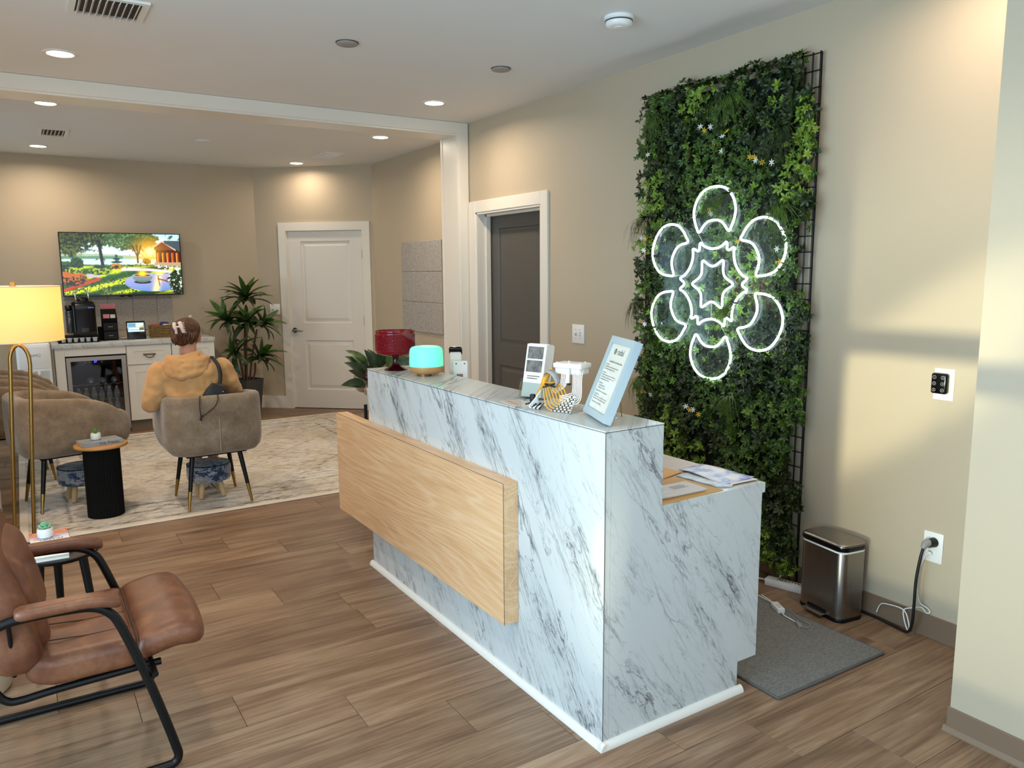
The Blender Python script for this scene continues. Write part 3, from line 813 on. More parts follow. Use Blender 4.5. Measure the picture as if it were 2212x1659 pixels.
def petal(k):
    rot = k * pi / 3
    # outline in a frame whose +v axis points outwards
    pts = [(0.0, 0.492), (0.070, 0.478), (0.118, 0.435), (0.140, 0.378), (0.134, 0.328), (0.116, 0.286), (0.106, 0.268), (0.092, 0.272), (0.070, 0.298), (0.040, 0.319), (0.0, 0.325)]
    pts = pts + [(-u, v) for u, v in reversed(pts[1:-1])]
    out = []
    for u, v in pts:
        c_, s_ = cos(rot), sin(rot)
        uu, vv = u * c_ - v * s_, u * s_ + v * c_
        out.append(Vector((0, -uu, vv)))
    return smooth_path(out, 6, True)
for k in range(6):
    MB().tube(petal(k), 0.0054, 8, closed=True, up=(1, 0, 0)).build('neon_petal', M_['neon'], ns, 60)
ring = []
for k in range(6):
    a = k * pi / 3
    for da, r in ((-0.50, 0.187), (-0.34, 0.195), (-0.20, 0.216), (-0.145, 0.236), (-0.10, 0.233), (-0.05, 0.212), (0.0, 0.206), (0.05, 0.212), (0.10, 0.233), (0.145, 0.236), (0.20, 0.216), (0.34, 0.195)):
        ring.append(sp(a + da, r * 0.965, 0))
MB().tube(smooth_path(ring, 3, True), 0.0054, 8, closed=True, up=(1, 0, 0)).build('neon_ring', M_['neon'], ns, 60)
star = []
for k in range(6):
    a = k * pi / 3
    for da, r in ((-0.42, 0.093), (-0.22, 0.107), (-0.07, 0.131), (0.0, 0.138), (0.07, 0.131), (0.22, 0.107), (0.42, 0.093)):
        star.append(sp(a + da, r, 0))
MB().tube(smooth_path(star, 3, True), 0.0052, 8, closed=True, up=(1, 0, 0)).build('neon_star', M_['neon'], ns, 60)
# clear acrylic board behind the tubes, scalloped outline
ol = []
for i in range(120):
    a = 2 * pi * i / 120
    ol.append((-(0.448 + 0.066 * cos(6 * (a - pi / 2)) - 0.012 * cos(12 * (a - pi / 2))) * cos(a), (0.448 + 0.066 * cos(6 * (a - pi / 2)) - 0.012 * cos(12 * (a - pi / 2))) * sin(a)))
MB().prism(ol, 0.012, 0.017, 'x').build('acrylic_board', M_['acrylic'], ns)
for (r, a) in ((0.43, 1.75), (0.43, 0.75), (0.43, 2.55), (0.43, -2.6), (0.43, -0.35), (0.40, -1.4)):
    q = sp(a, r, 0)
    MB().cyl(q + Vector((0.004, 0, 0)), q + Vector((0.06, 0, 0)), 0.006, 0.006, 12).build('standoff', M_['chrome'], ns, 50)
w_ = pm('clear_wire', '#c9d6d6', 0.3)
MB().tube([sp(-pi / 2, 0.10, 0), sp(-pi / 2, 0.185, 0)], 0.0012, 5).build('jumper_wire', w_, ns)
for k in range(6):
    a0 = pi / 2 + k * pi / 3 + 0.32
    MB().tube([sp(a0, 0.225, 0), sp(a0 + 0.06, 0.275, 0)], 0.0012, 5).build('jumper_wire', w_, ns)
# ================================================================ things on the reception desk
TZ = 1.0685
# red glass pedestal bowl
t = NT('ruby_glass'); t.p(color=srgb('#b01526'), rough=0.06, trans=0.62, ior=1.45, spec=0.6); M_['ruby'] = t.m
t = NT('ruby_glass_dark'); t.p(color=srgb('#3a0810'), rough=0.08, trans=0.35, ior=1.45, spec=0.6); M_['ruby_dark'] = t.m
bw = thing('pedestal_bowl', 'ruby red hobnail glass bowl on a short pedestal', 'bowl', (1.603, 3.625, TZ))
MB().lathe([(0.0, 0.0), (0.058, 0.0), (0.060, 0.004), (0.050, 0.010), (0.030, 0.018), (0.020, 0.030), (0.0165, 0.045), (0.0155, 0.062), (0.020, 0.076), (0.0, 0.078)], 40).build('pedestal', M_['ruby_dark'], bw, 60)
prof = [(0.0, 0.074), (0.03, 0.074), (0.075, 0.079), (0.094, 0.088), (0.098, 0.097)]
for i in range(10):
    z = 0.100 + i * 0.0088
    prof += [(0.0985, z), (0.1005, z + 0.003), (0.0985, z + 0.006)]
prof += [(0.0985, 0.192), (0.1005, 0.198), (0.1000, 0.202), (0.0965, 0.202), (0.0935, 0.196), (0.0925, 0.100), (0.088, 0.090), (0.05, 0.085), (0.0, 0.085)]
MB().lathe(prof, 56).build('bowl', M_['ruby'], bw, 50)
hb = MB()
for i in range(9):
    for k in range(64):
        a = 2 * pi * (k + 0.5 * (i % 2)) / 64
        hb.sphere((0.1003 * cos(a), 0.1003 * sin(a), 0.1075 + i * 0.0088), 0.0026, 5, 3)
hbo = hb.build('hobnail_beads', M_['ruby'], bw, 80); hbo['kind'] = 'stuff'

# aroma diffuser
t = NT('lit_teal_shade')
X, Y, Z = t.sep(t.obj())
t.p(color=srgb('#7fd9c2'), rough=0.4, emis=srgb('#4fe6bf'), estr=0.52); M_['teal'] = t.m
M_['lightwood'] = pm('light_wood', '#b98a55', 0.45, var=(14, 0.12))
df_ = thing('aroma_diffuser', 'glowing mint-green aroma diffuser on a light wood base', 'diffuser', (1.640, 3.345, TZ))
MB().lathe([(0.0, 0.010), (0.056, 0.010), (0.070, 0.015), (0.081, 0.028), (0.0835, 0.042), (0.083, 0.046), (0.0, 0.046)], 48).build('base', M_['lightwood'], df_, 50, 'light wood base')
for k in range(4):
    a = pi / 4 + k * pi / 2
    MB().cyl((0.05 * cos(a), 0.05 * sin(a), 0), (0.05 * cos(a), 0.05 * sin(a), 0.012), 0.009, 0.009, 12).build('foot', M_['lightwood'], df_, 50)
MB().lathe([(0.0, 0.046), (0.082, 0.046), (0.0825, 0.06), (0.081, 0.115), (0.077, 0.130), (0.068, 0.138), (0.055, 0.141), (0.050, 0.138), (0.012, 0.136), (0.0, 0.134)], 56).build('cover', M_['teal'], df_, 60, 'glowing mint-green cover')
# vapour rising from the diffuser
t = NT('vapour'); vol = t.n('ShaderNodeVolumePrincipled', {'Color': (1, 1, 1, 1), 'Density': 3.2})
t.t.links.new(vol.outputs[0], t.out.inputs['Volume']); t.t.nodes.remove(t.bsdf)
mb = MB().tube([(-0.012, 0.0, 0.142), (-0.035, 0.02, 0.165), (-0.07, 0.045, 0.195), (-0.085, 0.06, 0.215)], [0.006, 0.011, 0.017, 0.022], 10)
vo = mb.build('vapour', t.m, df_, 60, 'wisp of vapour'); vo['kind'] = 'stuff'

# hand-held card reader in a white charging stand
cr = thing('card_reader', 'white card reader with a black-rimmed head standing in its cradle', 'card reader', (1.835, 3.42, 0.789))
Mx = Matrix.Rotation(radians(0), 4, 'Z')
R_ = Matrix.Rotation(radians(-32), 4, 'Z')
MB().rbox(-0.035, 0.035, -0.045, 0.045, 0.0, 0.14, 0.012, 3, 0, R_).build('cradle', M_['white_plastic'], cr, 40)
T1 = R_ @ Matrix.Translation((0, 0.012, 0.10)) @ Matrix.Rotation(radians(-14), 4, 'X')
MB().rbox(-0.030, 0.030, -0.012, 0.012, 0.0, 0.275, 0.010, 3, 0, T1).build('handle', M_['white_plastic'], cr, 40)
T2 = T1 @ Matrix.Translation((0, 0, 0.275)) @ Matrix.Rotation(radians(-35), 4, 'X')
MB().rbox(-0.034, 0.034, -0.028, 0.028, -0.006, 0.018, 0.012, 3, 0, T2).build('head_rim', M_['black_gloss'], cr, 40)
MB().rbox(-0.028, 0.028, -0.022, 0.022, 0.012, 0.0205, 0.004, 2, 0, T2).build('head_screen', M_['white_plastic'], cr, 40)
T3 = R_ @ Matrix.Translation((0.03, -0.035, 0.10)) @ Matrix.Rotation(radians(-10), 4, 'X')
MB().rbox(-0.042, 0.036, -0.011, 0.011, 0.0, 0.232, 0.008, 3, 0, T3).build('terminal_body', M_['white_plastic'], cr, 40)
for u in (-0.022, 0.020):
    MB().cyl((u, -0.0105, 0.217), (u, -0.0125, 0.217), 0.0035, 0.0035, 10, 0, T3).build('screw', M_['black'], cr)
MB().box(-0.020, 0.012, -0.0118, -0.0105, 0.10, 0.165, 0, T3).build('rating_plate', pm('brown_label', '#8a7768', 0.6), cr)

# laminated notice lying on the desk
pc = MB().box(-0.065, 0.065, -0.042, 0.042, 0, 0.0012).build('notice_card', pm('pale_card', '#d9d0c9', 0.25)); pc.location = (1.563, 2.425, TZ); pc.rotation_euler = (0, 0, radians(80))
tag(pc, 'small pale printed card lying flat on the marble counter', 'card')
for i, cc in enumerate(('#a9765f', '#b58a72', '#93706a', '#b07a5e', '#9c8070')):
    MB().box(-0.048 + i * 0.021, -0.033 + i * 0.021, 0.010, 0.020, 0.0012, 0.0014).build('printed_swatch', pm('swatch', cc, 0.5), pc)
for i in range(4):
    MB().box(-0.05, 0.05 - 0.012 * (i % 2), -0.004 - i * 0.008, -0.0015 - i * 0.008, 0.0012, 0.0014).build('printed_line', pm('print_line', '#a89c94', 0.6), pc)

# framed notice on an easel back
M_['blue_frame'] = pm('powder_blue_frame', '#a2b1b8', 0.5)
M_['paper'] = pm('paper', '#ece6e2', 0.6); M_['ink'] = pm('black_ink', '#1e1c1e', 0.6)
B0, B1 = Vector((1.629, 2.107, TZ)), Vector((1.538, 1.882, TZ))
ex = (B1 - B0).normalized(); nrm = Vector((ex.y, -ex.x, 0)); th = radians(22)
upf = Vector((0, 0, 1)) * cos(th) - nrm * sin(th)
FW, FH = (B1 - B0).length, 0.282
FM_ = frame_mat((B0 + B1) / 2, ex, upf)      # +z of this frame looks at the viewer
if (FM_.to_3x3() @ Vector((0, 0, 1))).dot(Vector((-1.6, -2, 0.4))) < 0: ff = -1
else: ff = 1
pf = thing('photo_frame', 'powder-blue frame holding a printed notice, leaning on the desk corner', 'picture frame', (0, 0, 0))
bz = 0.024; b_ = MB(); th_ = 0.026
lift = 0.0115
for (a0, a1, c0, c1) in ((-FW / 2, FW / 2, 0, bz), (-FW / 2, FW / 2, FH - bz, FH), (-FW / 2, -FW / 2 + bz, bz, FH - bz), (FW / 2 - bz, FW / 2, bz, FH - bz)):
    b_.box(a0, a1, c0 + lift, c1 + lift, -th_ * (ff > 0), th_ * (ff < 0), 0, FM_)
b_.build('frame', M_['blue_frame'], pf)
MB().box(-FW / 2 + bz - 0.002, FW / 2 - bz + 0.002, bz - 0.002 + lift, FH - bz + 0.002 + lift, -0.010 if ff > 0 else 0.006, -0.006 if ff > 0 else 0.010, 0, FM_).build('notice_paper', M_['paper'], pf)
def ftext(txt, size, u, v, **kw):
    Mx = FM_ @ Matrix.Translation((u, v + lift, -0.0055 * ff))
    if ff < 0: Mx = Mx @ Matrix.Rotation(pi, 4, 'Y')
    return put_text('lettering', txt, size, M_['ink'], Mx, pf, **kw)
ftext('radial', 0.030, 0.012, 0.232)
for k in range(6):
    a = k * pi / 3; Mx = FM_ @ Matrix.Translation((-0.042 + 0.007 * cos(a), 0.232 + 0.007 * sin(a) + lift, -0.0055 * ff))
    MB().tube([(0.0035 * cos(q_ * pi / 5), 0.0035 * sin(q_ * pi / 5), 0) for q_ in range(10)], 0.0007, 5, closed=True, mi=0, M=Mx).build('logo_petal', M_['ink'], pf)
ftext('Cancellation & No-Show Policy', 0.0105, 0.0, 0.196)
para = [('Cancellation:', 0.176, 0), ('All appointments must be cancelled at least 24', 0.168, 0), ('hours before the scheduled visit time.', 0.160, 0), ('Late Arrival:', 0.146, 0),
        ('Patients who arrive more than ten minutes late', 0.138, 0), ('may be asked to reschedule the session so that', 0.130, 0), ('other patients are seen on time.', 0.122, 0), ('No-Show Fee:', 0.108, 0),
        ('First missed visit: $25', 0.100, 0.01), ('Second missed visit: $50', 0.092, 0.01), ('Fees are due before the next appointment.', 0.080, 0), ('Communication:', 0.068, 0),
        ('Please call or text us as soon as you can if your', 0.060, 0), ('plans change. We will do our best to help you.', 0.052, 0), ('Thank you for your understanding.', 0.040, 0)]
for txt, v, ind in para:
    ftext(txt, 0.0072, -FW / 2 + bz + 0.010 + ind, v + 0.008, align='LEFT')
gl = MB().box(-FW / 2 + bz, FW / 2 - bz, bz + lift, FH - bz + lift, -0.0048 if ff > 0 else 0.0038, -0.0038 if ff > 0 else 0.0048, 0, FM_)
gl.build('glass', M_['glazing'], pf)
foot = Vector((1.706, 1.982, TZ)); topk = (B0 + B1) / 2 + upf * (FH * 0.62) - nrm * th_
MB().tube([topk, foot], [0.0022, 0.0018], 8).build('easel_leg', M_['gold'], pf)
mid = topk.lerp(foot, 0.62)
MB().tube(smooth_path([mid, mid + Vector((-0.03, 0.01, -0.012)), (B0 + B1) / 2 + upf * 0.06 - nrm * th_], 5), 0.0022, 6).build('ribbon', M_['black'], pf)
kp = B1 + upf * 0.03 - nrm * (th_ + 0.004)
MB().cyl(kp, kp - nrm * 0.010, 0.004, 0.005, 12).build('turn_button', M_['chrome'], pf, 40)

# clear brochure holder and its leaflets
t = NT('clear_plastic')
tb = t.n('ShaderNodeBsdfTransparent', {0: (0.90, 0.95, 0.94, 1)}); gb = t.n('ShaderNodeBsdfGlossy', {'Roughness': 0.05})
mx = t.n('ShaderNodeMixShader', {0: 0.12, 1: tb.outputs[0], 2: gb.outputs[0]}); t.t.links.new(mx.outputs[0], t.out.inputs[0]); M_['clear'] = t.m
HB = Matrix.Translation((1.676, 2.470, TZ)) @ Matrix.Rotation(radians(-72), 4, 'Z')
bh = thing('brochure_holder', 'clear plastic leaflet holder on the marble counter', 'holder', (0, 0, 0))
hl = MB(); lean = Matrix.Rotation(radians(-12), 4, 'X')
hl.box(-0.058, 0.058, -0.030, 0.040, 0.0, 0.003, 0, HB)
for (a0, a1, c0, c1, h_) in ((-0.058, -0.056, -0.028, 0.03, 0.075), (0.056, 0.058, -0.028, 0.03, 0.075), (-0.058, 0.058, -0.030, -0.028, 0.060), (-0.058, 0.058, 0.03, 0.032, 0.14)):
    hl.box(a0, a1, c0, c1, 0.003, h_, 0, HB @ lean)
hl.build('holder', M_['clear'], bh)
M_['print_grey'] = pm('printed_photo', '#6f6a66', 0.4, var=(60, 0.5)); M_['leaf_paper'] = pm('leaflet_paper', '#e9e6e2', 0.5)
for i in range(7):
    bt = MB(); T_ = HB @ lean @ Matrix.Translation((0, -0.024 + i * 0.0075, 0.004))
    bt.box(-0.048, 0.048, 0.0, 0.0062, 0.0, 0.208 + 0.002 * (i % 3), 0, T_)
    bo = bt.build('leaflet', M_['leaf_paper'])
    tag(bo, ('front leaflet with grey photographs standing in the clear holder' if i == 0 else 'plain white leaflet in the clear holder, ' + ('front', 'second', 'third', 'fourth', 'fifth', 'sixth', 'rearmost')[i] + (' in the row' if i == 6 else ' from the front')), 'leaflet', 'leaflets in the clear holder')
    if i == 0:
        MB().box(-0.040, 0.036, -0.0006, 0.0, 0.150, 0.198, 0, T_).build('printed_photo', M_['print_grey'], bo)
        MB().box(-0.040, 0.036, -0.0006, 0.0, 0.098, 0.144, 0, T_).build('printed_photo', M_['print_grey'], bo)
        MB().box(-0.030, 0.030, -0.0006, 0.0, 0.080, 0.084, 0, T_).build('printed_line', M_['print_grey'], bo)
        MB().box(-0.030, 0.020, -0.0006, 0.0, 0.071, 0.075, 0, T_).build('printed_line', M_['print_grey'], bo)

# stimulation coil model: white housing, bundles of white and amber tubes laced with black
M_['amber'] = pm('amber_tube', '#e0a02c', 0.3); M_['tube_white'] = pm('white_tube', '#eeece8', 0.3); M_['strap'] = pm('grey_strap', '#a7a3a1', 0.7); M_['lace'] = pm('black_lacing', '#101010', 0.6)
tc = thing('coil_model', 'white and amber tube coil model with black lacing beside the blue frame', 'coil model', (1.610, 2.235, TZ))
CR = Matrix.Rotation(radians(-68), 4, 'Z')     # local +x runs to the image right, +y away from the viewer
def C_(pts): return [CR @ Vector(p) for p in pts]
MB().rbox(-0.012, 0.105, 0.0, 0.075, 0.150, 0.168, 0.004, 2, 0, CR).build('housing_lid', M_['white_plastic'], tc, 40)
MB().rbox(-0.006, 0.098, 0.004, 0.070, 0.128, 0.150, 0.004, 2, 0, CR).build('housing', M_['white_plastic'], tc, 40)
for (u, v) in ((0.0, 0.01), (0.05, 0.008), (0.094, 0.012), (0.02, 0.06), (0.085, 0.064)):
    MB().cyl(CR @ Vector((u, v, 0.167)), CR @ Vector((u, v, 0.171)), 0.0035, 0.003, 10).build('lid_screw', M_['white_plastic'], tc, 40)
MB().cyl(CR @ Vector((0.055, -0.006, 0.100)), CR @ Vector((0.055, -0.006, 0.150)), 0.0075, 0.0075, 16).build('strain_relief', M_['white_plastic'], tc, 40)
MB().rbox(0.053, 0.066, -0.012, 0.0, 0.092, 0.099, 0.002, 1, 0, CR).build('relief_clip', M_['lace'], tc)
for i in range(7):      # white tubes on the right, dropping then sweeping to the left along the base
    o_ = i * 0.0058
    MB().tube(C_(smooth_path([(0.066 + o_, 0.008 + o_ * 0.5, 0.146), (0.076 + o_, -0.004, 0.12), (0.078 + o_, -0.012, 0.070 - o_ * 0.5), (0.072 + o_ * 0.7, -0.020, 0.064 - o_ * 1.0), (0.055, -0.026 - o_ * 0.2, 0.058 - o_ * 1.0), (0.035, -0.030, 0.054 - o_ * 0.95)], 6)), 0.0019, 7).build('white_tube', M_['tube_white'], tc, 60)
for i in range(5):
    o_ = i * 0.0062
    MB().tube(C_(smooth_path([(0.048 - o_, 0.006, 0.132), (0.050 - o_, -0.006, 0.10), (0.038 - o_, -0.014, 0.078 - o_ * 0.6), (0.016 - o_ * 0.6, -0.018, 0.080 - o_ * 0.6), (-0.006, -0.014, 0.084 - o_ * 0.5)], 6)), 0.0019, 7).build('white_tube', M_['tube_white'], tc, 60)
MB().tube(C_(smooth_path([(-0.020, 0.012, 0.140), (-0.034, 0.0, 0.126), (-0.038, -0.012, 0.104), (-0.036, -0.022, 0.088)], 5)), [0.010] * 6 + [0.012] * 10, 10).build('amber_bundle', M_['amber'], tc, 60)
for i in range(8):      # amber tubes fanning over the front
    yb_ = -0.058 + 0.0055 * i
    MB().tube(C_(smooth_path([(-0.060 + 0.002 * i, -0.036, 0.052 + 0.004 * i), (-0.048 + 0.0035 * i, -0.036, 0.072 + 0.0035 * i), (-0.030 + 0.0062 * i, -0.038 + 0.003 * i, 0.082 + 0.0022 * i), (-0.014 + 0.0078 * i, yb_ + 0.004, 0.048 + 0.0050 * i), (0.000 + 0.0082 * i, yb_, 0.014 + 0.0064 * i), (0.020 + 0.0075 * i, yb_, 0.005 + 0.0068 * i)], 6)), 0.0024, 7).build('amber_tube', M_['amber'], tc, 60)
    z0 = 0.005 + i * 0.0068; x0_ = 0.020 + 0.0075 * i
    MB().tube(C_([(x0_, yb_, z0), (0.098, yb_, z0)]), 0.0023, 7).build('white_rail', M_['tube_white'], tc, 60)
    for q_ in range(5):
        u = 0.024 + q_ * 0.016 + (i % 2) * 0.006
        if u > x0_ - 0.004 and u < 0.094: MB().cyl(CR @ Vector((u, yb_, z0)), CR @ Vector((u + 0.005, yb_, z0)), 0.0030, 0.0030, 8).build('lacing', M_['lace'], tc)
    ua = -0.030 + 0.0062 * i
    MB().cyl(CR @ Vector((ua + 0.002, -0.040 + 0.003 * i, 0.0835 + 0.0022 * i)), CR @ Vector((ua + 0.007, -0.0405 + 0.003 * i, 0.0815 + 0.0022 * i)), 0.0031, 0.0031, 8).build('lacing', M_['lace'], tc)
MB().tube(C_(smooth_path([(-0.030, -0.02, 0.090), (-0.022, -0.036, 0.094), (0.0, -0.046, 0.092), (0.022, -0.036, 0.086)], 5)), 0.0035, 6).build('lacing', M_['lace'], tc)
for i in range(5):      # left cluster of short laced tubes
    MB().tube(C_(smooth_path([(-0.046 - i * 0.003, -0.030, 0.066 - i * 0.004), (-0.058, -0.044 + i * 0.004, 0.040 - i * 0.004), (-0.078 + i * 0.004, -0.050 + i * 0.007, 0.014), (-0.070 + i * 0.010, -0.056 + i * 0.007, 0.006 + i * 0.002), (-0.030, -0.052 + i * 0.007, 0.006 + i * 0.004)], 6)), 0.0026, 7).build('white_tube', M_['tube_white'], tc, 60)
    for q_ in range(3):
        u = -0.068 + q_ * 0.016
        MB().cyl(CR @ Vector((u, -0.055 + i * 0.007, 0.006 + i * 0.003)), CR @ Vector((u + 0.006, -0.055 + i * 0.007, 0.006 + i * 0.0035)), 0.0034, 0.0034, 8).build('lacing', M_['lace'], tc)
MB().rbox(-0.088, -0.070, -0.040, -0.022, 0.022, 0.052, 0.004, 2, 0, CR).build('connector', M_['lace'], tc, 40)
MB().cyl(CR @ Vector((-0.102, -0.045, 0.014)), CR @ Vector((-0.078, -0.035, 0.022)), 0.003, 0.003, 8).build('connector_pin', M_['lace'], tc)
st = MB(); P_ = smooth_path([(-0.040, 0.0, 0.105), (-0.038, -0.010, 0.128), (-0.020, -0.016, 0.140), (0.006, -0.020, 0.130), (0.022, -0.020, 0.104), (0.018, -0.020, 0.090)], 6)
vs_, fs_ = [], []
for p in P_: vs_ += [CR @ (p + Vector((0, -0.014, -0.004))), CR @ (p + Vector((0, 0.012, 0.004)))]
for s_ in range(len(P_) - 1): fs_.append((2 * s_, 2 * s_ + 1, 2 * s_ + 3, 2 * s_ + 2))
so_ = st.add(vs_, fs_).build('strap', M_['strap'], tc, 60)
md = so_.modifiers.new('thick', 'SOLIDIFY'); md.thickness = 0.0022
MB().rbox(-0.095, 0.100, -0.064, 0.060, 0.0, 0.0022, 0.001, 1, 0, CR).build('base_plate', pm('clear_base', '#a9a7a2', 0.3), tc)

# papers on the lower worktop
WZ = 0.7894
M_['manila'] = pm('manila_envelope', '#c9974f', 0.55, var=(8, 0.05)); M_['mail'] = pm('white_mail', '#cfc8c6', 0.5)
def sheet(name, label, cat, corners, z, th, mat_, parent=None, group=None):
    mb = MB().prism(corners, z, z + th, 'z'); o = mb.build(name, mat_, parent)
    if parent is None: tag(o, label, cat, group)
    return o
sheet('manila_envelope', 'large flat manila envelope lying at the desk edge under the white mail', 'envelope', [(1.753, 1.823), (2.052, 1.832), (2.040, 2.056), (1.753, 2.050)], WZ, 0.002, M_['manila'])
sheet('manila_envelope', 'second manila envelope lying further back on the worktop', 'envelope', [(1.753, 2.052), (1.945, 2.046), (2.105, 2.088), (2.09, 2.19), (1.753, 2.21)], WZ + 0.0022, 0.002, M_['manila'])
for i in range(3):
    d_ = i * 0.004
    o = sheet('letter_envelope', ('topmost white letter with a torn label lying on the manila envelope' if i == 2 else ('bottom', 'middle')[min(i, 1)] + ' white letter in the small stack on the manila envelope'), 'letter',
              [(1.756 + d_, 1.868 - d_), (1.966 + d_ * 2, 1.862 + d_), (2.012 - d_, 1.972), (1.762, 1.985 - d_)] if False else [(1.756, 1.866 - d_), (1.985 + d_, 1.860 - d_), (2.006 - d_, 1.965), (1.760, 1.975 - d_)], WZ + 0.0022 + i * 0.0035, 0.0032, M_['mail'], None, 'letters on the manila envelope')
MB().prism([(1.762, 1.884), (1.85, 1.884), (1.866, 1.900), (1.80, 1.915), (1.762, 1.912)], WZ + 0.0126, WZ + 0.0130, 'z').build('torn_label', pm('pale_blue_label', '#c9d6e2', 0.5), o)
for i in range(4):
    MB().box(1.885, 1.955 - 0.01 * (i % 2), 1.905 + i * 0.009, 1.909 + i * 0.009, WZ + 0.0126, WZ + 0.0128).build('printed_line', pm('print_grey2', '#8d898d', 0.6), o)
sheet('magazine', 'glossy teal and white magazine half under the printed leaflet', 'magazine', [(2.06, 1.870), (2.107, 1.842), (2.20, 1.90), (2.16, 2.07), (2.045, 2.060)], WZ + 0.0005, 0.004, pm('magazine_cover', '#b7bcc4', 0.3, var=(22, 0.5)))
def lf_mat():
    t = NT('leaflet_print'); X, Y, Z = t.sep(t.pos())
    f = t.noise(t.pos(), 16, 2)
    c = t.ramp(f, [(0.38, srgb('#e6e2e6')), (0.50, srgb('#cfd2e6')), (0.60, srgb('#8f97d0')), (0.70, srgb('#cfd8ec'))])
    t.p(color=c, rough=0.35); return t.m
mb = MB(); cs = [Vector((2.118, 2.122, 0)), Vector((2.10, 1.875, 0)), Vector((2.250, 1.862, 0)), Vector((2.255, 2.125, 0))]
N_ = 10; vs_, fs_ = [], []
for i in range(N_ + 1):
    for j_ in range(N_ + 1):
        u, v = i / N_, j_ / N_
        p = (cs[0] * (1 - u) + cs[3] * u) * (1 - v) + (cs[1] * (1 - u) + cs[2] * u) * v
        vs_.append((p.x, p.y, WZ + 0.006 + 0.012 * (v ** 2) * (0.3 + 0.7 * u) + 0.004 * sin(v * 5)))
for i in range(N_):
    for j_ in range(N_): fs_.append((i * (N_ + 1) + j_, (i + 1) * (N_ + 1) + j_, (i + 1) * (N_ + 1) + j_ + 1, i * (N_ + 1) + j_ + 1))
lo = mb.add(vs_, fs_).build('printed_leaflet', lf_mat(), None, 60)
md = lo.modifiers.new('thick', 'SOLIDIFY'); md.thickness = 0.001
tag(lo, 'curling white and violet printed leaflet on top of the papers at the desk end', 'leaflet')
for i in range(3):
    o = sheet('loose_sheet', ('lowest', 'middle', 'upper')[i] + ' of the loose white sheets under the curling violet leaflet', 'paper', [(2.13, 1.855 + i * 0.006), (2.258 - i * 0.003, 1.850 + i * 0.008), (2.25, 2.02), (2.14, 2.02)], WZ + 0.0046 + i * 0.0006 - 0.0, 0.0005, M_['paper'], None, 'loose sheets under the leaflet')
# ================================================================ things along the right wall
def brushed(name, c, rough=0.3, axis=(1, 1, 60)):
    t = NT(name); f = t.noise(t.mapping(t.obj(), axis), 6, 3)
    t.p(color=srgb(c), metal=1.0, rough=t.math('ADD', rough, t.math('MULTIPLY', f, 0.15)), normal=t.bump(f, 0.03, 0.001)); return t.m
M_['steel'] = brushed('brushed_steel', '#9b9692', 0.22, (60, 60, 1.5))
M_['steel_lid'] = brushed('brushed_steel_lid', '#a29c97', 0.28, (2, 60, 60))
def rrect(w, d, r, n=8):
    pts = []
    for cx_, cy_, a0 in ((w / 2 - r, d / 2 - r, 0), (-w / 2 + r, d / 2 - r, pi / 2), (-w / 2 + r, -d / 2 + r, pi), (w / 2 - r, -d / 2 + r, 3 * pi / 2)):
        for k in range(n + 1):
            a = a0 + pi / 2 * k / n; pts.append((cx_ + r * cos(a), cy_ + r * sin(a)))
    return pts
def loft(mb, rings):
    n = len(rings[0]); vs_ = [p for r in rings for p in r]; fs_ = []
    for i in range(len(rings) - 1):
        for k in range(n): fs_.append((i * n + k, i * n + (k + 1) % n, (i + 1) * n + (k + 1) % n, (i + 1) * n + k))
    fs_.append(tuple(reversed(range(n)))); fs_.append(tuple((len(rings) - 1) * n + k for k in range(n)))
    return mb.add(vs_, fs_)
tb_ = thing('trash_can', 'slim brushed-steel pedal bin standing against the right wall', 'trash can', (3.050, 2.062, 0), radians(-9))
BW, BD = 0.160, 0.258
R0 = rrect(BW, BD, 0.040)
def ring(s, z, src=R0, sx=None): return [(x * s, y * (sx or s), z) for x, y in src]
loft(MB(), [ring(0.985, 0.0), ring(1.0, 0.006), ring(1.0, 0.016), ring(0.99, 0.018)]).build('base', M_['black'], tb_, 40)
loft(MB(), [ring(0.98, 0.018), ring(0.985, 0.318), ring(0.98, 0.320)]).build('body', M_['steel'], tb_, 40)
loft(MB(), [ring(0.985, 0.320), ring(0.985, 0.327), ring(0.96, 0.328)]).build('liner_rim', M_['white_plastic'], tb_, 40)
loft(MB(), [ring(0.99, 0.329), ring(1.015, 0.333), ring(1.015, 0.348), ring(1.0, 0.355)]).build('lid_rim', M_['black_gloss'], tb_, 40)
loft(MB(), [ring(1.005, 0.346), ring(1.01, 0.352), ring(0.97, 0.358), ring(0.88, 0.362), ring(0.5, 0.366)]).build('lid', M_['steel_lid'], tb_, 50)
MB().rbox(-0.112, -0.074, -0.050, 0.060, 0.012, 0.022, 0.004, 2).build('pedal', M_['steel_lid'], tb_, 40)
MB().box(-0.0800, -0.0786, -0.050, 0.060, 0.020, 0.036).build('pedal_slot', M_['black'], tb_)

# woven grey mat
def mat_mat():
    t = NT('woven_grey'); v = t.mapping(t.obj(), (1, 1, 1))
    b = t.n('ShaderNodeTexBrick', {'Vector': v, 'Scale': 90.0, 'Color1': (*srgb('#77746f'), 1), 'Color2': (*srgb('#93908a'), 1), 'Mortar': (*srgb('#3d3a37'), 1), 'Mortar Size': 0.03, 'Bias': 0.0, 'Brick Width': 0.9, 'Row Height': 0.45})
    n = t.noise(t.obj(), 120, 3)
    t.p(color=t.mix(t.math('MULTIPLY', n, 0.6), b.outputs[0], srgb('#5a5855')), rough=0.95, normal=t.bump(b.outputs[1], -0.5, 0.003)); return t.m
M_['mat'] = mat_mat()
mt = thing('floor_mat', 'grey woven floor mat behind the reception desk', 'mat', (2.565, 1.69, 0), radians(-1.0))
MB().rbox(-0.335, 0.305, 0.0, 0.92, 0.0005, 0.009, 0.003, 1).build('mat_body', M_['mat'], mt)
ed = MB()
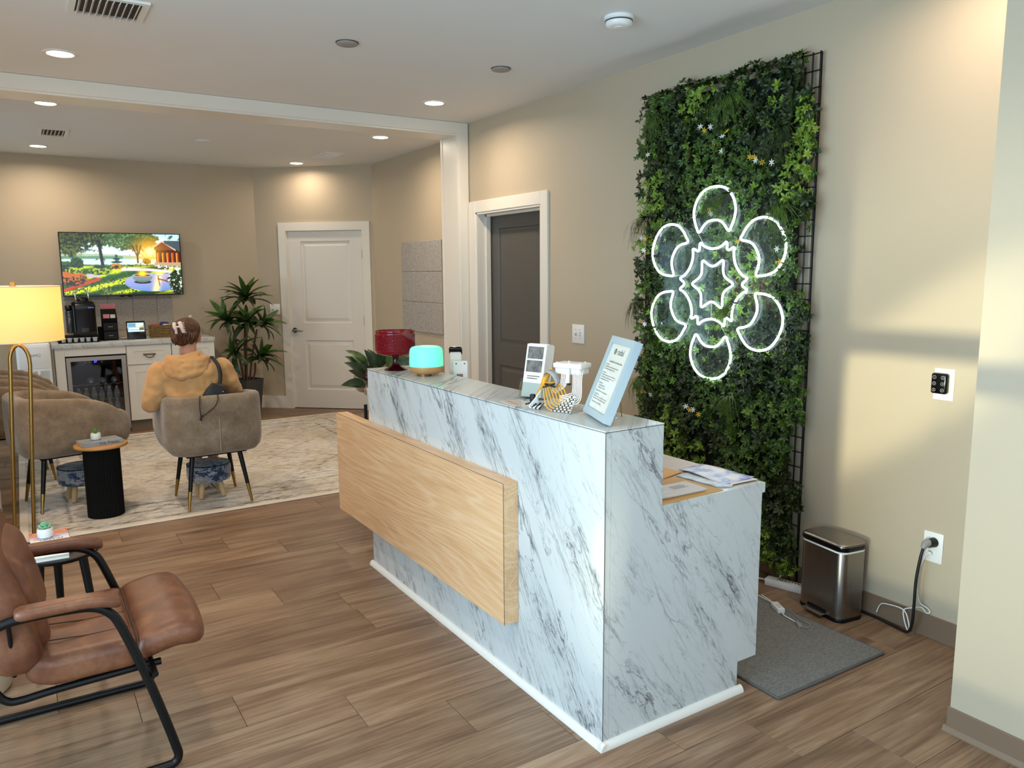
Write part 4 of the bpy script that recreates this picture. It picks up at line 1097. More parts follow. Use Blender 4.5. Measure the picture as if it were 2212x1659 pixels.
M_['mat_edge'] = pm('mat_overlock', '#5c5a57', 0.95, bump=(160, 0.6))
for a, b in (((-0.335, 0.0, 0.0055), (0.305, 0.0, 0.0055)), ((0.305, 0.0, 0.0055), (0.305, 0.92, 0.0055)), ((-0.335, 0.0, 0.0055), (-0.335, 0.92, 0.0055))):
    MB().cyl(a, b, 0.0055, 0.0055, 8).build('bound_edge', M_['mat_edge'], mt, 60)

# outlet, plug and leads
ot, Mo = wall_plate('power_outlet', 'white wall outlet with a black plug low on the right wall', 'outlet', (XW, 1.672, 0.402), (0, -1, 0), (0, 0, 1), 0.082, 0.130)
MB().rbox(-0.017, 0.017, -0.034, -0.010, 0.006, 0.0085, 0.002, 1, 0, Mo).build('socket_face', M_['white_plastic'], ot)
M_['rubber'] = pm('black_rubber', '#0d0d0e', 0.5)
pl = thing('power_cable', 'thick black power cord hanging from the wall outlet to the floor', 'cord', (XW, 1.68, 0.42))
def W(pts): return [Vector(p) - Vector((XW, 1.68, 0.42)) for p in pts]
MB().cyl(*W([(XW - 0.0065, 1.668, 0.425), (XW - 0.040, 1.674, 0.425)]), 0.021, 0.018, 20).build('plug', M_['rubber'], pl, 40)
MB().tube(W([(XW - 0.034, 1.674, 0.428), (XW - 0.052, 1.680, 0.422), (XW - 0.060, 1.684, 0.405)]), [0.018, 0.016, 0.010], 12).build('plug_collar', M_['grey_plastic'], pl, 50)
path = smooth_path(W([(XW - 0.055, 1.682, 0.415), (XW - 0.066, 1.688, 0.36), (XW - 0.072, 1.696, 0.26), (XW - 0.070, 1.698, 0.15), (XW - 0.066, 1.703, 0.07), (XW - 0.050, 1.728, 0.0145), (XW - 0.034, 1.79, 0.0068), (XW - 0.018, 1.88, 0.0066), (XW - 0.0135, 1.99, 0.0066), (XW - 0.0135, 2.22, 0.0066)]), 8)
MB().tube(path, 0.0062, 10).build('lead', M_['rubber'], pl, 60)
uc = thing('charging_cable', 'thin white charging cable looping below the wall outlet', 'cable', (XW, 1.68, 0.38))
def W2(pts): return [Vector(p) - Vector((XW, 1.68, 0.38)) for p in pts]
MB().rbox(-0.006, 0.006, -0.010, 0.006, -0.004, 0.004, 0.002, 1, 0, Matrix.Translation((-0.024, -0.004, 0.0)) @ Matrix.Rotation(pi / 2, 4, 'Y')).build('usb_plug', M_['white_plastic'], uc)
path = smooth_path(W2([(XW - 0.030, 1.680, 0.376), (XW - 0.040, 1.690, 0.345), (XW - 0.045, 1.705, 0.26), (XW - 0.030, 1.700, 0.16), (XW - 0.014, 1.672, 0.135), (XW - 0.010, 1.660, 0.120), (XW - 0.016, 1.672, 0.112), (XW - 0.024, 1.690, 0.132), (XW - 0.030, 1.722, 0.120), (XW - 0.034, 1.760, 0.098), (XW - 0.042, 1.752, 0.06), (XW - 0.046, 1.735, 0.025), (XW - 0.052, 1.722, 0.020), (XW - 0.048, 1.728, 0.055), (XW - 0.036, 1.762, 0.098), (XW - 0.026, 1.85, 0.090), (XW - 0.018, 1.880, 0.070), (XW - 0.016, 1.895, 0.030)]), 8)
MB().tube(path, 0.0026, 8).build('lead', M_['white_plastic'], uc, 60)

# numbered keypad on its plate
kpd, Mk = wall_plate('wall_keypad', 'black six-button keypad on a white plate on the right wall', 'keypad', (XW, 1.677, 1.094), (0, -1, 0), (0, 0, 1), 0.082, 0.130)
MB().rbox(-0.036, 0.030, -0.040, 0.052, 0.006, 0.016, 0.005, 2, 0, Mk).build('mount', M_['white_plastic'], kpd, 40)
MB().rbox(-0.034, 0.030, -0.036, 0.048, 0.016, 0.044, 0.009, 3, 0, Mk).build('keypad_body', M_['black_gloss'], kpd, 40)
M_['mark'] = pm('grey_marking', '#c9c9c9', 0.5)
for i in range(6):
    u = -0.019 + 0.034 * (i % 2); v = 0.032 - 0.026 * (i // 2)
    Mq = Mk @ Matrix.Translation((u, v, 0.0443))
    MB().tube([(0.0068 * cos(a * pi / 8), 0.0068 * sin(a * pi / 8), 0) for a in range(16)], 0.0005, 5, closed=True, M=Mq).build('button_ring', M_['mark'], kpd)
    put_text('lettering', str(i + 1), 0.0085, M_['mark'], Mq, kpd)

# power supply, in-line adapter and leads on the floor behind the desk
ps = thing('power_supply', 'long white power supply lying at the foot of the green wall', 'power supply', (3.088, 2.335, 0), radians(17))
MB().rbox(-0.026, 0.026, -0.105, 0.100, 0.0, 0.036, 0.004, 2).build('case', M_['white_plastic'], ps, 40)
put_text('lettering', 'ALLOWP', 0.034, M_['ink'], Matrix.Translation((0.004, -0.02, 0.0363)) @ Matrix.Rotation(-pi / 2, 4, 'Z'), ps, bold=True)
MB().tube(smooth_path([(0, 0.098, 0.018), (-0.01, 0.14, 0.020), (-0.05, 0.17, 0.010), (-0.09, 0.15, 0.004), (-0.12, 0.10, 0.0032)], 6), 0.003, 8).build('lead', M_['white_plastic'], ps, 60)
ad = thing('cable_adapter', 'small white in-line adapter lying on the grey mat edge', 'adapter', (2.838, 2.186, 0.0090), radians(-28))
MB().rbox(-0.017, 0.017, -0.042, 0.042, 0.0, 0.022, 0.003, 2).build('case', M_['white_plastic'], ad, 40)
for i in range(3): MB().box(-0.008 + i * 0.006, -0.006 + i * 0.006, -0.028, 0.012, 0.0218, 0.0223).build('printed_line', M_['grey_plastic'], ad)
MB().tube(smooth_path([(0, -0.041, 0.011), (0.0, -0.075, 0.006), (0.018, -0.120, 0.0035), (0.022, -0.145, 0.0040)], 6), 0.0026, 8).build('lead', M_['white_plastic'], ad, 60)
MB().rbox(0.014, 0.032, -0.185, -0.145, 0.0, 0.014, 0.003, 2).build('connector', M_['grey_plastic'], ad, 40)
MB().tube(smooth_path([(0.023, -0.184, 0.006), (0.050, -0.196, 0.0035), (0.075, -0.165, 0.0032), (0.055, -0.11, 0.0032), (0.05, -0.03, 0.0032), (0.012, 0.03, 0.003)], 8), 0.0022, 8).build('lead', M_['grey_plastic'], ad, 60)
MB().tube(smooth_path([(-0.006, 0.041, 0.010), (-0.006, 0.09, 0.004), (-0.03, 0.16, 0.003)], 6), 0.0026, 8).build('lead', M_['white_plastic'], ad, 60)
MB().tube(smooth_path([(0.008, 0.041, 0.010), (0.006, 0.08, 0.004), (-0.01, 0.16, 0.003)], 6), 0.0026, 8).build('lead', M_['white_plastic'], ad, 60)
# ================================================================ leather armchair, small black table, floor lamp
def soft_box(x0, x1, y0, y1, z0, z1, r, n=12, warp=None, crown=0.0):
    """rounded, evenly subdivided box; warp(p) bends it"""
    bm = bmesh.new(); bmesh.ops.create_cube(bm, size=2)
    bmesh.ops.subdivide_edges(bm, edges=list(bm.edges), cuts=n, use_grid_fill=True)
    c = Vector(((x0 + x1) / 2, (y0 + y1) / 2, (z0 + z1) / 2)); h = Vector(((x1 - x0) / 2, (y1 - y0) / 2, (z1 - z0) / 2))
    r = min(r, h.x, h.y, h.z)
    def ease(t): return math.copysign(abs(t) ** 0.75, t)
    for v in bm.verts:
        q = v.co.copy()
        p = Vector((ease(q.x) * h.x, ease(q.y) * h.y, ease(q.z) * h.z))
        inner = Vector((max(-h.x + r, min(h.x - r, p.x)), max(-h.y + r, min(h.y - r, p.y)), max(-h.z + r, min(h.z - r, p.z))))
        d = p - inner
        if d.length > 1e-6: p = inner + d.normalized() * r
        if crown:
            k = (1 - (p.x / h.x) ** 2) * (1 - (p.y / h.y) ** 2)
            p.z += crown * max(k, 0) * (1 if p.z > 0 else -0.3)
        v.co = c + p
        if warp: v.co = warp(v.co)
    mb = MB(); bm.verts.index_update()
    mb.add([v.co.copy() for v in bm.verts], [[v.index for v in f.verts] for f in bm.faces]); bm.free()
    return mb
def leather_mat():
    t = NT('cognac_leather')
    a = t.noise(t.pos(), 9, 5, 0.6, 0.6); b = t.noise(t.pos(), 55, 4, 0.6); w = t.n('ShaderNodeTexVoronoi', {'Vector': t.pos(), 'Scale': 420.0}).outputs[0]
    c = t.ramp(t.math('ADD', t.math('MULTIPLY', a, 0.75), t.math('MULTIPLY', b, 0.25)), [(0.30, srgb('#522d1c')), (0.52, srgb('#70422b')), (0.72, srgb('#8c5c3d'))])
    t.p(color=c, rough=t.math('ADD', 0.34, t.math('MULTIPLY', b, 0.18)), spec=0.5, normal=t.bump(w, 0.10, 0.001)); return t.m
M_['leather'] = leather_mat(); M_['stitch'] = pm('leather_seam', '#3b1f13', 0.6)
lc = thing('leather_armchair', 'cognac leather armchair on a black tubular sled frame, cut by the left edge', 'armchair', (0.13, 2.785, 0))
LO = Vector((0.13, 2.785, 0))
def L(mb): mb.v = [(x - LO.x, y - LO.y, z - LO.z) for x, y, z in mb.v]; return mb
def seat_warp(p):
    q = p.copy()
    if q.x < 0.0: q.z += 0.02 * ((0.0 - q.x) / 0.06) ** 1
    e = (abs(q.y - 2.785) / 0.26); q.z += 0.012 * max(0, e - 0.55) * (1 if q.z > 0.40 else 0)
    return q
L(soft_box(-0.075, 0.236, 2.527, 3.040, 0.345, 0.436, 0.034, 14, seat_warp)).build('seat', M_['leather'], lc, 70)
def nose_warp(p):
    q = p.copy(); t_ = (q.x - 0.215) / 0.215
    q.z += 0.030 * sin(max(0, min(1, t_)) * pi * 0.62) - 0.050 * max(0, t_ - 0.55) ** 1.2
    b = 1 - ((q.y - 2.785) / 0.27) ** 2
    q.x += 0.020 * b * max(0, t_)
    return q
L(soft_box(0.212, 0.420, 2.520, 3.050, 0.350, 0.438, 0.042, 14, nose_warp)).build('seat_front_roll', M_['leather'], lc, 70)
for yy in (2.655, 2.785, 2.915):
    L(MB().tube([(-0.03, yy, 0.4480), (0.10, yy, 0.4362), (0.212, yy, 0.4350)], 0.0022, 6)).build('seat_seam', M_['stitch'], lc, 60)
L(MB().tube(smooth_path([(0.226, 2.533, 0.372), (0.228, 2.540, 0.425), (0.226, 2.60, 0.4405), (0.224, 2.785, 0.4400), (0.226, 2.97, 0.4405), (0.228, 3.030, 0.425)], 6), 0.003, 6)).build('seat_seam', M_['stitch'], lc, 60)
def back_warp(p):
    q = p.copy(); h = q.z - 0.40
    q.x += -0.10 * h - 0.35 * max(0, h - 0.10) ** 1.6
    q.x += 0.020 * (abs(q.y - 2.785) / 0.26) ** 2
    return q
L(soft_box(-0.175, -0.030, 2.515, 3.045, 0.400, 1.02, 0.060, 16, back_warp)).build('back_cushion', M_['leather'], lc, 70)
def back_warp2(p):
    q = back_warp(p); return q
L(soft_box(-0.118, 0.000, 2.560, 3.000, 0.445, 0.76, 0.052, 14, back_warp)).build('lumbar_cushion', M_['leather'], lc, 70)
def side(yy):
    s = 1 if yy > 2.785 else -1
    pts = [(-0.42, yy, 0.40), (-0.36, yy, 0.46), (-0.22, yy, 0.545), (-0.13, yy, 0.585), (-0.06, yy, 0.597), (0.06, yy, 0.594), (0.115, yy, 0.585), (0.152, yy, 0.560), (0.178, yy, 0.515), (0.228, yy, 0.366), (0.270, yy, 0.218), (0.306, yy, 0.075), (0.312, yy, 0.040), (0.302, yy, 0.020), (0.278, yy, 0.0145), (0.20, yy, 0.0145), (0.0, yy, 0.0145), (-0.30, yy, 0.0145), (-0.46, yy, 0.0145)]
    L(MB().tube(smooth_path(pts, 6), 0.0138, 12)).build('side_frame', M_['black'], lc, 60, 'black tubular arm and sled leg')
    def arm_warp(p):
        q = p.copy(); x = q.x
        q.z += -0.16 * max(0, x - 0.09) ** 1.35 * 3.2
        return q
    L(soft_box(-0.085, 0.186, yy - 0.030, yy + 0.030, 0.594, 0.630, 0.017, 12, arm_warp)).build('arm_pad', M_['leather'], lc, 70, 'padded leather arm')
side(2.49); side(3.08)
for yy in (2.560, 3.010):
    pts = [(0.290, yy, 0.336), (0.2, yy, 0.334), (0.0, yy, 0.328), (-0.09, yy, 0.322), (-0.125, yy, 0.330), (-0.150, yy, 0.365), (-0.19, yy, 0.46), (-0.25, yy, 0.60), (-0.35, yy, 0.85)]
    L(MB().tube(smooth_path(pts, 6), 0.0115, 10)).build('seat_rail', M_['black'], lc, 60)
L(MB().cyl((0.262, 2.478, 0.335), (0.262, 3.092, 0.335), 0.010, 0.010, 10)).build('cross_bar', M_['black'], lc, 60)
L(MB().cyl((-0.40, 2.49, 0.0145), (-0.40, 3.08, 0.0145), 0.0125, 0.0125, 10)).build('cross_bar', M_['black'], lc, 60)
L(MB().cyl((-0.10, 2.49, 0.590), (-0.10, 2.56, 0.40), 0.006, 0.006, 8)).build('brace', M_['black'], lc, 60)

# small round black table with two books and a succulent
bt = thing('side_table', 'small round black side table behind the leather armchair', 'side table', (0.055, 3.47, 0))
ZT = 0.47
MB().lathe([(0.0, ZT - 0.016), (0.138, ZT - 0.016), (0.143, ZT - 0.010), (0.143, ZT - 0.003), (0.140, ZT), (0.0, ZT)], 48).build('table_top', M_['black'], bt, 40)
for k in range(3):
    a = radians(-25 + 120 * k)
    MB().cyl((0.085 * cos(a), 0.085 * sin(a), ZT - 0.016), (0.130 * cos(a), 0.130 * sin(a), 0.0), 0.017, 0.011, 14).build('leg', M_['black'], bt, 50)
M_['pages'] = pm('book_pages', '#e8e4d8', 0.7)
b1 = MB().rbox(-0.068, 0.066, -0.098, 0.10, 0, 0.016, 0.001, 1); bo = thing('book', 'white-edged book lying underneath the orange and purple book', 'book', (0.022, 3.455, ZT), radians(-2))
MB().box(-0.066, 0.064, -0.094, 0.098, 0.0015, 0.0155).build('pages', M_['pages'], bo); b1.v = [(x, y, z) for x, y, z in b1.v]
MB().box(-0.068, 0.066, -0.098, 0.10, 0.0, 0.0015).build('cover', M_['white_plastic'], bo); MB().box(-0.068, 0.066, -0.098, 0.10, 0.0155, 0.017).build('cover', M_['white_plastic'], bo)
def cover_mat():
    t = NT('sunset_cover'); X, Y, Z = t.sep(t.obj())
    f = t.math('ADD', t.math('MULTIPLY', Y, 8.5), 0.08)
    f2 = t.math('ADD', f, t.math('MULTIPLY', t.math('SUBTRACT', t.noise(t.obj(), 18, 3), 0.5), 0.25))
    t.p(color=t.ramp(f2, [(0.05, srgb('#e6dfe6')), (0.28, srgb('#cfc3da')), (0.48, srgb('#a691b8')), (0.60, srgb('#d98a63')), (0.78, srgb('#de6f3a')), (0.95, srgb('#d2563a'))]), rough=0.3); return t.m
bk = thing('book', 'paperback with an orange to purple sunset cover on the small black table', 'book', (0.030, 3.545, ZT + 0.017), radians(2))
MB().box(-0.068, 0.066, -0.103, 0.103, 0.0008, 0.0155).build('pages', M_['pages'], bk)
MB().box(-0.070, 0.0675, -0.105, 0.105, 0.0155, 0.0165).build('cover', cover_mat(), bk, None, 'orange to purple cover')
MB().box(-0.070, 0.0675, -0.105, 0.105, 0.0, 0.0008).build('back_cover', M_['white_plastic'], bk)
MB().box(0.0665, 0.0680, -0.105, 0.105, 0.0, 0.0165).build('spine', pm('dark_green_spine', '#4b5443', 0.5), bk)
UP = Matrix.Rotation(pi, 4, 'Z')
for txt, s_, v, mt_ in (("MAN'S SEARCH", 0.0175, -0.090, 'white'), ('FOR', 0.0165, -0.066, 'white'), ('MEANING', 0.0185, -0.043, 'white'), ('VIKTOR E.', 0.017, -0.016, 'ink'), ('FRANKL', 0.024, 0.010, 'ink')):
    put_text('lettering', txt, s_, M_[mt_], UP @ Matrix.Translation((0, v, 0.0168)), bk)
MB().prism([(0.010 * cos(a * pi / 10), 0.010 * sin(a * pi / 10)) for a in range(20)], 0.0166, 0.0168, 'z', M=Matrix.Translation((-0.050, 0.01, 0))).build('printed_sun', pm('sun_yellow', '#e9a92f', 0.4), bk)

def succulent(label, loc, s, pot_r, pot_h, kind, cc, group):
    t = thing('succulent_pot', label, 'potted plant', loc, 0, group)
    pr = [(0.0, 0.0), (pot_r * 0.72, 0.0), (pot_r * 0.86, pot_h * 0.12)]
    for i in range(6):
        z = pot_h * (0.15 + 0.125 * i); rr = pot_r * (0.90 + 0.10 * sin((0.15 + 0.125 * i) * pi))
        pr += [(rr, z), (rr * 1.03, z + pot_h * 0.05), (rr, z + pot_h * 0.10)]
    pr += [(pot_r * 0.90, pot_h), (pot_r * 0.82, pot_h), (pot_r * 0.80, pot_h * 0.85), (0, pot_h * 0.85)]
    MB().lathe(pr, 36).build('pot', M_['white_pot'], t, 60, 'white ribbed pot')
    r = random.Random(int(loc[0] * 1000)); me = None
    mb = MB()
    if kind == 'rosette': mb.sphere((0, 0, 0), 1, 8, 6, sz=(0.32, 0.5, 0.13)); mb.v = [(x * (1.15 - 0.5 * max(0, y)), y + 0.5, z + 0.25 * y * y) for x, y, z in mb.v]
    else: mb.tube([(0, 0, 0), (0, 0.4, 0.05), (0, 0.8, 0.2), (0, 1.05, 0.4)], [0.13, 0.16, 0.10, 0.02], 6)
    me = mb.mesh('leaf', cc, 70)
    lay = [(6, 0.9, 1.0), (6, 0.55, 0.8), (4, 0.2, 0.6)] if kind == 'rosette' else [(8, 0.9, 1.0), (7, 0.5, 1.0), (5, 0.15, 0.9)]
    for li, (n, tilt, sc) in enumerate(lay):
        for k in range(n):
            a = 2 * pi * k / n + li * 0.5 + r.uniform(-0.15, 0.15)
            o = link('leaf', me, t)
            o.matrix_local = Matrix.Translation((0, 0, pot_h * 0.92 + li * s * 0.22)) @ Matrix.Rotation(a, 4, 'Z') @ Matrix.Rotation(pi / 2 - tilt - 0.15, 4, 'X') @ Matrix.Scale(s * sc, 4)
    return t
M_['white_pot'] = pm('white_ceramic', '#e9e8e6', 0.35)
succulent('mint-green succulent in a white ribbed pot on the orange and purple book', (0.014, 3.565, ZT + 0.0335), 0.030, 0.029, 0.040, 'rosette', pm('mint_leaf', '#7fbf94', 0.5, var=(30, 0.25)), 'small succulents in white pots')

# cream bin partly hidden behind the armchair
cb = MB().lathe([(0.0, 0.0), (0.150, 0.0), (0.158, 0.008), (0.164, 0.10), (0.172, 0.27), (0.170, 0.275), (0.162, 0.27), (0.152, 0.02), (0.0, 0.015)], 40).build('planter_tub', pm('cream_plastic', '#d8cdb8', 0.5), None, 50)
cb.location = (-0.300, 3.400, 0); tag(cb, 'plain cream tub on the floor behind the leather armchair', 'tub')

# gold floor lamp with drum shade
lm = thing('floor_lamp', 'gold hairpin floor lamp with a glowing cream drum shade', 'floor lamp', (-0.085, 5.09, 0))
MB().lathe([(0.0, 0.0), (0.092, 0.0), (0.094, 0.004), (0.092, 0.012), (0.0, 0.014)], 40).build('base', M_['gold'], lm, 40)
dxt = 0.064
pts = [(-0.046, 0, 0.012), (-0.046 + dxt * 0.5, 0, 0.55), (-0.047 + dxt, 0, 1.06)] + [(dxt - 0.047 * cos(a * pi / 12), 0, 1.075 + 0.100 * sin(a * pi / 12)) for a in range(1, 12)] + [(0.047 + dxt, 0, 1.06), (0.046 + dxt * 0.5, 0, 0.55), (0.046, 0, 0.012)]
MB().tube(pts, 0.0105, 12).build('hairpin_stem', M_['gold'], lm, 50)
MB().cyl((dxt, 0, 1.165), (dxt, 0, 1.235), 0.0095, 0.0095, 12).build('neck', M_['gold'], lm, 50)
t = NT('lampshade_fabric'); n1 = t.noise(t.mapping(t.obj(), (40, 40, 120)), 3, 2)
X, Y, Z = t.sep(t.obj())
dfs = t.n('ShaderNodeBsdfDiffuse', {0: (*srgb('#efe6d2'), 1)}); tr = t.n('ShaderNodeBsdfTranslucent', {0: (*srgb('#f2d3a0'), 1)})
em = t.n('ShaderNodeEmission', {0: (*srgb('#ffb455'), 1), 1: 0.24})
ms = t.n('ShaderNodeMixShader', {0: 0.6, 1: dfs.outputs[0], 2: tr.outputs[0]}); ad_ = t.n('ShaderNodeAddShader', {0: ms.outputs[0], 1: em.outputs[0]})
t.t.links.new(ad_.outputs[0], t.out.inputs[0]); M_['shade'] = t.m
SH = MB(); rr = 0.228
SH.v = []; n_ = 64
prof = [(rr, 1.200), (rr, 1.500), (rr - 0.003, 1.500), (rr - 0.003, 1.200), (rr, 1.200)]
SH.lathe(prof, n_); SH.f = SH.f[:-2] if prof[0][0] > 1e-5 else SH.f; SH.mi = SH.mi[:len(SH.f)]
SH.v = [(x + dxt, y, z) for x, y, z in SH.v]
SH.build('lamp_shade', M_['shade'], lm, 40, 'cream drum shade, lit')
tr_ = MB()
for zz in (1.200, 1.500): tr_.tube([(dxt + rr * cos(a * pi / 24), rr * sin(a * pi / 24), zz) for a in range(48)], 0.0028, 6, closed=True)
for zz in (1.200, 1.500): MB().tube([(dxt + rr * cos(a * pi / 24), rr * sin(a * pi / 24), zz) for a in range(48)], 0.0028, 6, closed=True).build('shade_rim', pm('shade_tape', '#e9d9b4', 0.6), lm, 60)
MB().cyl((dxt, 0, 1.225), (dxt, 0, 1.300), 0.013, 0.013, 12).build('socket', M_['gold'], lm)
for k in range(3):
    a = k * 2 * pi / 3
    MB().cyl((dxt, 0, 1.490), (dxt + (rr - 0.003) * cos(a), (rr - 0.003) * sin(a), 1.495), 0.002, 0.002, 6).build('shade_spoke', M_['gold'], lm)
MB().sphere((dxt, 0, 1.345), 0.030, 16, 10, sz=(0.03, 0.03, 0.042)).build('bulb', emit('warm_bulb', '#ffd9a0', 8.0), lm, 60)
MB().rbox(dxt - 0.015, dxt + 0.015, -0.015, 0.015, 1.490, 1.525, 0.003, 1).build('finial', M_['gold'], lm)
d = bpy.data.lights.new('lamp_bulb', 'POINT'); d.energy = 4; d.color = (1.0, 0.74, 0.46); d.shadow_soft_size = 0.05
o = bpy.data.objects.new('lamp_bulb', d); col.objects.link(o); o.parent = lm; o.location = (dxt, 0, 1.42)
# ================================================================ lounge: rug, tub chairs, stools, tables
def rug_mat():
    t = NT('distressed_rug'); P = t.pos(); X, Y, Z = t.sep(P)
    # distance to the nearest edge -> borders; the field carries a worn oriental pattern
    ex = t.math('MINIMUM', t.math('SUBTRACT', X, -0.11), t.math('SUBTRACT', 2.97, X)); ey = t.math('MINIMUM', t.math('SUBTRACT', Y, 5.185), t.math('SUBTRACT', 8.275, Y))
    e = t.math('MINIMUM', ex, ey)
    wob = t.noise(P, 7, 3, 0.6)
    e2 = t.math('ADD', e, t.math('MULTIPLY', t.math('SUBTRACT', wob, 0.5), 0.05))
    lines = t.math('SUBTRACT', 1.0, t.math('MULTIPLY', t.math('ABSOLUTE', t.math('SUBTRACT', t.math('FRACT', t.math('MULTIPLY', e2, 5.5)), 0.5)), 9.0), clamp=True)
    bmask = t.math('LESS_THAN', e, 0.62)
    vor = t.n('ShaderNodeTexVoronoi', {'Vector': t.n('ShaderNodeVectorMath', {0: P, 1: t.n('ShaderNodeVectorMath', {0: t.noise(P, 5, 3, 0.6, out='Color'), 1: (0.12, 0.12, 0.0)}, operation='MULTIPLY').outputs[0]}, operation='ADD').outputs[0], 'Scale': 8.5}, feature='DISTANCE_TO_EDGE').outputs[0]
    mot = t.math('SUBTRACT', 1.0, t.math('MULTIPLY', vor, 8.0), clamp=True)
    vo2 = t.n('ShaderNodeTexVoronoi', {'Vector': t.mapping(P, (1, 1.6, 1)), 'Scale': 17.0}).outputs[0]
    dots = t.math('SUBTRACT', 1.0, t.math('MULTIPLY', t.math('ABSOLUTE', t.math('SUBTRACT', vo2, 0.33)), 9.0), clamp=True)
    mot = t.math('MAXIMUM', mot, t.math('MULTIPLY', dots, 0.8))
    # diagonal lattice and big medallions
    dg = t.math('ABSOLUTE', t.math('SUBTRACT', t.math('FRACT', t.math('MULTIPLY', t.math('ADD', X, Y), 1.35)), 0.5)); dg2 = t.math('ABSOLUTE', t.math('SUBTRACT', t.math('FRACT', t.math('MULTIPLY', t.math('SUBTRACT', X, Y), 1.35)), 0.5))
    lat = t.math('SUBTRACT', 1.0, t.math('MULTIPLY', t.math('MINIMUM', dg, dg2), 26.0), clamp=True)
    wear = t.ramp(t.noise(t.mapping(P, (3, 9, 1)), 3.0, 6, 0.7), [(0.36, (0.1, 0.1, 0.1)), (0.56, (1, 1, 1))])
    dash = t.n('ShaderNodeMapRange', {0: t.noise(t.mapping(P, (5, 17, 1)), 2.0, 4, 0.62, 0.4), 1: 0.52, 2: 0.60, 3: 0.0, 4: 1.0}).outputs[0]
    blot = t.n('ShaderNodeMapRange', {0: t.noise(P, 2.4, 4, 0.6), 1: 0.42, 2: 0.62, 3: 0.25, 4: 1.0}).outputs[0]
    pat = t.math('ADD', t.math('MULTIPLY', lines, t.math('MULTIPLY', bmask, 0.9)), t.math('ADD', t.math('MULTIPLY', mot, 0.30), t.math('MULTIPLY', lat, 0.35)))
    pat = t.math('MULTIPLY', pat, wear)
    pat = t.math('ADD', pat, t.math('MULTIPLY', dash, t.math('MULTIPLY', blot, 0.75)), clamp=True)
    hue = t.noise(P, 1.6, 3)
    base = t.ramp(hue, [(0.35, srgb('#c8bcaa')), (0.55, srgb('#dad1c4')), (0.7, srgb('#d0cecb'))])
    darkc = t.ramp(t.noise(P, 2.3, 2), [(0.4, srgb('#6f685f')), (0.55, srgb('#74777d')), (0.66, srgb('#84725c'))])
    c = t.mix(t.math('MULTIPLY', pat, 0.95), base, darkc)
    c = t.mix(t.math('LESS_THAN', e, 0.045), c, srgb('#dccfbe'))
    t.p(color=c, rough=0.95, spec=0.1, normal=t.bump(t.noise(P, 300, 2), 0.2, 0.003)); return t.m
rg = MB().rbox(-0.11, 2.97, 5.185, 8.275, 0.0005, 0.009, 0.003, 1).build('rug', rug_mat())
tag(rg, 'large pale distressed oriental rug under the lounge chairs', 'rug')
RZ = 0.0096

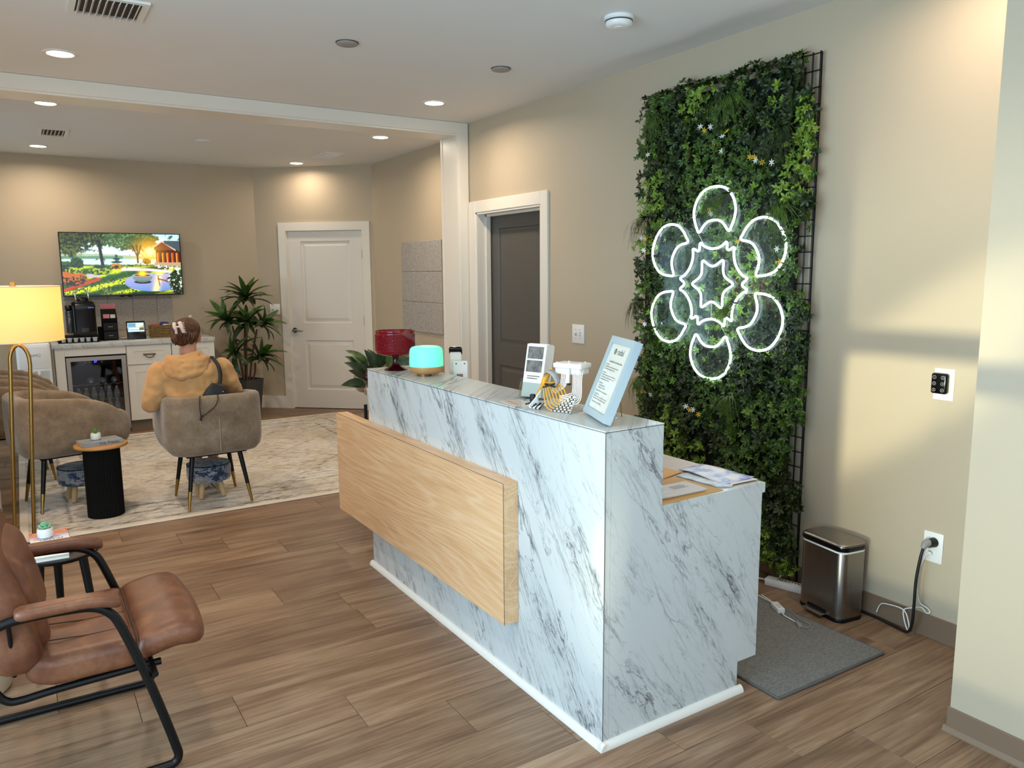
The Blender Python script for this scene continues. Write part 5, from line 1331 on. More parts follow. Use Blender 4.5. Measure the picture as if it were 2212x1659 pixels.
def tub_fabric():
    t = NT('taupe_chenille')
    a = t.noise(t.obj(), 8, 5, 0.65); b = t.noise(t.mapping(t.obj(), (140, 140, 60)), 2, 3, 0.7)
    c = t.ramp(t.math('ADD', t.math('MULTIPLY', a, 0.65), t.math('MULTIPLY', b, 0.35)), [(0.30, srgb('#62523f')), (0.52, srgb('#857460')), (0.70, srgb('#a4957f'))])
    t.p(color=c, rough=0.9, spec=0.2, sheen=0.35, normal=t.bump(b, 0.25, 0.002)); return t.m
M_['tub'] = tub_fabric(); M_['piping'] = pm('chenille_seam', '#a5977f', 0.85)
def tub_shell():
    """U-shaped upholstered shell; the chair faces local +y"""
    hw, yb, yf, rc, th = 0.300, -0.300, 0.275, 0.155, 0.070
    path = []
    n1, n2 = 14, 9
    for i in range(n1): path.append((hw, yf + (yb + rc - yf) * i / n1, (1, 0)))
    for i in range(n2): a = -pi / 2 * i / n2; path.append((hw - rc + rc * cos(a), yb + rc + rc * sin(a), (cos(a), sin(a))))
    for i in range(n1): path.append((hw - rc - 2 * (hw - rc) * i / n1, yb, (0, -1)))
    for i in range(n2): a = -pi / 2 - pi / 2 * i / n2; path.append((-hw + rc + rc * cos(a), yb + rc + rc * sin(a), (cos(a), sin(a))))
    for i in range(n1 + 1): path.append((-hw, yb + rc + (yf - yb - rc) * i / n1, (-1, 0)))
    rings = []
    for (x, y, nv) in path:
        t_ = (y - yb) / (yf - yb)                      # 0 back .. 1 front
        zt = 0.768 - 0.020 * t_ - 0.035 * max(0, t_ - 0.25)
        k = min(0.86, max(0, (t_ - 0.56) / 0.44 * 0.86)); zt -= 0.150 * (1 - sqrt(1 - k * k))
        zb = 0.375 + 0.025 * max(0, (t_ - 0.7) / 0.3) ** 2
        nx, ny = nv
        def P_(o, z): return (x + nx * o, y + ny * o, z)
        h = zt - zb
        ring = [P_(-th, zb + 0.02), P_(-0.05, zb + 0.002), P_(-0.03, zb), P_(-0.004, zb + 0.028), P_(0.006, zb + 0.07), P_(0.010, zb + h * 0.45), P_(0.008, zt - 0.05), P_(0.002, zt - 0.016), P_(-0.014, zt - 0.002), P_(-0.034, zt), P_(-0.056, zt - 0.004), P_(-th, zt - 0.022), P_(-th - 0.004, zb + h * 0.5)]
        rings.append([Vector(q) for q in ring])
    mb = MB(); n = len(rings[0]); vs_ = [p for r in rings for p in r]; fs_ = []
    for i in range(len(rings) - 1):
        for k in range(n): fs_.append((i * n + k, i * n + (k + 1) % n, (i + 1) * n + (k + 1) % n, (i + 1) * n + k))
    # rounded front ends
    for end, idx in ((0, 0), (1, len(rings) - 1)):
        base = rings[idx]; c = sum(base, Vector()) / n; prev = idx * n; start = len(vs_)
        last = [idx * n + k for k in range(n)]
        for s_, off in ((0.95, 0.022), (0.82, 0.044), (0.58, 0.062), (0.30, 0.072), (0.06, 0.075)):
            st = len(vs_); vs_ += [c + (p - c) * s_ + Vector((0, off, 0)) for p in base]
            cur = [st + k for k in range(n)]
            for k in range(n):
                q = (last[k], last[(k + 1) % n], cur[(k + 1) % n], cur[k]); fs_.append(q if end else tuple(reversed(q)))
            last = cur
        fs_.append(tuple(last))
    return mb.add(vs_, fs_)
def make_tub():
    t = thing('tub_chair', 'x', 'armchair', (0, 0, RZ))
    tub_shell().build('shell', M_['tub'], t, 60)
    soft_box(-0.232, 0.232, -0.235, 0.280, 0.375, 0.470, 0.035, 10).build('seat_cushion', M_['tub'], t, 70)
    MB().rbox(-0.20, 0.20, -0.20, 0.22, 0.350, 0.378, 0.01, 1).build('seat_base', M_['black_matte'], t)
    MB().tube([(0.0, -0.3105, 0.400), (0.0, -0.3125, 0.50), (0.0, -0.3120, 0.62)], 0.0028, 6).build('back_seam', M_['piping'], t, 60)
    for sx in (-1, 1):
        for sy in (-1, 1):
            a, b = Vector((sx * 0.150, sy * 0.165 + 0.005, 0.372)), Vector((sx * 0.205, sy * 0.218 + 0.002, 0.0015))
            m_ = a.lerp(b, 0.66)
            lg = MB().cyl(a, m_, 0.0170, 0.0130, 14).build('leg', M_['black'], t, 50)
            MB().cyl(m_, b, 0.0132, 0.0085, 14).build('leg_tip', M_['gold'], lg, 50, 'brass leg tip')
    return t
tub = make_tub(); tub.location = (1.035, 5.512, RZ); tub.rotation_euler = (0, 0, radians(1.5))
tag(tub, 'taupe tub armchair with the seated woman in it', 'armchair', 'taupe tub armchairs')
for (x, y, rz, lab) in ((0.185, 6.02, -78, 'nearest taupe tub armchair of the left row, behind the fluted table'),
                        (-0.110, 6.90, -84, 'second taupe tub armchair of the left row, seen behind the lamp stem'),
                        (-0.125, 7.68, -86, 'rearmost taupe tub armchair of the left row, by the water cooler')):
    c = copy_tree(tub); c.location = (x, y, RZ); c.rotation_euler = (0, 0, radians(rz)); c['label'] = lab

# fluted black table
ft = thing('side_table', 'fluted black drum table with a round wooden top on the rug', 'side table', (0.372, 5.535, RZ))
fl_ = MB(); nf = 40
poly = []
for k in range(nf * 4):
    a = 2 * pi * k / (nf * 4); r_ = 0.104 + 0.0045 * abs(sin(a * nf / 2)); poly.append((r_ * cos(a), r_ * sin(a)))
fl_.prism(poly, 0.0, 0.455, 'z').build('drum', M_['black_matte'], ft, 60, 'fluted black drum')
MB().lathe([(0.0, 0.455), (0.150, 0.455), (0.157, 0.460), (0.158, 0.468), (0.155, 0.473), (0.0, 0.474)], 56).build('table_top', pm('honey_oak', '#b98547', 0.4, var=(6, 0.12)), ft, 40, 'honey-coloured wooden top')
FZ = RZ + 0.474
fb = thing('book', 'grey hardback lying on the fluted table with lettering on its spine', 'book', (0.368, 5.535, FZ), radians(12))
bcov = pm('grey_blue_cover', '#8d949a', 0.45, var=(10, 0.2))
MB().box(-0.118, 0.116, -0.072, 0.074, 0.002, 0.023).build('pages', pm('tan_pages', '#cbb79c', 0.7), fb)
MB().box(-0.120, 0.118, -0.075, 0.076, 0.0, 0.002).build('cover', bcov, fb); MB().box(-0.120, 0.118, -0.075, 0.076, 0.023, 0.025).build('cover', bcov, fb)
MB().box(-0.120, 0.118, -0.0765, -0.0725, 0.0, 0.025).build('spine', bcov, fb)
put_text('lettering', 'Fully Present', 0.022, M_['ink'], frame_mat((0.035, -0.0767, 0.0125), (1, 0, 0), (0, 0, 1)), fb, bold=True)
succulent('tiny green succulent in a white ribbed pot on the grey book', (0.348, 5.545, FZ + 0.025), 0.026, 0.030, 0.044, 'spiky', pm('green_leaf', '#5d8f3c', 0.5, var=(30, 0.25)), 'small succulents in white pots')

# round footstools
def stool_mat(seed):
    t = NT('abstract_velvet'); v = t.mapping(t.obj(), (1, 1, 1.6), loc=(seed, 0, 0))
    a = t.noise(v, 9, 6, 0.75); b = t.noise(t.mapping(v, (30, 30, 70)), 1.5, 4, 0.8)
    c = t.ramp(t.math('ADD', t.math('MULTIPLY', a, 0.62), t.math('MULTIPLY', b, 0.38)), [(0.42, srgb('#0d0f15')), (0.465, srgb('#16264a')), (0.495, srgb('#37587f')), (0.525, srgb('#b9b6b2')), (0.56, srgb('#4c4c50')), (0.60, srgb('#a9a5a0')), (0.66, srgb('#6f6a66'))], 'LINEAR')
    t.p(color=c, rough=0.7, sheen=0.3); return t.m
M_['rawwood'] = pm('raw_pine', '#b99b70', 0.6, var=(12, 0.15))
def stool(label, loc, rz, seed):
    t = thing('footstool', label, 'footstool', loc, rz, 'round velvet footstools')
    MB().lathe([(0.0, 0.115), (0.120, 0.115), (0.140, 0.125), (0.146, 0.150), (0.147, 0.205), (0.143, 0.235), (0.132, 0.243), (0.0, 0.247)], 48).build('cushion', stool_mat(seed), t, 60)
    MB().tube([(0.1435 * cos(a * pi / 20), 0.1435 * sin(a * pi / 20), 0.236) for a in range(40)], 0.003, 6, closed=True).build('piping', M_['black_matte'], t, 60)
    for k in range(4):
        a = pi / 4 + k * pi / 2
        MB().cyl((0.080 * cos(a), 0.080 * sin(a), 0.118), (0.108 * cos(a), 0.108 * sin(a), 0.0040), 0.019, 0.017, 14).build('leg', M_['rawwood'], t, 50)
    return t
stool('round blue and grey velvet footstool under the occupied tub chair', (1.035, 5.615, RZ), radians(0), 3.0)
stool('round dark velvet footstool half hidden behind the fluted table', (0.270, 6.03, RZ), radians(10), 8.0)
# ================================================================ drinks counter, TV, plants at the back
M_['cab'] = pm('white_cabinet_paint', '#e3e0d9', 0.4); M_['toe'] = pm('taupe_toe_kick', '#8f8273', 0.6); M_['bronze'] = pm('bronze_pull', '#7a5a40', 0.35, 0.8)
CT = thing('countertop', 'white marble-look countertop over the drinks cabinets', 'countertop', (0.96, 8.79, 0.866))
def Lc(mb, o): mb.v = [(x - o[0], y - o[1], z - o[2]) for x, y, z in mb.v]; return mb
Lc(MB().rbox(0.226, 1.702, 8.452, 9.126, 0.866, 0.910, 0.005, 2), (0.96, 8.79, 0.866)).build('slab', M_['marble'], CT, 40)
Lc(MB().rbox(0.240, 1.700, 9.108, 9.126, 0.910, 0.973, 0.003, 1), (0.96, 8.79, 0.866)).build('backsplash', pm('taupe_splash', '#b3a691', 0.4), CT)
ep = MB().rbox(0.248, 0.330, 8.482, 9.12, 0.0, 0.8655, 0.002, 1).build('cabinet_end_panel', M_['cab']); tag(ep, 'white cabinet end panel between the water cooler and the fridge', 'cabinet panel')
fr_ = MB().box(0.3305, 0.858, 8.484, 8.52, 0.7865, 0.8655).build('filler_rail', M_['cab']); tag(fr_, 'white filler rail between the fridge door and the countertop', 'rail')
def shaker(mb, x0, x1, z0, z1, y, b=0.062, dep=0.008):
    mb.box(x0, x1, y + dep, y + 0.02, z0, z1)
    for (a, c, d, e) in ((x0, x1, z1 - b, z1), (x0, x1, z0, z0 + b), (x0, x0 + b, z0 + b, z1 - b), (x1 - b, x1, z0 + b, z1 - b)): mb.box(a, c, y, y + dep, d, e)
    return mb
def cabinet(x0, x1, label):
    t = thing('base_cabinet', label, 'cabinet', ((x0 + x1) / 2, 8.80, 0), 0, 'white shaker base cabinets'); o = ((x0 + x1) / 2, 8.80, 0)
    Lc(MB().box(x0, x1, 8.502, 9.12, 0.105, 0.866), o).build('body', M_['cab'], t)
    Lc(MB().box(x0, x1, 8.56, 9.12, 0.0, 0.105), o).build('toe_kick', M_['toe'], t)
    dr = Lc(shaker(MB(), x0 + 0.003, x1 - 0.003, 0.672, 0.860, 8.482, 0.060), o).build('drawer', M_['cab'], t)
    do = Lc(shaker(MB(), x0 + 0.003, x1 - 0.003, 0.108, 0.658, 8.482, 0.066), o).build('door', M_['cab'], t)
    xm = (x0 + x1) / 2; zz = 0.766
    pts = smooth_path([(xm - 0.045, 8.482, zz), (xm - 0.044, 8.462, zz - 0.003), (xm - 0.025, 8.455, zz - 0.024), (xm, 8.453, zz - 0.030), (xm + 0.025, 8.455, zz - 0.024), (xm + 0.044, 8.462, zz - 0.003), (xm + 0.045, 8.482, zz)], 4)
    Lc(MB().tube(pts, 0.005, 8), o).build('handle', M_['bronze'], dr, 60, 'bronze bail handle')
    Lc(MB().cyl((xm - 0.058, 8.474, zz + 0.002), (xm + 0.058, 8.474, zz + 0.002), 0.006, 0.006, 8), o).build('handle_bar', M_['bronze'], dr, 60)
    return t
cabinet(0.862, 1.277, 'white shaker cabinet with bronze drawer pull next to the fridge')
cabinet(1.281, 1.698, 'white shaker cabinet at the counter end by the tall plant')

# drinks fridge
fr = thing('drinks_fridge', 'stainless glass-door drinks fridge built into the counter', 'fridge', (0.594, 8.75, 0)); o_ = (0.594, 8.75, 0)
b = MB(); X0, X1 = 0.337, 0.853
b.box(X0, X0 + 0.02, 8.515, 9.05, 0.03, 0.778).box(X1 - 0.02, X1, 8.515, 9.05, 0.03, 0.778).box(X0, X1, 9.03, 9.05, 0.03, 0.778).box(X0, X1, 8.515, 9.05, 0.76, 0.778).box(X0, X1, 8.515, 9.05, 0.03, 0.05)
Lc(b, o_).build('body', M_['black_matte'], fr)
d_ = MB(); y0, y1 = 8.474, 8.512
for (a, c, e, f_) in ((X0, X1, 0.735, 0.772), (X0, X1, 0.010 + 0.03, 0.072), (X0, X0 + 0.036, 0.072, 0.735), (X1 - 0.040, X1, 0.072, 0.735)): d_.box(a, c, y0, y1, e, f_)
do = Lc(d_, o_).build('door_frame', brushed('fridge_steel', '#b3aea8', 0.3, (60, 2, 2)), fr, None, 'stainless door frame')
t = NT('tinted_glass'); tb = t.n('ShaderNodeBsdfTransparent', {0: (0.80, 0.81, 0.83, 1)}); gb = t.n('ShaderNodeBsdfGlossy', {'Roughness': 0.03, 'Color': (0.9, 0.9, 0.9, 1)})
fz = t.n('ShaderNodeFresnel', {0: 1.5}); mx = t.n('ShaderNodeMixShader', {0: fz.outputs[0], 1: tb.outputs[0], 2: gb.outputs[0]}); t.t.links.new(mx.outputs[0], t.out.inputs[0])
Lc(MB().box(X0 + 0.034, X1 - 0.038, 8.486, 8.494, 0.070, 0.737), o_).build('glass_pane', t.m, do, None, 'tinted glass pane')
Lc(MB().box(X0 + 0.036, X1 - 0.040, 8.4955, 8.510, 0.690, 0.735), o_).build('control_strip', M_['black_gloss'], fr)
Mx = frame_mat((0.585, 8.4850, 0.722), (1, 0, 0), (0, 0, 1)); Mx.translation -= Vector(o_)
put_text('lettering', '37', 0.026, emit('blue_digits', '#2a3cff', 5.0), Mx, fr, bold=True)
for u in (0.50, 0.535, 0.64):
    Lc(MB().box(u - 0.006, u + 0.006, 8.4855, 8.4860, 0.715, 0.721), o_).build('control_key', M_['grey_plastic'], fr)
Lc(MB().box(X0 + 0.01, X1 - 0.01, 8.50, 8.53, 0.0, 0.035), o_).build('plinth', M_['black'], fr)
Lc(MB().box(X0, X1, 8.49, 8.52, 0.778, 0.786), o_).build('hinge_gap', M_['black'], fr)
M_['wire'] = pm('shelf_wire', '#b9b9b9', 0.3, 0.9)
for zz in (0.215, 0.340, 0.492):
    sh = MB()
    pts = [(X0 + 0.022 + (X1 - X0 - 0.044) * i / 40, 8.535, zz + (0.006 * sin(i * 1.05) if zz > 0.45 else 0)) for i in range(41)]
    Lc(MB().tube(pts, 0.003, 6), o_).build('shelf_rail', M_['wire'], fr, 60)
    Lc(MB().box(X0 + 0.022, X1 - 0.022, 8.54, 9.02, zz - 0.002, zz + 0.001), o_).build('shelf', M_['clear'], fr)
# water bottles inside
t = NT('bottle_plastic'); t.p(color=srgb('#e4eef0'), rough=0.12, spec=0.6); tb = t.n('ShaderNodeBsdfTransparent', {0: (0.9, 0.95, 0.97, 1)})
mx = t.n('ShaderNodeMixShader', {0: 0.55, 1: tb.outputs[0], 2: t.bsdf.outputs[0]}); t.t.links.new(mx.outputs[0], t.out.inputs[0]); M_['pet'] = t.m
M_['blabel'] = pm('pale_blue_bottle_label', '#bcd6ee', 0.5); M_['bcap'] = pm('white_cap', '#e6e8ea', 0.4)
proto = {}
def bottle(x, y, z, label, grp, lying=False, hh=0.118):
    if 'b' not in proto:
        s = hh
        proto['b'] = (MB().lathe([(0.0, 0.0), (0.024, 0.0), (0.027, 0.006), (0.0265, 0.03), (0.0275, 0.034), (0.0265, 0.07), (0.024, 0.080), (0.015, 0.094), (0.0115, 0.098), (0.0115, 0.106), (0.0, 0.106)], 18).mesh('bottle_body', M_['pet'], 50),
                      MB().lathe([(0.0272, 0.036), (0.0281, 0.037), (0.0281, 0.060), (0.0272, 0.061)], 18).mesh('bottle_label', M_['blabel'], 50),
                      MB().lathe([(0.0, 0.104), (0.0128, 0.104), (0.0128, 0.116), (0.012, 0.118), (0.0, 0.118)], 14).mesh('cap', M_['bcap'], 50))
    t = thing('water_bottle', label, 'bottle', (x, y, z), 0, grp)
    if lying: t.rotation_euler = (radians(90), 0, 0)
    for nm, me in zip(('bottle', 'bottle_label', 'cap'), proto['b']): link(nm, me, t)
    return t
xs = [0.424 + 0.0668 * i for i in range(6)]
pos_w = ['leftmost', 'second from the left', 'third from the left', 'fourth from the left', 'fifth from the left', 'rightmost']
for i, x in enumerate(xs): bottle(x, 8.575, 0.3412, 'small water bottle in the upper fridge row, ' + pos_w[i], 'water bottles in the fridge')
for i, x in enumerate(xs): bottle(x - 0.002, 8.575, 0.2162, 'small water bottle in the lower fridge row, ' + pos_w[i], 'water bottles in the fridge')
for i, x in enumerate((0.535, 0.640, 0.745)): bottle(x, 8.662, 0.522, 'water bottle lying on the fridge wire rack, ' + ('left of three', 'middle of three', 'right of three')[i], 'bottles lying on the rack', True)

# water cooler
wc = thing('water_cooler', 'white water cooler with a blue bottle left of the counter', 'water cooler', (0.080, 8.62, 0)); o_ = (0.08, 8.62, 0)
M_['cooler'] = pm('cooler_white', '#eef3f6', 0.35)
Lc(MB().rbox(-0.060, 0.216, 8.445, 8.78, 0.0, 0.928, 0.018, 3), o_).build('body', M_['cooler'], wc, 40)
Lc(MB().rbox(-0.042, 0.198, 8.437, 8.452, 0.690, 0.905, 0.012, 2), o_).build('front_panel', M_['cooler'], wc, 40)
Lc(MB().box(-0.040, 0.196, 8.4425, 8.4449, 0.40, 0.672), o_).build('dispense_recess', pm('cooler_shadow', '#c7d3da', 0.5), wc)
for x in (0.05, 0.11): Lc(MB().rbox(x - 0.012, x + 0.012, 8.415, 8.445, 0.63, 0.668, 0.004, 1), o_).build('tap', M_['cooler'], wc, 40)
Mx = frame_mat((0.080, 8.4365, 0.815), (1, 0, 0), (0, 0, 1)); Mx.translation -= Vector(o_)
put_text('lettering', 'PRIMO', 0.036, pm('cooler_lettering', '#6f7a84', 0.5), Mx, wc)
t = NT('blue_bottle'); t.p(color=srgb('#3f78b0'), rough=0.1, trans=0.55, ior=1.33); 
wb = MB().lathe([(0.0, 0.0), (0.085, 0.0), (0.100, 0.012), (0.128, 0.03), (0.130, 0.10), (0.122, 0.115), (0.130, 0.13), (0.130, 0.25), (0.122, 0.265), (0.130, 0.28), (0.130, 0.38), (0.11, 0.40), (0.0, 0.405)], 36).build('water_jug', t.m, None, 60)
wb.location = (0.090, 8.625, 0.9285); tag(wb, 'blue water jug standing upside down on the cooler, behind the lamp shade', 'water jug')

# pod tray, coffee machine and the rest on the counter
CZ = 0.9105
pt = thing('pod_drawer', 'flat black pod drawer under the coffee machine', 'drawer', (0.465, 8.66, CZ))
p_ = MB()
p_.box(-0.176, 0.176, -0.145, 0.150, 0.0, 0.006).box(-0.176, 0.176, -0.085, 0.150, 0.058, 0.064).box(-0.176, -0.170, -0.085, 0.15, 0.006, 0.058).box(0.170, 0.176, -0.085, 0.15, 0.006, 0.058).box(-0.170, 0.170, 0.0, 0.006, 0.006, 0.058)
p_.build('tray', M_['black'], pt)
MB().box(-0.176, 0.176, -0.152, -0.146, 0.0, 0.010).build('front_lip', M_['black'], pt)
pod_me = MB().lathe([(0.0, 0.0), (0.0165, 0.0), (0.0215, 0.036), (0.0245, 0.038), (0.0245, 0.041), (0.0, 0.0415)], 20).mesh('coffee_pod', pm('pod_white', '#d8d8d4', 0.5), 50)
for i, u in enumerate((-0.130, -0.078, -0.026, 0.028, 0.080, 0.138)):
    o = link('coffee_pod', pod_me); o.location = (0.465 + u, 8.66 - 0.116, CZ + 0.0062)
    tag(o, 'white coffee pod in the black drawer, ' + pos_w[i], 'coffee pod', 'coffee pods in the drawer')
cm = thing('coffee_machine', 'black single-cup coffee machine with a raised silver handle', 'coffee machine', (0.528, 8.685, CZ + 0.0645))
loft(MB(), [[(x, y, z) for x, y in rrect(w_, d_2, 0.035)] for (w_, d_2, z) in ((0.205, 0.225, 0.0), (0.205, 0.225, 0.25), (0.21, 0.23, 0.275), (0.20, 0.22, 0.318), (0.16, 0.18, 0.338))]).build('body', M_['black_gloss'], cm, 50)
loft(MB(), [[(x, y - 0.02, z) for x, y in rrect(w_, d_2, 0.03)] for (w_, d_2, z) in ((0.10, 0.13, 0.335), (0.105, 0.135, 0.36), (0.085, 0.10, 0.378))]).build('brew_head', M_['black_gloss'], cm, 50)
MB().tube(smooth_path([(-0.052, -0.02, 0.345), (-0.056, -0.02, 0.39), (-0.046, -0.02, 0.425), (-0.02, -0.02, 0.446), (0.02, -0.02, 0.446), (0.046, -0.02, 0.425), (0.056, -0.02, 0.39), (0.052, -0.02, 0.345)], 6), 0.008, 8).build('handle', M_['chrome'], cm, 60, 'silver lift handle')
t = NT('smoky_tank'); tb = t.n('ShaderNodeBsdfTransparent', {0: (0.45, 0.46, 0.48, 1)}); gb = t.n('ShaderNodeBsdfGlossy', {'Roughness': 0.08, 'Color': (0.6, 0.6, 0.6, 1)})
mx = t.n('ShaderNodeMixShader', {0: 0.12, 1: tb.outputs[0], 2: gb.outputs[0]}); t.t.links.new(mx.outputs[0], t.out.inputs[0])
MB().rbox(-0.150, -0.103, -0.06, 0.10, 0.02, 0.24, 0.012, 2).build('water_tank', t.m, cm, 40)
MB().rbox(-0.154, -0.100, -0.064, 0.104, 0.24, 0.296, 0.016, 3).build('tank_lid', M_['black_gloss'], cm, 40)
MB().rbox(-0.10, 0.10, -0.150, -0.10, 0.0, 0.035, 0.008, 2).build('drip_tray', M_['black'], cm, 40)
MB().cyl((0, -0.12, 0.035), (0, -0.12, 0.075), 0.035, 0.033, 20).build('cup_rest', M_['disc_rim'], cm, 50)
bl = emit('blue_indicator', '#3a50ff', 4.0)
for u in (0.045, 0.062, 0.080): MB().box(u - 0.006, u + 0.006, -0.1172, -0.1155, 0.268, 0.272).build('indicator_light', bl, cm)
og = thing('condiment_organizer', 'black condiment organizer with pink stir sticks and drawers', 'organizer', (0.742, 8.715, CZ))
MB().rbox(-0.055, 0.080, -0.06, 0.075, 0.0, 0.185, 0.003, 1).build('drawer_unit', M_['black_matte'], og)
MB().prism([(-0.07, 0.185), (0.075, 0.185), (0.075, 0.31), (0.02, 0.31), (-0.07, 0.215)], -0.055, 0.078, 'x').build('top_bin', M_['black_matte'], og)
MB().rbox(-0.092, -0.057, -0.035, 0.075, 0.0, 0.135, 0.003, 1).build('side_pocket', M_['black_matte'], og)
for z0 in (0.010, 0.098):
    dd_ = MB().rbox(-0.050, 0.076, -0.066, -0.058, z0, z0 + 0.080, 0.002, 1).build('drawer_front', M_['black'], og)
    MB().rbox(-0.012, 0.034, -0.074, -0.066, z0 + 0.034, z0 + 0.042, 0.002, 1).build('pull', M_['chrome'], dd_)
M_['pinkp'] = pm('pink_packet', '#d98a96', 0.6); M_['whitep'] = pm('white_packet', '#d8d6cf', 0.6)
MB().box(-0.045, 0.010, -0.0716, -0.058, 0.222, 0.262).build('packet_window', M_['pinkp'], og); MB().box(0.018, 0.062, -0.0716, -0.058, 0.222, 0.258).build('packet_window', M_['whitep'], og)
pk = MB().box(-0.0025, 0.0025, -0.0008, 0.0008, 0.0, 0.085).mesh('stir_stick', M_['pinkp'])
for i in range(22):
    o = link('stir_stick', pk); a = (i - 10.5) / 10.5
    o.matrix_world = Matrix.Translation((0.754 + a * 0.050, 8.765 - 0.008 * (i % 3), CZ + 0.278)) @ Matrix.Rotation(a * 0.22, 4, 'Y')
    tag(o, 'pink stir stick fanned out in the top of the black organizer', 'stir stick', 'pink stir sticks')
sd_ = thing('smart_display', 'small black smart display with a lit screen on the counter', 'smart display', (0.987, 8.640, CZ))
TL = Matrix.Rotation(radians(-16), 4, 'X')
MB().rbox(-0.088, 0.088, 0.0, 0.018, 0.004, 0.190, 0.006, 2, 0, TL).build('housing', M_['black_gloss'], sd_, 40)
MB().prism([(0.0, 0.0), (0.105, 0.0), (0.070, 0.12)], -0.075, 0.075, 'x').build('stand', M_['black'], sd_)
scr = MB(); scr.box(-0.076, 0.076, -0.0012, 0.0, 0.078, 0.172, 0, TL); scr.build('screen', emit('screen_blue', '#9ecbe0', 0.9), sd_, None, 'lit screen')
for (a, c, e, f_, cc) in ((-0.070, -0.004, 0.128, 0.166, '#6d9fb8'), (0.004, 0.066, 0.124, 0.168, '#d9e3d8'), (-0.062, 0.03, 0.106, 0.118, '#f2f7fa'), (-0.07, 0.074, 0.080, 0.090, '#e8f4f4'), (0.03, 0.074, 0.092, 0.118, '#56683f'), (0.04, 0.074, 0.118, 0.140, '#b98a4a')):
    MB().box(a, c, -0.0018, -0.0012, e, f_, 0, TL).build('screen_tile', emit('screen_tile', cc, 0.9), sd_)
MB().tube(smooth_path([(0.0, 0.095, 0.02), (-0.08, 0.10, 0.004), (-0.13, 0.06, 0.004), (-0.16, 0.07, 0.02)], 6), 0.0025, 6).build('lead', M_['black'], sd_, 60)
nc = MB().box(-0.07, 0.075, -0.03, 0.03, 0, 0.001).build('note_card', M_['paper']); nc.location = (1.02, 8.535, CZ); tag(nc, 'flat white card lying in front of the smart display', 'card')
# woven basket with snacks
bs = thing('woven_basket', 'woven tan basket of snacks on the counter', 'basket', (1.240, 8.80, CZ))
t = NT('woven_rattan'); bk_ = t.n('ShaderNodeTexBrick', {'Vector': t.mapping(t.obj(), (1, 1, 1), rot=(radians(90), 0, 0)), 'Scale': 26.0, 'Color1': (*srgb('#c9a368'), 1), 'Color2': (*srgb('#a37c46'), 1), 'Mortar': (*srgb('#3e2a12'), 1), 'Mortar Size': 0.05})
t.p(color=bk_.outputs[0], rough=0.7, normal=t.bump(bk_.outputs[1], -0.8, 0.006)); M_['rattan'] = t.m
bb_ = MB()
for (a, c, e, f_) in ((-0.105, 0.105, -0.075, -0.067), (-0.105, 0.105, 0.067, 0.075), (-0.105, -0.097, -0.067, 0.067), (0.097, 0.105, -0.067, 0.067)): bb_.box(a, c, e, f_, 0.0, 0.128)
bb_.box(-0.097, 0.097, -0.067, 0.067, 0.0, 0.01)
bb_.build('basket_wall', M_['rattan'], bs)
for i in range(9):
    zz = 0.008 + i * 0.0145
    MB().tube([(x * 1.005, y * 1.01, zz + 0.002 * (-1) ** k) for k, (x, y) in enumerate(rrect(0.214, 0.154, 0.012, 3))], 0.0055, 6, closed=True).build('weave_strand', M_['rattan'], bs, 60)
for i, (u, v, cc, lab, rz) in enumerate(((-0.055, 0.0, '#b02a22', 'red snack packet in the woven basket', 8), (0.035, 0.02, '#2a2f7a', 'dark blue snack packet in the woven basket', -6), (0.05, -0.035, '#d6d3c8', 'cream snack packet in the woven basket', 4))):
    s_ = soft_box(-0.045, 0.045, -0.028, 0.028, 0, 0.050, 0.02, 5).build('snack_packet', pm('packet', cc, 0.4), None, 70)
    s_.location = (1.240 + u, 8.80 + v, CZ + 0.085 + (0.022 if i == 1 else 0)); s_.rotation_euler = (0.2, 0.1, radians(rz)); tag(s_, lab, 'snack')
sp_ = thing('pump_bottle', 'small white hand sanitizer pump bottle behind the woman', 'bottle', (1.556, 8.95, CZ))
MB().lathe([(0.0, 0.0), (0.028, 0.0), (0.030, 0.01), (0.030, 0.13), (0.022, 0.15), (0.010, 0.155), (0.010, 0.165), (0.0, 0.165)], 24).build('bottle', M_['white_plastic'], sp_, 50)
MB().cyl((0, 0, 0.165), (0, 0, 0.195), 0.005, 0.005, 10).build('pump_stem', M_['white_plastic'], sp_); MB().rbox(-0.012, 0.022, -0.008, 0.008, 0.193, 0.207, 0.004, 2).build('pump_head', M_['white_plastic'], sp_, 40)

# felt wall tiles: behind the counter and on the right-hand wall of the back room
def felt_mat(name, c1, c2):
    t = NT(name); n1 = t.noise(t.pos(), 60, 4, 0.7); n2 = t.noise(t.mapping(t.pos(), (1, 1, 1)), 180, 3, 0.7)
    t.p(color=t.ramp(t.math('ADD', t.math('MULTIPLY', n1, 0.6), t.math('MULTIPLY', n2, 0.4)), [(0.36, srgb(c1)), (0.62, srgb(c2))]), rough=0.95, spec=0.1); return t.m
M_['felt'] = felt_mat('grey_felt', '#8d8781', '#b9b4ad')
ap = thing('acoustic_panel', 'grey felt tile backsplash under the television', 'acoustic panel', (1.0, 9.128, 0.975))
for (x0, x1) in ((0.315, 0.550), (0.552, 0.786), (0.788, 1.022), (1.024, 1.258), (1.260, 1.412)):
    for (z0, z1) in ((0.975, 1.309), (1.311, 1.48)):
        Lc(MB().rbox(x0, x1, 9.117, 9.1275, z0, z1, 0.003, 1), (1.0, 9.128, 0.975)).build('felt_tile', M_['felt'], ap)
ap = thing('acoustic_panel', 'pale grey felt tile panel on the wall right of the white door', 'acoustic panel', (3.392, 6.98, 0.97))
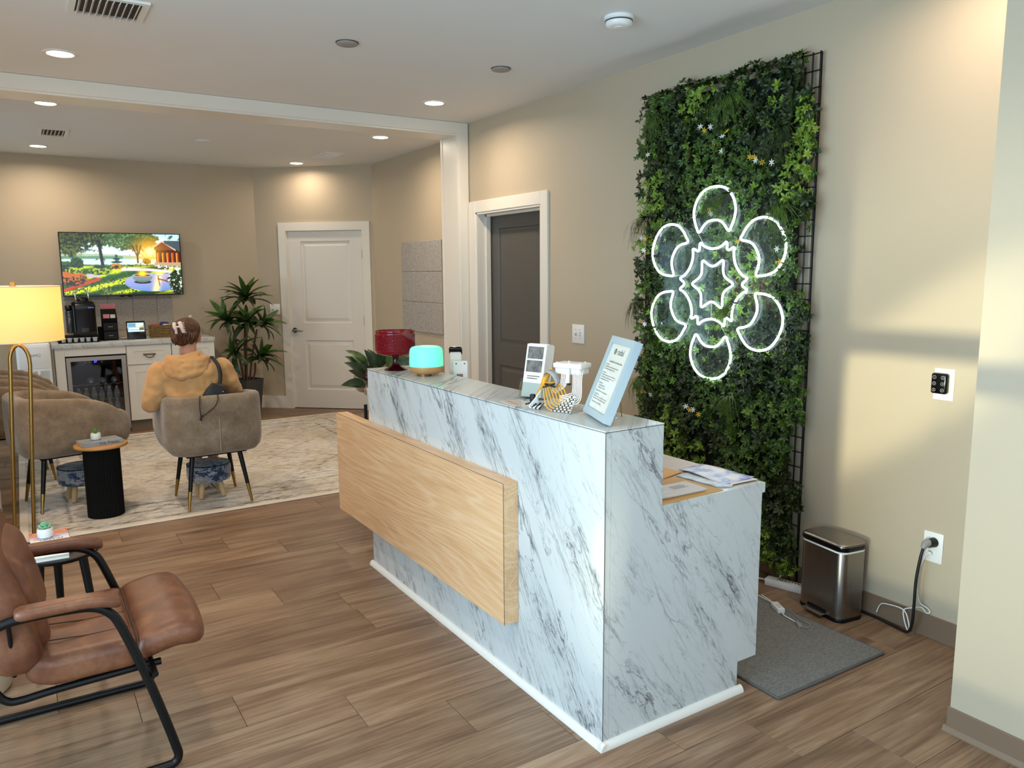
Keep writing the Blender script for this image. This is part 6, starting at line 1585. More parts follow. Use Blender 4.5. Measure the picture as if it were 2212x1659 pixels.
for (y0, y1) in ((6.530, 6.829), (6.831, 7.124), (7.126, 7.424)):
    for k in range(3):
        Lc(MB().rbox(3.378, 3.3918, y0, y1, 0.972 + k * 0.3, 1.270 + k * 0.3, 0.004, 1), (3.392, 6.98, 0.97)).build('felt_tile', M_['felt'], ap)

# television ----------------------------------------------------------------
tv = thing('television', 'wall-mounted television showing a sunlit lakeside garden', 'television', (0.957, 9.06, 1.667)); o_ = (0.957, 9.06, 1.667)
Lc(MB().rbox(0.388, 1.524, 9.035, 9.075, 1.343, 1.990, 0.004, 1), o_).build('housing', M_['black_gloss'], tv)
Lc(MB().box(0.75, 1.16, 9.075, 9.127, 1.5, 1.85), o_).build('wall_mount', M_['black'], tv)
Lc(MB().rbox(0.905, 1.015, 9.036, 9.06, 1.330, 1.3425, 0.003, 1), o_).build('sensor_tab', M_['black'], tv)
Lc(MB().box(0.945, 0.975, 9.0350, 9.0362, 1.3345, 1.3385), o_).build('sensor_mark', M_['grey_plastic'], tv)
def vnoise(u, v, f, seed, octs=4):
    out = np.zeros_like(u); amp = 1.0; tot = 0
    for k in range(octs):
        r_ = np.random.default_rng(seed + k); g_ = r_.random((160, 160)); x = (u * f) % 158; y = (v * f) % 158
        i, j = x.astype(int), y.astype(int); fx, fy = x - i, y - j; fx = fx * fx * (3 - 2 * fx); fy = fy * fy * (3 - 2 * fy)
        out += amp * ((g_[i, j] * (1 - fx) + g_[i + 1, j] * fx) * (1 - fy) + (g_[i, j + 1] * (1 - fx) + g_[i + 1, j + 1] * fx) * fy); tot += amp
        amp *= 0.55; f *= 2.1
    return out / tot
def paint_tv(NX, NY):
    u, v = np.meshgrid(np.linspace(0, 1, NX), np.linspace(0, 1, NY), indexing='ij')
    C = np.zeros((NX, NY, 3))
    def put(m, c):
        c = np.array(srgb(c)) if isinstance(c, str) else c
        m = np.clip(m, 0, 1)[..., None]; C[:] = C * (1 - m) + c * m
    def soft(d, w=0.006): return np.clip(0.5 + d / w, 0, 1)
    n1 = vnoise(u * 1.78, v, 9, 1); n2 = vnoise(u * 1.78, v, 28, 20); n3 = vnoise(u * 1.78, v, 60, 40, 3)
    put(np.ones_like(u), '#bfe4f2'); put((1 - v) * 1.4, '#f3f4e6')
    put(soft(0.685 - 0.10 * u - v + 0.03 * n1), '#a9b8a0'); put(soft(0.62 - v + 0.02 * n2) * (u < 0.5), '#6f8f76')
    put(soft(0.585 - v), '#d4e8ee'); put(soft(0.585 - v) * (np.sin(v * 260 + 9 * n1) * 0.5 + 0.2) * 0.6, '#9ab9c6')
    put(soft(0.485 + 0.02 * n2 - v), '#4d7a1c')
    # lawn with long shadow bands
    band = np.sin((v - 0.42 * u) * 34 + 2.0 * n1); lawn = (v < 0.47)
    put(lawn * np.clip(band * 1.6, 0, 1) * (0.55 + 0.6 * n2), '#d3d916'); put(lawn * np.clip(-band * 1.4, 0, 1) * 0.8, '#1f4a0e')
    put(lawn * (n3 > 0.60) * (u < 0.6) * (v < 0.3), '#1b2a08')
    glow = np.exp(-(((u - 0.735) / 0.11) ** 2 + ((v - 0.71) / 0.17) ** 2)); put(glow * 0.95, '#ffc23a'); 
    # left tree mass, trunk, second tree
    fol = vnoise(u * 1.78, v, 14, 70); fol2 = vnoise(u * 1.78, v, 34, 90)
    lm_ = np.clip(1.25 - ((u - 0.05) / 0.24) ** 2 - ((v - 0.92) / 0.33) ** 2, 0, 1) + np.clip(1.1 - ((u - 0.33) / 0.12) ** 2 - ((v - 0.98) / 0.22) ** 2, 0, 1)
    leaf = soft(lm_ * 0.9 - 0.25 + (0.6 * fol + 0.4 * fol2 - 0.5) * 1.7 - 0.1, 0.12)
    put(leaf, '#14240c'); put(leaf * soft(fol2 - 0.56, 0.1) * np.clip(1.6 - v * 1.4, 0, 1), '#8f8f1e'); put(leaf * soft(n3 - 0.62, 0.05), '#5a6a2c')
    m2 = np.clip(1.1 - ((u - 0.58) / 0.26) ** 2 - ((v - 0.90) / 0.20) ** 2, 0, 1); leaf2 = soft(m2 * 0.9 - 0.3 + (0.55 * fol + 0.45 * fol2 - 0.5) * 1.9, 0.12)
    put(leaf2, '#3a5a38'); put(leaf2 * np.clip(glow * 2 + 0.25 * (1 - v), 0, 1), '#b78a1c'); put(leaf2 * soft(n3 - 0.64, 0.05), '#8a9a6a')
    put(soft(0.014 - abs(u - (0.315 + 0.05 * (0.75 - v))), 0.006) * (v > 0.43) * (v < 0.9), '#1b1409')
    for s_, k in ((0.0, 0.0), (0.10, 1), (-0.12, 1)): put(soft(0.006 - abs(u - (0.625 + s_ * np.clip(v - 0.62, 0, 1) * 1.8)), 0.004) * (v > 0.52) * (v < 0.82), '#5a3a14')
    sun = np.exp(-(((u - 0.735) / 0.035) ** 2 + ((v - 0.71) / 0.06) ** 2)); put(np.clip(sun * 1.6, 0, 1), '#fff6d8')
    # conifer
    put(soft(0.045 * np.clip((0.675 - v) / 0.15, 0, 1) * (0.7 + 0.5 * np.sin(v * 120)) - abs(u - 0.445), 0.01) * (v > 0.52) * (v < 0.675), '#24402c')
    # house
    hs = (u > 0.785) * (v > 0.525) * (v < 0.76); put(hs * 1.0, '#4a1c12'); put(hs * (np.sin(u * 150) > 0.35) * (v < 0.70), '#b0512a'); put(hs * (np.sin(u * 150 + 1.2) > 0.86) * (v < 0.69), '#ffb070')
    gb_ = soft(0.885 - abs(u - 0.845) * 1.28 - v, 0.01) * (v > 0.74); put(gb_ * (u > 0.775), '#7d4a34')
    put(soft(0.90 - abs(u - 0.845) * 1.28 - v, 0.008) * soft(v - (0.872 - abs(u - 0.845) * 1.28), 0.008) * (u > 0.77) * (u < 0.96), '#cfc0b0')
    put(soft(v - (0.872 - (u - 0.845) * 1.0 * 1.05)) * soft(0.895 - v) * (u > 0.86), '#4d5a63')
    put((u > 0.77) * soft(0.525 - v + 0.012 * n2) * (v > 0.47), '#b79f8a')
    # path, borders, shrubs
    put(soft(0.015 * 1.5 - abs(v - (0.415 - 0.16 * (u - 0.5) ** 2 - 0.10 * np.clip(u - 0.72, 0, 1))), 0.006) * (u > 0.48), '#d6cfd6')
    put(soft(0.026 - abs(v - (0.08 + 0.62 * u)), 0.008) * (u < 0.30), '#b5523a'); put(soft(0.03 - abs(v - 0.315), 0.01) * (u > 0.19) * (u < 0.29), '#bfb4b8')
    def shrub(cu, cv, ru, rv, seed, top):
        nz = vnoise(u * 1.78, v, 40, seed); m = soft(1.0 - ((u - cu) / ru) ** 2 - ((v - cv) / rv) ** 2 + (nz - 0.5) * 1.1, 0.25)
        put(m, '#16260e'); put(m * soft(nz - 0.47 + (v - cv) * 2.2, 0.12), top)
    shrub(0.02, 0.46, 0.07, 0.09, 111, '#3f5f1e'); shrub(0.12, 0.52, 0.055, 0.09, 113, '#2f5020'); shrub(0.07, 0.27, 0.13, 0.12, 117, '#b5702c'); shrub(0.09, 0.40, 0.07, 0.05, 119, '#a8b52a'); shrub(0.30, 0.385, 0.095, 0.060, 123, '#9fb32a'); shrub(0.44, 0.465, 0.055, 0.045, 127, '#b08a3a'); shrub(0.30, 0.46, 0.05, 0.03, 129, '#33501c')
    shrub(0.70, 0.55, 0.035, 0.05, 131, '#a8803a'); shrub(0.60, 0.475, 0.11, 0.018, 133, '#8a9a3a'); shrub(0.80, 0.465, 0.03, 0.025, 135, '#e8e6d8'); shrub(0.88, 0.45, 0.045, 0.030, 137, '#e6e6dc')
    # round patio, bowl, flame
    e_ = 1 - ((u - 0.755) / 0.255) ** 2 - ((v - 0.20) / 0.155) ** 2; put(soft(e_, 0.05), '#b9b3cf'); put(soft(e_, 0.05) * (np.sin(v * 210 + u * 30) * 0.5 + 0.5) * 0.5, '#5f86b3'); put(soft(e_, 0.05) * np.clip(0.26 - v, 0, 1) * 3, '#4f86c0')
    put(soft(e_, 0.05) * np.exp(-((u - 0.77 - 0.15 * (v - 0.1)) / 0.03) ** 2), '#f5e0b0')
    put(soft(1 - ((u - 0.655) / 0.075) ** 2 - ((v - 0.205) / 0.03) ** 2, 0.4), '#2a2730')
    be = 1 - ((u - 0.655) / 0.085) ** 2 - ((v - 0.285) / 0.085) ** 2; put(soft(be, 0.08) * (v < 0.315), '#7f8f8d'); put(soft(be, 0.08) * (v < 0.315) * np.clip((0.25 - v) * 9, 0, 1), '#3a4244')
    put(soft(1 - ((u - 0.655) / 0.085) ** 2 - ((v - 0.315) / 0.028) ** 2, 0.2), '#b9b6ac'); put(soft(1 - ((u - 0.655) / 0.070) ** 2 - ((v - 0.315) / 0.020) ** 2, 0.2), '#7a2a14')
    fl2 = np.exp(-(((u - 0.655) / 0.030) ** 2 + ((v - 0.34) / 0.055) ** 2)) * (v > 0.30); put(np.clip(fl2 * 1.3, 0, 1), '#ffd45a')
    # garden chair
    def line(u0, v0, u1, v1, w, c):
        du, dv = u1 - u0, v1 - v0; t_ = np.clip(((u - u0) * du + (v - v0) * dv) / (du * du + dv * dv), 0, 1); put(soft(w - np.hypot((u - u0 - t_ * du) * 1.4, v - v0 - t_ * dv), 0.006), c)
    line(0.87, 0.22, 0.93, 0.36, 0.022, '#3a2a20'); line(0.79, 0.255, 0.90, 0.20, 0.010, '#8a4a2c'); line(0.80, 0.31, 0.89, 0.295, 0.006, '#b9b0a4'); line(0.79, 0.31, 0.80, 0.14, 0.006, '#8a4a2c'); line(0.86, 0.33, 0.92, 0.35, 0.005, '#cfc6ba')
    nzf = vnoise(u * 1.78, v, 26, 151); wm = soft(1 - ((u - 0.985) / 0.10) ** 2 - ((v - 0.20) / 0.25) ** 2 + (nzf - 0.5) * 1.0, 0.2); put(wm, '#12200f'); put(wm * soft(nzf - 0.60, 0.06), '#e9efe6'); put(wm * soft(n3 - 0.6, 0.06) * 0.5, '#4f7a3a')
    put(np.clip(glow * 0.35, 0, 1) * (v > 0.45), '#ffd060')
    put(soft(0.03 - v - 0.0 * u + 0.02 * (u - 0.6), 0.03) * 0.7, '#0c1808')
    L_ = C.mean(-1, keepdims=True); C = np.clip(L_ + (C - L_) * 1.2, 0, 1) ** 1.22 * 1.08
    return C
NX, NY = 250, 141
C = paint_tv(NX, NY)
vs_ = [(0.398 + (1.514 - 0.398) * i / (NX - 1) - o_[0], 9.0345 - o_[1], 1.355 + (1.982 - 1.355) * j / (NY - 1) - o_[2]) for i in range(NX) for j in range(NY)]
fs_ = [(i * NY + j, (i + 1) * NY + j, (i + 1) * NY + j + 1, i * NY + j + 1) for i in range(NX - 1) for j in range(NY - 1)]
me = bpy.data.meshes.new('screen'); me.from_pydata(vs_, [], fs_)
ca = me.color_attributes.new('picture', 'FLOAT_COLOR', 'POINT')
ca.data.foreach_set('color', np.concatenate([C.reshape(-1, 3), np.ones((NX * NY, 1))], 1).astype(np.float32).ravel())
t = NT('tv_picture'); at = t.n('ShaderNodeVertexColor', layer_name='picture')
t.p(color=(0.01, 0.01, 0.01), rough=0.15, emis=at.outputs[0], estr=1.05); me.materials.append(t.m)
link('screen', me, tv, 'lit screen showing a sunny garden with a fire bowl')

# tall dracaena in a dark square planter
dp = thing('potted_dracaena', 'tall dracaena plant in a dark grey square planter beside the counter', 'potted plant', (2.07, 8.72, 0))
pmt = pm('charcoal_planter', '#3d3e3c', 0.55)
def sq(h, z, a=radians(28)): return [(h * sqrt(2) * cos(a + pi / 4 + k * pi / 2), h * sqrt(2) * sin(a + pi / 4 + k * pi / 2), z) for k in range(4)]
loft(MB(), [sq(0.088, 0.0), sq(0.124, 0.41), sq(0.114, 0.41), sq(0.110, 0.375)]).build('planter', pmt, dp)
MB().lathe([(0.0, 0.376), (0.105, 0.376), (0.06, 0.392), (0.0, 0.40)], 20).build('soil', pm('moss', '#2a2b1a', 0.95, bump=(60, 0.8)), dp, 60)
def strap_leaf(L, W, droop, twist=0.0):
    n = 9; vs_, fs_ = [], []
    for i in range(n + 1):
        t_ = i / n; w = W * (0.35 + 0.65 * sin(min(1, t_ * 1.7 + 0.12) * pi / 2)) * (1 - t_ ** 3.2) * 0.5
        a = droop * t_; 
        y = L * (sin(a) / droop if droop else t_); z = -L * ((1 - cos(a)) / droop if droop else 0)
        c, s_ = cos(twist * t_), sin(twist * t_)
        vs_ += [(-w * c, y, z - w * s_ + w * 0.35), (0, y, z), (w * c, y, z + w * s_ + w * 0.35)]
    for i in range(n):
        k = i * 3; fs_ += [(k, k + 1, k + 4, k + 3), (k + 1, k + 2, k + 5, k + 4)]
    return MB().add(vs_, fs_)
DL = [leaf_mat('dracaena_dark', '#1a2a12', '#2a4019'), leaf_mat('dracaena_mid', '#2f4c1a', '#44672a')]
dl = [strap_leaf(0.33, 0.082, 1.1, 0.3).mesh('leaf', DL[0], 60), strap_leaf(0.30, 0.076, 0.7, -0.3).mesh('leaf', DL[1], 60), strap_leaf(0.36, 0.084, 1.5, 0.4).mesh('leaf', DL[0], 60), strap_leaf(0.28, 0.074, 0.3, 0.1).mesh('leaf', DL[1], 60)]
stem_m = pm('cane_stem', '#5b4030', 0.7, bump=(50, 0.4))
heads = [((2.100, 8.74, 1.22), (0.02, -0.1, 1), 24, 1.0, (2.055, 8.72)), ((1.940, 8.70, 1.00), (-0.55, -0.2, 0.8), 22, 0.92, (2.03, 8.70)), ((2.080, 8.66, 0.98), (-0.1, -0.5, 0.9), 18, 0.85, (2.06, 8.68)), ((2.200, 8.70, 0.955), (0.6, -0.3, 0.7), 20, 0.9, (2.09, 8.70)),
         ((1.985, 8.66, 0.66), (-0.75, -0.2, 0.75), 16, 1.0, (2.03, 8.68)), ((2.155, 8.68, 0.585), (0.6, -0.3, 0.9), 18, 1.0, (2.12, 8.70))]
rd = random.Random(4)
for (hx, hy, hz), ax, n, sc, (bx, by) in heads:
    h = Vector((hx, hy, hz)) - Vector((2.07, 8.72, 0)); b_0 = Vector((bx - 2.07, by - 8.72, 0.38))
    MB().tube(smooth_path([b_0, b_0.lerp(h, 0.5) + Vector((rd.uniform(-0.02, 0.02), 0, 0)), h], 5), [0.011] * 10 + [0.008], 8).build('stem', stem_m, dp, 60)
    q = Vector((0, 0, 1)).rotation_difference(Vector(ax).normalized()).to_matrix().to_4x4()
    for k in range(n):
        a = k * 2.399 + rd.uniform(-0.2, 0.2); el = 0.25 + 1.05 * (1 - k / n) ** 0.8
        o = link('leaf', dl[(0, 2, 0, 1)[k % 4] if k < n * 0.7 else (3, 1)[k % 2]], dp)
        Mx = Matrix.Translation(h + Vector(ax).normalized() * (0.04 + 0.06 * k / n)) @ q @ Matrix.Rotation(a, 4, 'Z') @ Matrix.Rotation(pi / 2 - el, 4, 'X') @ Matrix.Scale(sc * rd.uniform(0.8, 1.08), 4)
        tip = Mx @ Vector((0, 0.3, 0)) + Vector((2.07, 8.72, 0))
        if tip.y > 9.05 or (Vector((tip.x, tip.y)) - P0).dot(NW) < 0.05: 
            Mx = Mx @ Matrix.Scale(0.55, 4)
        if tip.x < 1.80 and tip.z < 1.08: Mx = Mx @ Matrix.Scale(0.55, 4)
        o.matrix_local = Mx

# leafy pink-stemmed plant in a white pot on a black stand behind the desk
ag = thing('potted_aglaonema', 'broad-leaved plant with pink stems in a white pot behind the desk end', 'potted plant', (1.915, 4.50, 0))
MB().lathe([(0.0, 0.60), (0.085, 0.60), (0.095, 0.61), (0.118, 0.83), (0.120, 0.835), (0.110, 0.835), (0.105, 0.80), (0.0, 0.80)], 36).build('pot', M_['white_pot'], ag, 50)
for k in range(4):
    a = pi / 4 + 0.5 + k * pi / 2
    MB().cyl((0.128 * cos(a), 0.128 * sin(a), 0.0), (0.128 * cos(a), 0.128 * sin(a), 0.74), 0.011, 0.011, 10).build('stand_leg', M_['black'], ag, 50)
    MB().cyl((0.128 * cos(a), 0.128 * sin(a), 0.588), (-0.128 * cos(a), -0.128 * sin(a), 0.588), 0.009, 0.009, 8).build('stand_bar', M_['black'], ag, 50)
AL = [leaf_mat('aglaonema_dark', '#1f2a17', '#33442a'), leaf_mat('aglaonema_light', '#3a4a22', '#5a6a30')]
def broad_leaf(L, W, droop):
    n = 9; vs_, fs_ = [], []
    for i in range(n + 1):
        t_ = i / n; w = W * 0.5 * sin(pi * min(1.0, t_ ** 0.75)) ** 0.8 if 0 < i < n else 0.001
        a = droop * t_; y = L * sin(a) / droop; z = -L * (1 - cos(a)) / droop
        vs_ += [(-w, y, z + w * 0.35), (0, y, z), (w, y, z + w * 0.35)]
    for i in range(n):
        k = i * 3; fs_ += [(k, k + 1, k + 4, k + 3), (k + 1, k + 2, k + 5, k + 4)]
    return MB().add(vs_, fs_)
al = [broad_leaf(0.165, 0.075, 0.9).mesh('leaf', AL[0], 60), broad_leaf(0.15, 0.070, 0.6).mesh('leaf', AL[0], 60), broad_leaf(0.185, 0.078, 1.2).mesh('leaf', AL[1], 60)]
pk_m = pm('pink_stem', '#b06a62', 0.5)
base = Vector((0, 0, 0.80))
tips = [((-0.215, 0.06, 1.045), 0), ((-0.235, 0.0, 1.01), 0), ((-0.17, -0.05, 0.985), 1), ((-0.19, 0.08, 1.09), 2), ((-0.12, 0.02, 1.07), 1), ((-0.245, -0.02, 0.885), 0), ((-0.09, -0.06, 0.955), 1), ((-0.12, -0.10, 0.885), 0), ((-0.02, 0.05, 1.10), 1), ((0.03, -0.05, 1.08), 2), ((0.07, 0.03, 1.05), 0), ((0.12, 0.0, 1.03), 2), ((0.10, -0.08, 0.99), 0), ((-0.05, 0.10, 1.05), 0), ((-0.17, 0.05, 0.93), 1), ((0.17, 0.05, 0.98), 1)]
for i, (p, kd) in enumerate(tips):
    p = Vector(p); st = base + Vector((p.x * 0.15, p.y * 0.15, 0)); L_ = (p - st)
    j_ = st + L_ * 0.48 + Vector((0, 0, 0.025))
    MB().tube(smooth_path([st, st.lerp(j_, 0.5) + Vector((0, 0, 0.02)), j_], 4), [0.006] * 8 + [0.0035], 7).build('stem', pk_m, ag, 60)
    o = link('leaf', al[kd], ag)
    d_ = (p - j_).normalized(); nv = Vector((0.05, -0.85, 0.75)); nv = (nv - d_ * nv.dot(d_)).normalized(); xv = d_.cross(nv)
    d_, nv = (d_ + nv * 0.35).normalized(), (nv - d_ * 0.35).normalized(); xv = d_.cross(nv)
    o.matrix_local = Matrix(((xv.x, d_.x, nv.x, j_.x), (xv.y, d_.y, nv.y, j_.y), (xv.z, d_.z, nv.z, j_.z), (0, 0, 0, 1)))
# one more tub chair beyond the desk
c = copy_tree(tub); c.location = (3.025, 6.78, RZ); c.rotation_euler = (0, 0, radians(90)); c['label'] = 'taupe tub armchair mostly hidden behind the desk and the pink-stemmed plant'
# ================================================================ the seated woman, seen from behind
PO = Vector((0.97, 5.50, 0))
ps_ = thing('person', 'woman in a tan hoodie seated with her back to the camera, hair clipped up', 'person', PO)
def seg(mb, a, b, ra, rb, n=7):
    """a chain of overlapping ellipsoids from a to b; ra/rb = (rx, ry, rz)"""
    a, b = Vector(a) - PO, Vector(b) - PO
    ra = (ra,) * 3 if not hasattr(ra, '__len__') else ra; rb = (rb,) * 3 if not hasattr(rb, '__len__') else rb
    for i in range(n):
        t_ = i / max(1, n - 1); c = a.lerp(b, t_)
        mb.sphere(c, 1, 14, 9, sz=tuple(ra[k] * (1 - t_) + rb[k] * t_ for k in range(3)))
    return mb
def organic(mb, name, mat_, voxel=0.012, it=10, fac=0.5, disp=None, label=None):
    o = mb.build(name, mat_, ps_, None, label)
    r = o.modifiers.new('remesh', 'REMESH'); r.mode = 'VOXEL'; r.voxel_size = voxel; r.use_smooth_shade = True
    s = o.modifiers.new('smooth', 'SMOOTH'); s.iterations = it; s.factor = fac
    if disp:
        tx = bpy.data.textures.new(name, 'CLOUDS'); tx.noise_scale = disp[0]; tx.noise_depth = 1
        d = o.modifiers.new('folds', 'DISPLACE'); d.texture = tx; d.strength = disp[1]; d.mid_level = 0.5
    return o
t = NT('skin'); n1 = t.noise(t.obj(), 14, 3); t.p(color=t.ramp(n1, [(0.35, srgb('#b07a5f')), (0.65, srgb('#bf8b6e'))]), rough=0.5, subs=0.05); M_['skin'] = t.m
# joints
SHL, SHR = (0.745, 5.47, 0.915), (1.130, 5.47, 0.925)
ELL, ELR = (0.685, 5.50, 0.715), (1.215, 5.52, 0.770)
WRL, WRR = (0.80, 5.76, 0.715), (1.09, 5.78, 0.715)
body = MB()
seg(body, (0.945, 5.555, 1.175), (0.950, 5.575, 1.130), (0.072, 0.088, 0.088), (0.062, 0.075, 0.075), 4)      # skull and jaw
seg(body, (0.955, 5.625, 1.075), (0.955, 5.62, 1.10), (0.038, 0.035, 0.030), (0.05, 0.045, 0.04), 3)           # chin
seg(body, (0.925, 5.485, 0.975), (0.940, 5.535, 1.115), (0.060, 0.056, 0.05), (0.052, 0.055, 0.05), 6)         # neck
seg(body, (0.955, 5.50, 0.58), (0.94, 5.475, 0.90), (0.145, 0.10, 0.10), (0.165, 0.09, 0.09), 7)
for s_, e_, w_ in ((SHL, ELL, WRL), (SHR, ELR, WRR)):
    seg(body, s_, e_, 0.048, 0.040, 8); seg(body, e_, w_, 0.038, 0.026, 8)
for x0, x1, xf in ((0.885, 0.925, 1.030), (1.030, 1.085, 1.125)):
    seg(body, (x0, 5.52, 0.555), (x1, 5.90, 0.535), 0.078, 0.056, 8)                     # thigh
    seg(body, (x1, 5.90, 0.525), (xf, 5.83, 0.12), 0.052, 0.034, 8)                      # calf
    seg(body, (xf, 5.83, 0.075), (xf, 6.00, 0.040), (0.034, 0.04, 0.035), (0.036, 0.04, 0.020), 6)   # foot
# ears and nose
seg(body, (1.020, 5.552, 1.150), (1.019, 5.550, 1.115), (0.012, 0.018, 0.016), (0.010, 0.013, 0.012), 3); seg(body, (0.870, 5.552, 1.150), (0.871, 5.550, 1.115), (0.012, 0.018, 0.016), (0.010, 0.013, 0.012), 3)
seg(body, (0.955, 5.655, 1.135), (0.955, 5.665, 1.115), 0.010, 0.012, 3)
# hands holding a phone: palm and five fingers each
def hand(w, sgn):
    w = Vector(w); c = w + Vector((-sgn * 0.030, 0.050, 0.005))
    seg(body, w, c, (0.022, 0.02, 0.018), (0.022, 0.034, 0.020), 5)
    for k in range(4):
        r_ = c + Vector((-sgn * 0.012, -0.018 + 0.017 * k, -0.010)); m_ = r_ + Vector((-sgn * (0.034 + 0.004 * (1.5 - abs(k - 1.5))), 0.006, -0.006)); e2 = m_ + Vector((-sgn * 0.012, 0.0, 0.022))
        seg(body, r_, m_, 0.0095, 0.0085, 4); seg(body, m_, e2, 0.0085, 0.0075, 3)
    r_ = c + Vector((-sgn * 0.002, -0.022, 0.012)); m_ = r_ + Vector((-sgn * 0.018, -0.010, 0.020)); seg(body, r_, m_, 0.0105, 0.0095, 4); seg(body, m_, m_ + Vector((-sgn * 0.016, 0.012, 0.014)), 0.0095, 0.0085, 3)
hand(WRL, -1); hand(WRR, 1)
organic(body, 'body', M_['skin'], 0.0075, 5, 0.5)
# trousers and shoes
tr = MB()
seg(tr, (0.955, 5.50, 0.575), (0.955, 5.49, 0.66), (0.160, 0.115, 0.085), (0.150, 0.105, 0.06), 3)
for x0, x1 in ((0.885, 0.925), (1.030, 1.085)):
    seg(tr, (x0, 5.52, 0.560), (x1, 5.885, 0.540), 0.088, 0.068, 8); seg(tr, (x1, 5.90, 0.53), (x1 + 0.002, 5.865, 0.40), 0.064, 0.058, 4)
organic(tr, 'shorts', pm('dark_shorts', '#23252b', 0.85, bump=(90, 0.3)), 0.012, 6)
for xf in (1.030, 1.125):
    sh = MB(); seg(sh, (xf, 5.815, 0.048), (xf, 6.015, 0.036), (0.038, 0.042, 0.038), (0.042, 0.045, 0.026), 7)
    organic(sh, 'shoe', pm('white_shoe', '#d0cdc8', 0.6), 0.008, 5)
# hoodie: torso and sleeves in one mesh
t = NT('tan_fleece'); n1 = t.noise(t.obj(), 4, 3); n2 = t.noise(t.obj(), 260, 2)
t.p(color=t.ramp(n1, [(0.35, srgb('#b98a58')), (0.65, srgb('#c99c68'))]), rough=0.92, spec=0.15, sheen=0.25, normal=t.bump(n2, 0.15, 0.002)); M_['fleece'] = t.m
hd = MB()
seg(hd, (0.960, 5.470, 0.585), (0.950, 5.462, 0.74), (0.185, 0.128, 0.09), (0.180, 0.125, 0.10), 4)
seg(hd, (0.950, 5.462, 0.74), (0.938, 5.462, 0.885), (0.180, 0.125, 0.10), (0.200, 0.112, 0.085), 5)
seg(hd, (0.790, 5.468, 0.905), (0.930, 5.480, 0.960), (0.080, 0.085, 0.062), (0.090, 0.080, 0.055), 5); seg(hd, (1.080, 5.468, 0.920), (0.935, 5.480, 0.962), (0.082, 0.085, 0.062), (0.090, 0.080, 0.055), 5)
seg(hd, SHL, (0.700, 5.478, 0.80), (0.078, 0.078, 0.075), (0.072, 0.074, 0.07), 6); seg(hd, (0.700, 5.478, 0.80), ELL, (0.072, 0.074, 0.07), (0.066, 0.066, 0.060), 6)
seg(hd, ELL, (0.775, 5.70, 0.715), (0.064, 0.064, 0.058), (0.052, 0.05, 0.05), 8)
seg(hd, SHR, (1.165, 5.488, 0.850), (0.080, 0.078, 0.072), (0.072, 0.074, 0.066), 6); seg(hd, (1.165, 5.488, 0.850), ELR, (0.072, 0.074, 0.066), (0.062, 0.066, 0.056), 6)
seg(hd, ELR, (1.115, 5.71, 0.715), (0.062, 0.062, 0.056), (0.050, 0.05, 0.048), 8)
organic(hd, 'hoodie', M_['fleece'], 0.010, 6, 0.5, (0.075, 0.030), 'tan fleece hoodie')
hd = MB()      # hood lying on the back
for k in range(14):
    a = radians(195 + 150 * k / 13)
    seg(hd, (0.905 + 0.125 * cos(a), 5.455 + 0.075 * sin(a), 1.000 - 0.012 * (1 - abs(cos(a)))), (0.895 + 0.118 * cos(a), 5.435 + 0.075 * sin(a), 0.955 - 0.045 * abs(sin(a))), (0.030, 0.026, 0.026), (0.034, 0.030, 0.04), 3)
seg(hd, (0.815, 5.40, 0.975), (0.860, 5.372, 0.935), (0.050, 0.034, 0.052), (0.070, 0.036, 0.050), 4)
seg(hd, (0.960, 5.40, 0.985), (0.880, 5.372, 0.935), (0.050, 0.034, 0.052), (0.070, 0.036, 0.050), 4)
seg(hd, (0.800, 5.43, 1.020), (0.880, 5.405, 1.012), (0.026, 0.03, 0.020), (0.028, 0.026, 0.020), 5); seg(hd, (0.985, 5.455, 1.038), (0.880, 5.405, 1.012), (0.026, 0.028, 0.020), (0.028, 0.026, 0.020), 5)
seg(hd, (0.985, 5.455, 1.038), (1.010, 5.50, 1.010), (0.026, 0.028, 0.020), (0.03, 0.03, 0.02), 4); seg(hd, (0.800, 5.43, 1.020), (0.830, 5.50, 1.000), (0.026, 0.03, 0.020), (0.03, 0.03, 0.02), 4)
organic(hd, 'hood', M_['fleece'], 0.008, 4, 0.5, (0.05, 0.022), 'tan hood folded down')
MB().tube([Vector(p) - PO for p in smooth_path([(0.988, 5.432, 1.020), (0.955, 5.395, 0.965), (0.905, 5.362, 0.915), (0.880, 5.350, 0.905)], 6)], 0.006, 8).build('hood_fold', M_['fleece'], ps_, 60)
# hair
t = NT('chestnut_hair'); w1 = t.noise(t.mapping(t.obj(), (110, 110, 12), rot=(0, radians(35), 0)), 1.6, 4, 0.6, 0.6)
t.p(color=t.ramp(w1, [(0.34, srgb('#24140b')), (0.50, srgb('#4c2e1a')), (0.68, srgb('#7d5433'))]), rough=0.55, spec=0.3, normal=t.bump(w1, 0.5, 0.004)); M_['hair'] = t.m
hr = MB()
seg(hr, (0.935, 5.535, 1.195), (0.925, 5.530, 1.160), (0.092, 0.104, 0.080), (0.090, 0.092, 0.062), 4)
seg(hr, (0.890, 5.475, 1.150), (0.930, 5.470, 1.205), (0.058, 0.048, 0.050), (0.070, 0.050, 0.058), 5)
seg(hr, (0.862, 5.490, 1.135), (0.880, 5.480, 1.225), (0.036, 0.046, 0.036), (0.044, 0.050, 0.034), 5)
seg(hr, (0.900, 5.495, 1.105), (0.965, 5.515, 1.120), (0.040, 0.030, 0.020), (0.035, 0.030, 0.018), 4)
organic(hr, 'hair', M_['hair'], 0.007, 4, 0.5, None, 'chestnut hair twisted up')
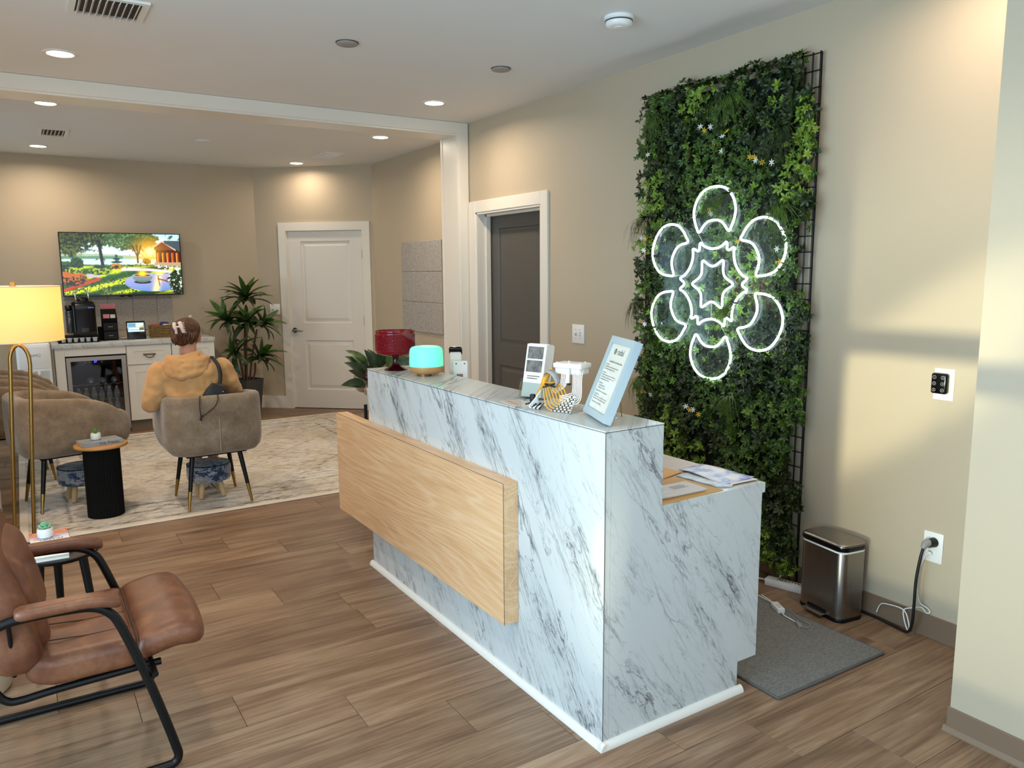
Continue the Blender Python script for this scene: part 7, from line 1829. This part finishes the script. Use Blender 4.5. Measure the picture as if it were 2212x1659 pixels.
for k in range(9):      # twisted locks over the surface
    a = k / 8
    p0 = Vector((0.850 + 0.10 * a, 5.468 - 0.022 * sin(a * pi), 1.098 + 0.010 * sin(a * 3))); p1 = Vector((0.862 + 0.115 * a, 5.425 + 0.012 * abs(a - 0.4), 1.165 + 0.01 * sin(a * 5))); p2 = Vector((0.900 + 0.07 * a, 5.450 + 0.02 * a, 1.245 - 0.02 * a))
    MB().tube([p - PO for p in smooth_path([p0, p1, p2], 7)], [0.004 + 0.007 * sin(pi * (i + 0.5) / 15) for i in range(15)], 7).build('hair_lock', M_['hair'], ps_, 60)
# claw clip
cm_ = pm('blush_clip', '#e6cfc4', 0.35)
clp = MB().tube([Vector(p) - PO for p in smooth_path([(0.872, 5.408, 1.255), (0.880, 5.402, 1.232), (0.888, 5.402, 1.205), (0.897, 5.408, 1.182)], 6)], [0.008] + [0.013] * 10 + [0.011] * 7 + [0.007], 8).build('hair_clip', cm_, ps_, 60, 'blush claw clip')
MB().tube([Vector(p) - PO for p in smooth_path([(0.846, 5.414, 1.250), (0.842, 5.408, 1.228), (0.850, 5.408, 1.200), (0.853, 5.414, 1.176)], 6)], [0.007] + [0.012] * 10 + [0.009] * 7 + [0.006], 8).build('clip_jaw', cm_, clp, 60)
MB().cyl(Vector((0.846, 5.406, 1.222)) - PO, Vector((0.884, 5.402, 1.222)) - PO, 0.006, 0.006, 10).build('clip_hinge', cm_, clp, 60)
for k in range(7):
    z = 1.250 - k * 0.011
    MB().cyl(Vector((0.884 + k * 0.002, 5.404, z)) - PO, Vector((0.901 + k * 0.002, 5.408, z - 0.004)) - PO, 0.003, 0.002, 6).build('clip_tooth', cm_, clp, 60)
# phone held in the hands
ph = MB().rbox(-0.036, 0.036, -0.006, 0.006, 0.0, 0.146, 0.004, 2).build('phone', M_['black_gloss'], None, 40)
ph.location = (0.943, 5.838, 0.690); ph.rotation_euler = (radians(-40), 0, 0)
tag(ph, 'dark phone held in the seated woman\'s hands', 'phone')
# black shoulder bag
bg_ = thing('shoulder_bag', 'small black drawstring shoulder bag hanging at the woman\'s right side', 'bag', (1.08, 5.33, 0.74))
BO = Vector((1.08, 5.33, 0.74)); M_['bag'] = pm('black_nylon', '#0c0c0d', 0.55, bump=(40, 0.3))
def BV(p): return Vector(p) - BO
outl = [(0.965, 0.700), (0.966, 0.765), (1.000, 0.815), (1.035, 0.848), (1.060, 0.842), (1.090, 0.838), (1.120, 0.812), (1.148, 0.762), (1.160, 0.715), (1.10, 0.690), (1.02, 0.688)]
bm_ = MB(); n = len(outl); cxy = (1.06, 0.765)
rings_ = []
for s_, yo in ((0.0, -0.020), (0.6, -0.018), (0.88, -0.012), (1.0, 0.0), (0.9, 0.012), (0.5, 0.018), (0.0, 0.020)):
    rings_.append([BV((cxy[0] + (x - cxy[0]) * max(s_, 0.02), 5.318 + yo + (z - 0.76) * 0.08, cxy[1] + (z - cxy[1]) * max(s_, 0.02))) for x, z in outl])
loft(bm_, rings_).build('bag_body', M_['bag'], bg_, 60)
st = MB(); P_ = smooth_path([(1.083, 5.325, 0.835), (1.098, 5.352, 0.895), (1.092, 5.375, 0.955), (1.074, 5.410, 0.998), (1.068, 5.47, 1.012), (1.075, 5.54, 0.985)], 6); vs_, fs_ = [], []
for p in P_: vs_ += [BV(p + Vector((-0.013, 0, 0.0))), BV(p + Vector((0.013, 0, 0.0)))]
for s_ in range(len(P_) - 1): fs_.append((2 * s_, 2 * s_ + 1, 2 * s_ + 3, 2 * s_ + 2))
so2 = st.add(vs_, fs_).build('strap', M_['bag'], bg_, 60); md = so2.modifiers.new('thick', 'SOLIDIFY'); md.thickness = 0.004
MB().tube([BV(p) for p in smooth_path([(0.970, 5.30, 0.72), (0.940, 5.235, 0.778), (0.927, 5.188, 0.752), (0.925, 5.182, 0.70), (0.930, 5.182, 0.655)], 7)], 0.0032, 7).build('drawstring', M_['bag'], bg_, 60)
MB().tube([BV(p) for p in smooth_path([(1.070, 5.30, 0.745), (1.050, 5.235, 0.778), (1.038, 5.188, 0.752), (1.015, 5.182, 0.710), (0.965, 5.182, 0.672), (0.932, 5.182, 0.652)], 7)], 0.0032, 7).build('drawstring', M_['bag'], bg_, 60)
MB().cyl(BV((0.931, 5.180, 0.662)), BV((0.924, 5.180, 0.628)), 0.0065, 0.0065, 10).build('cord_lock', M_['bag'], bg_, 50)
MB().sphere(BV((0.920, 5.179, 0.620)), 0.005, 10, 6).build('cord_ring', M_['chrome'], bg_, 60)
MB().sphere(BV((1.097, 5.300, 0.787)), 0.005, 10, 6).build('snap', M_['chrome'], bg_, 60)
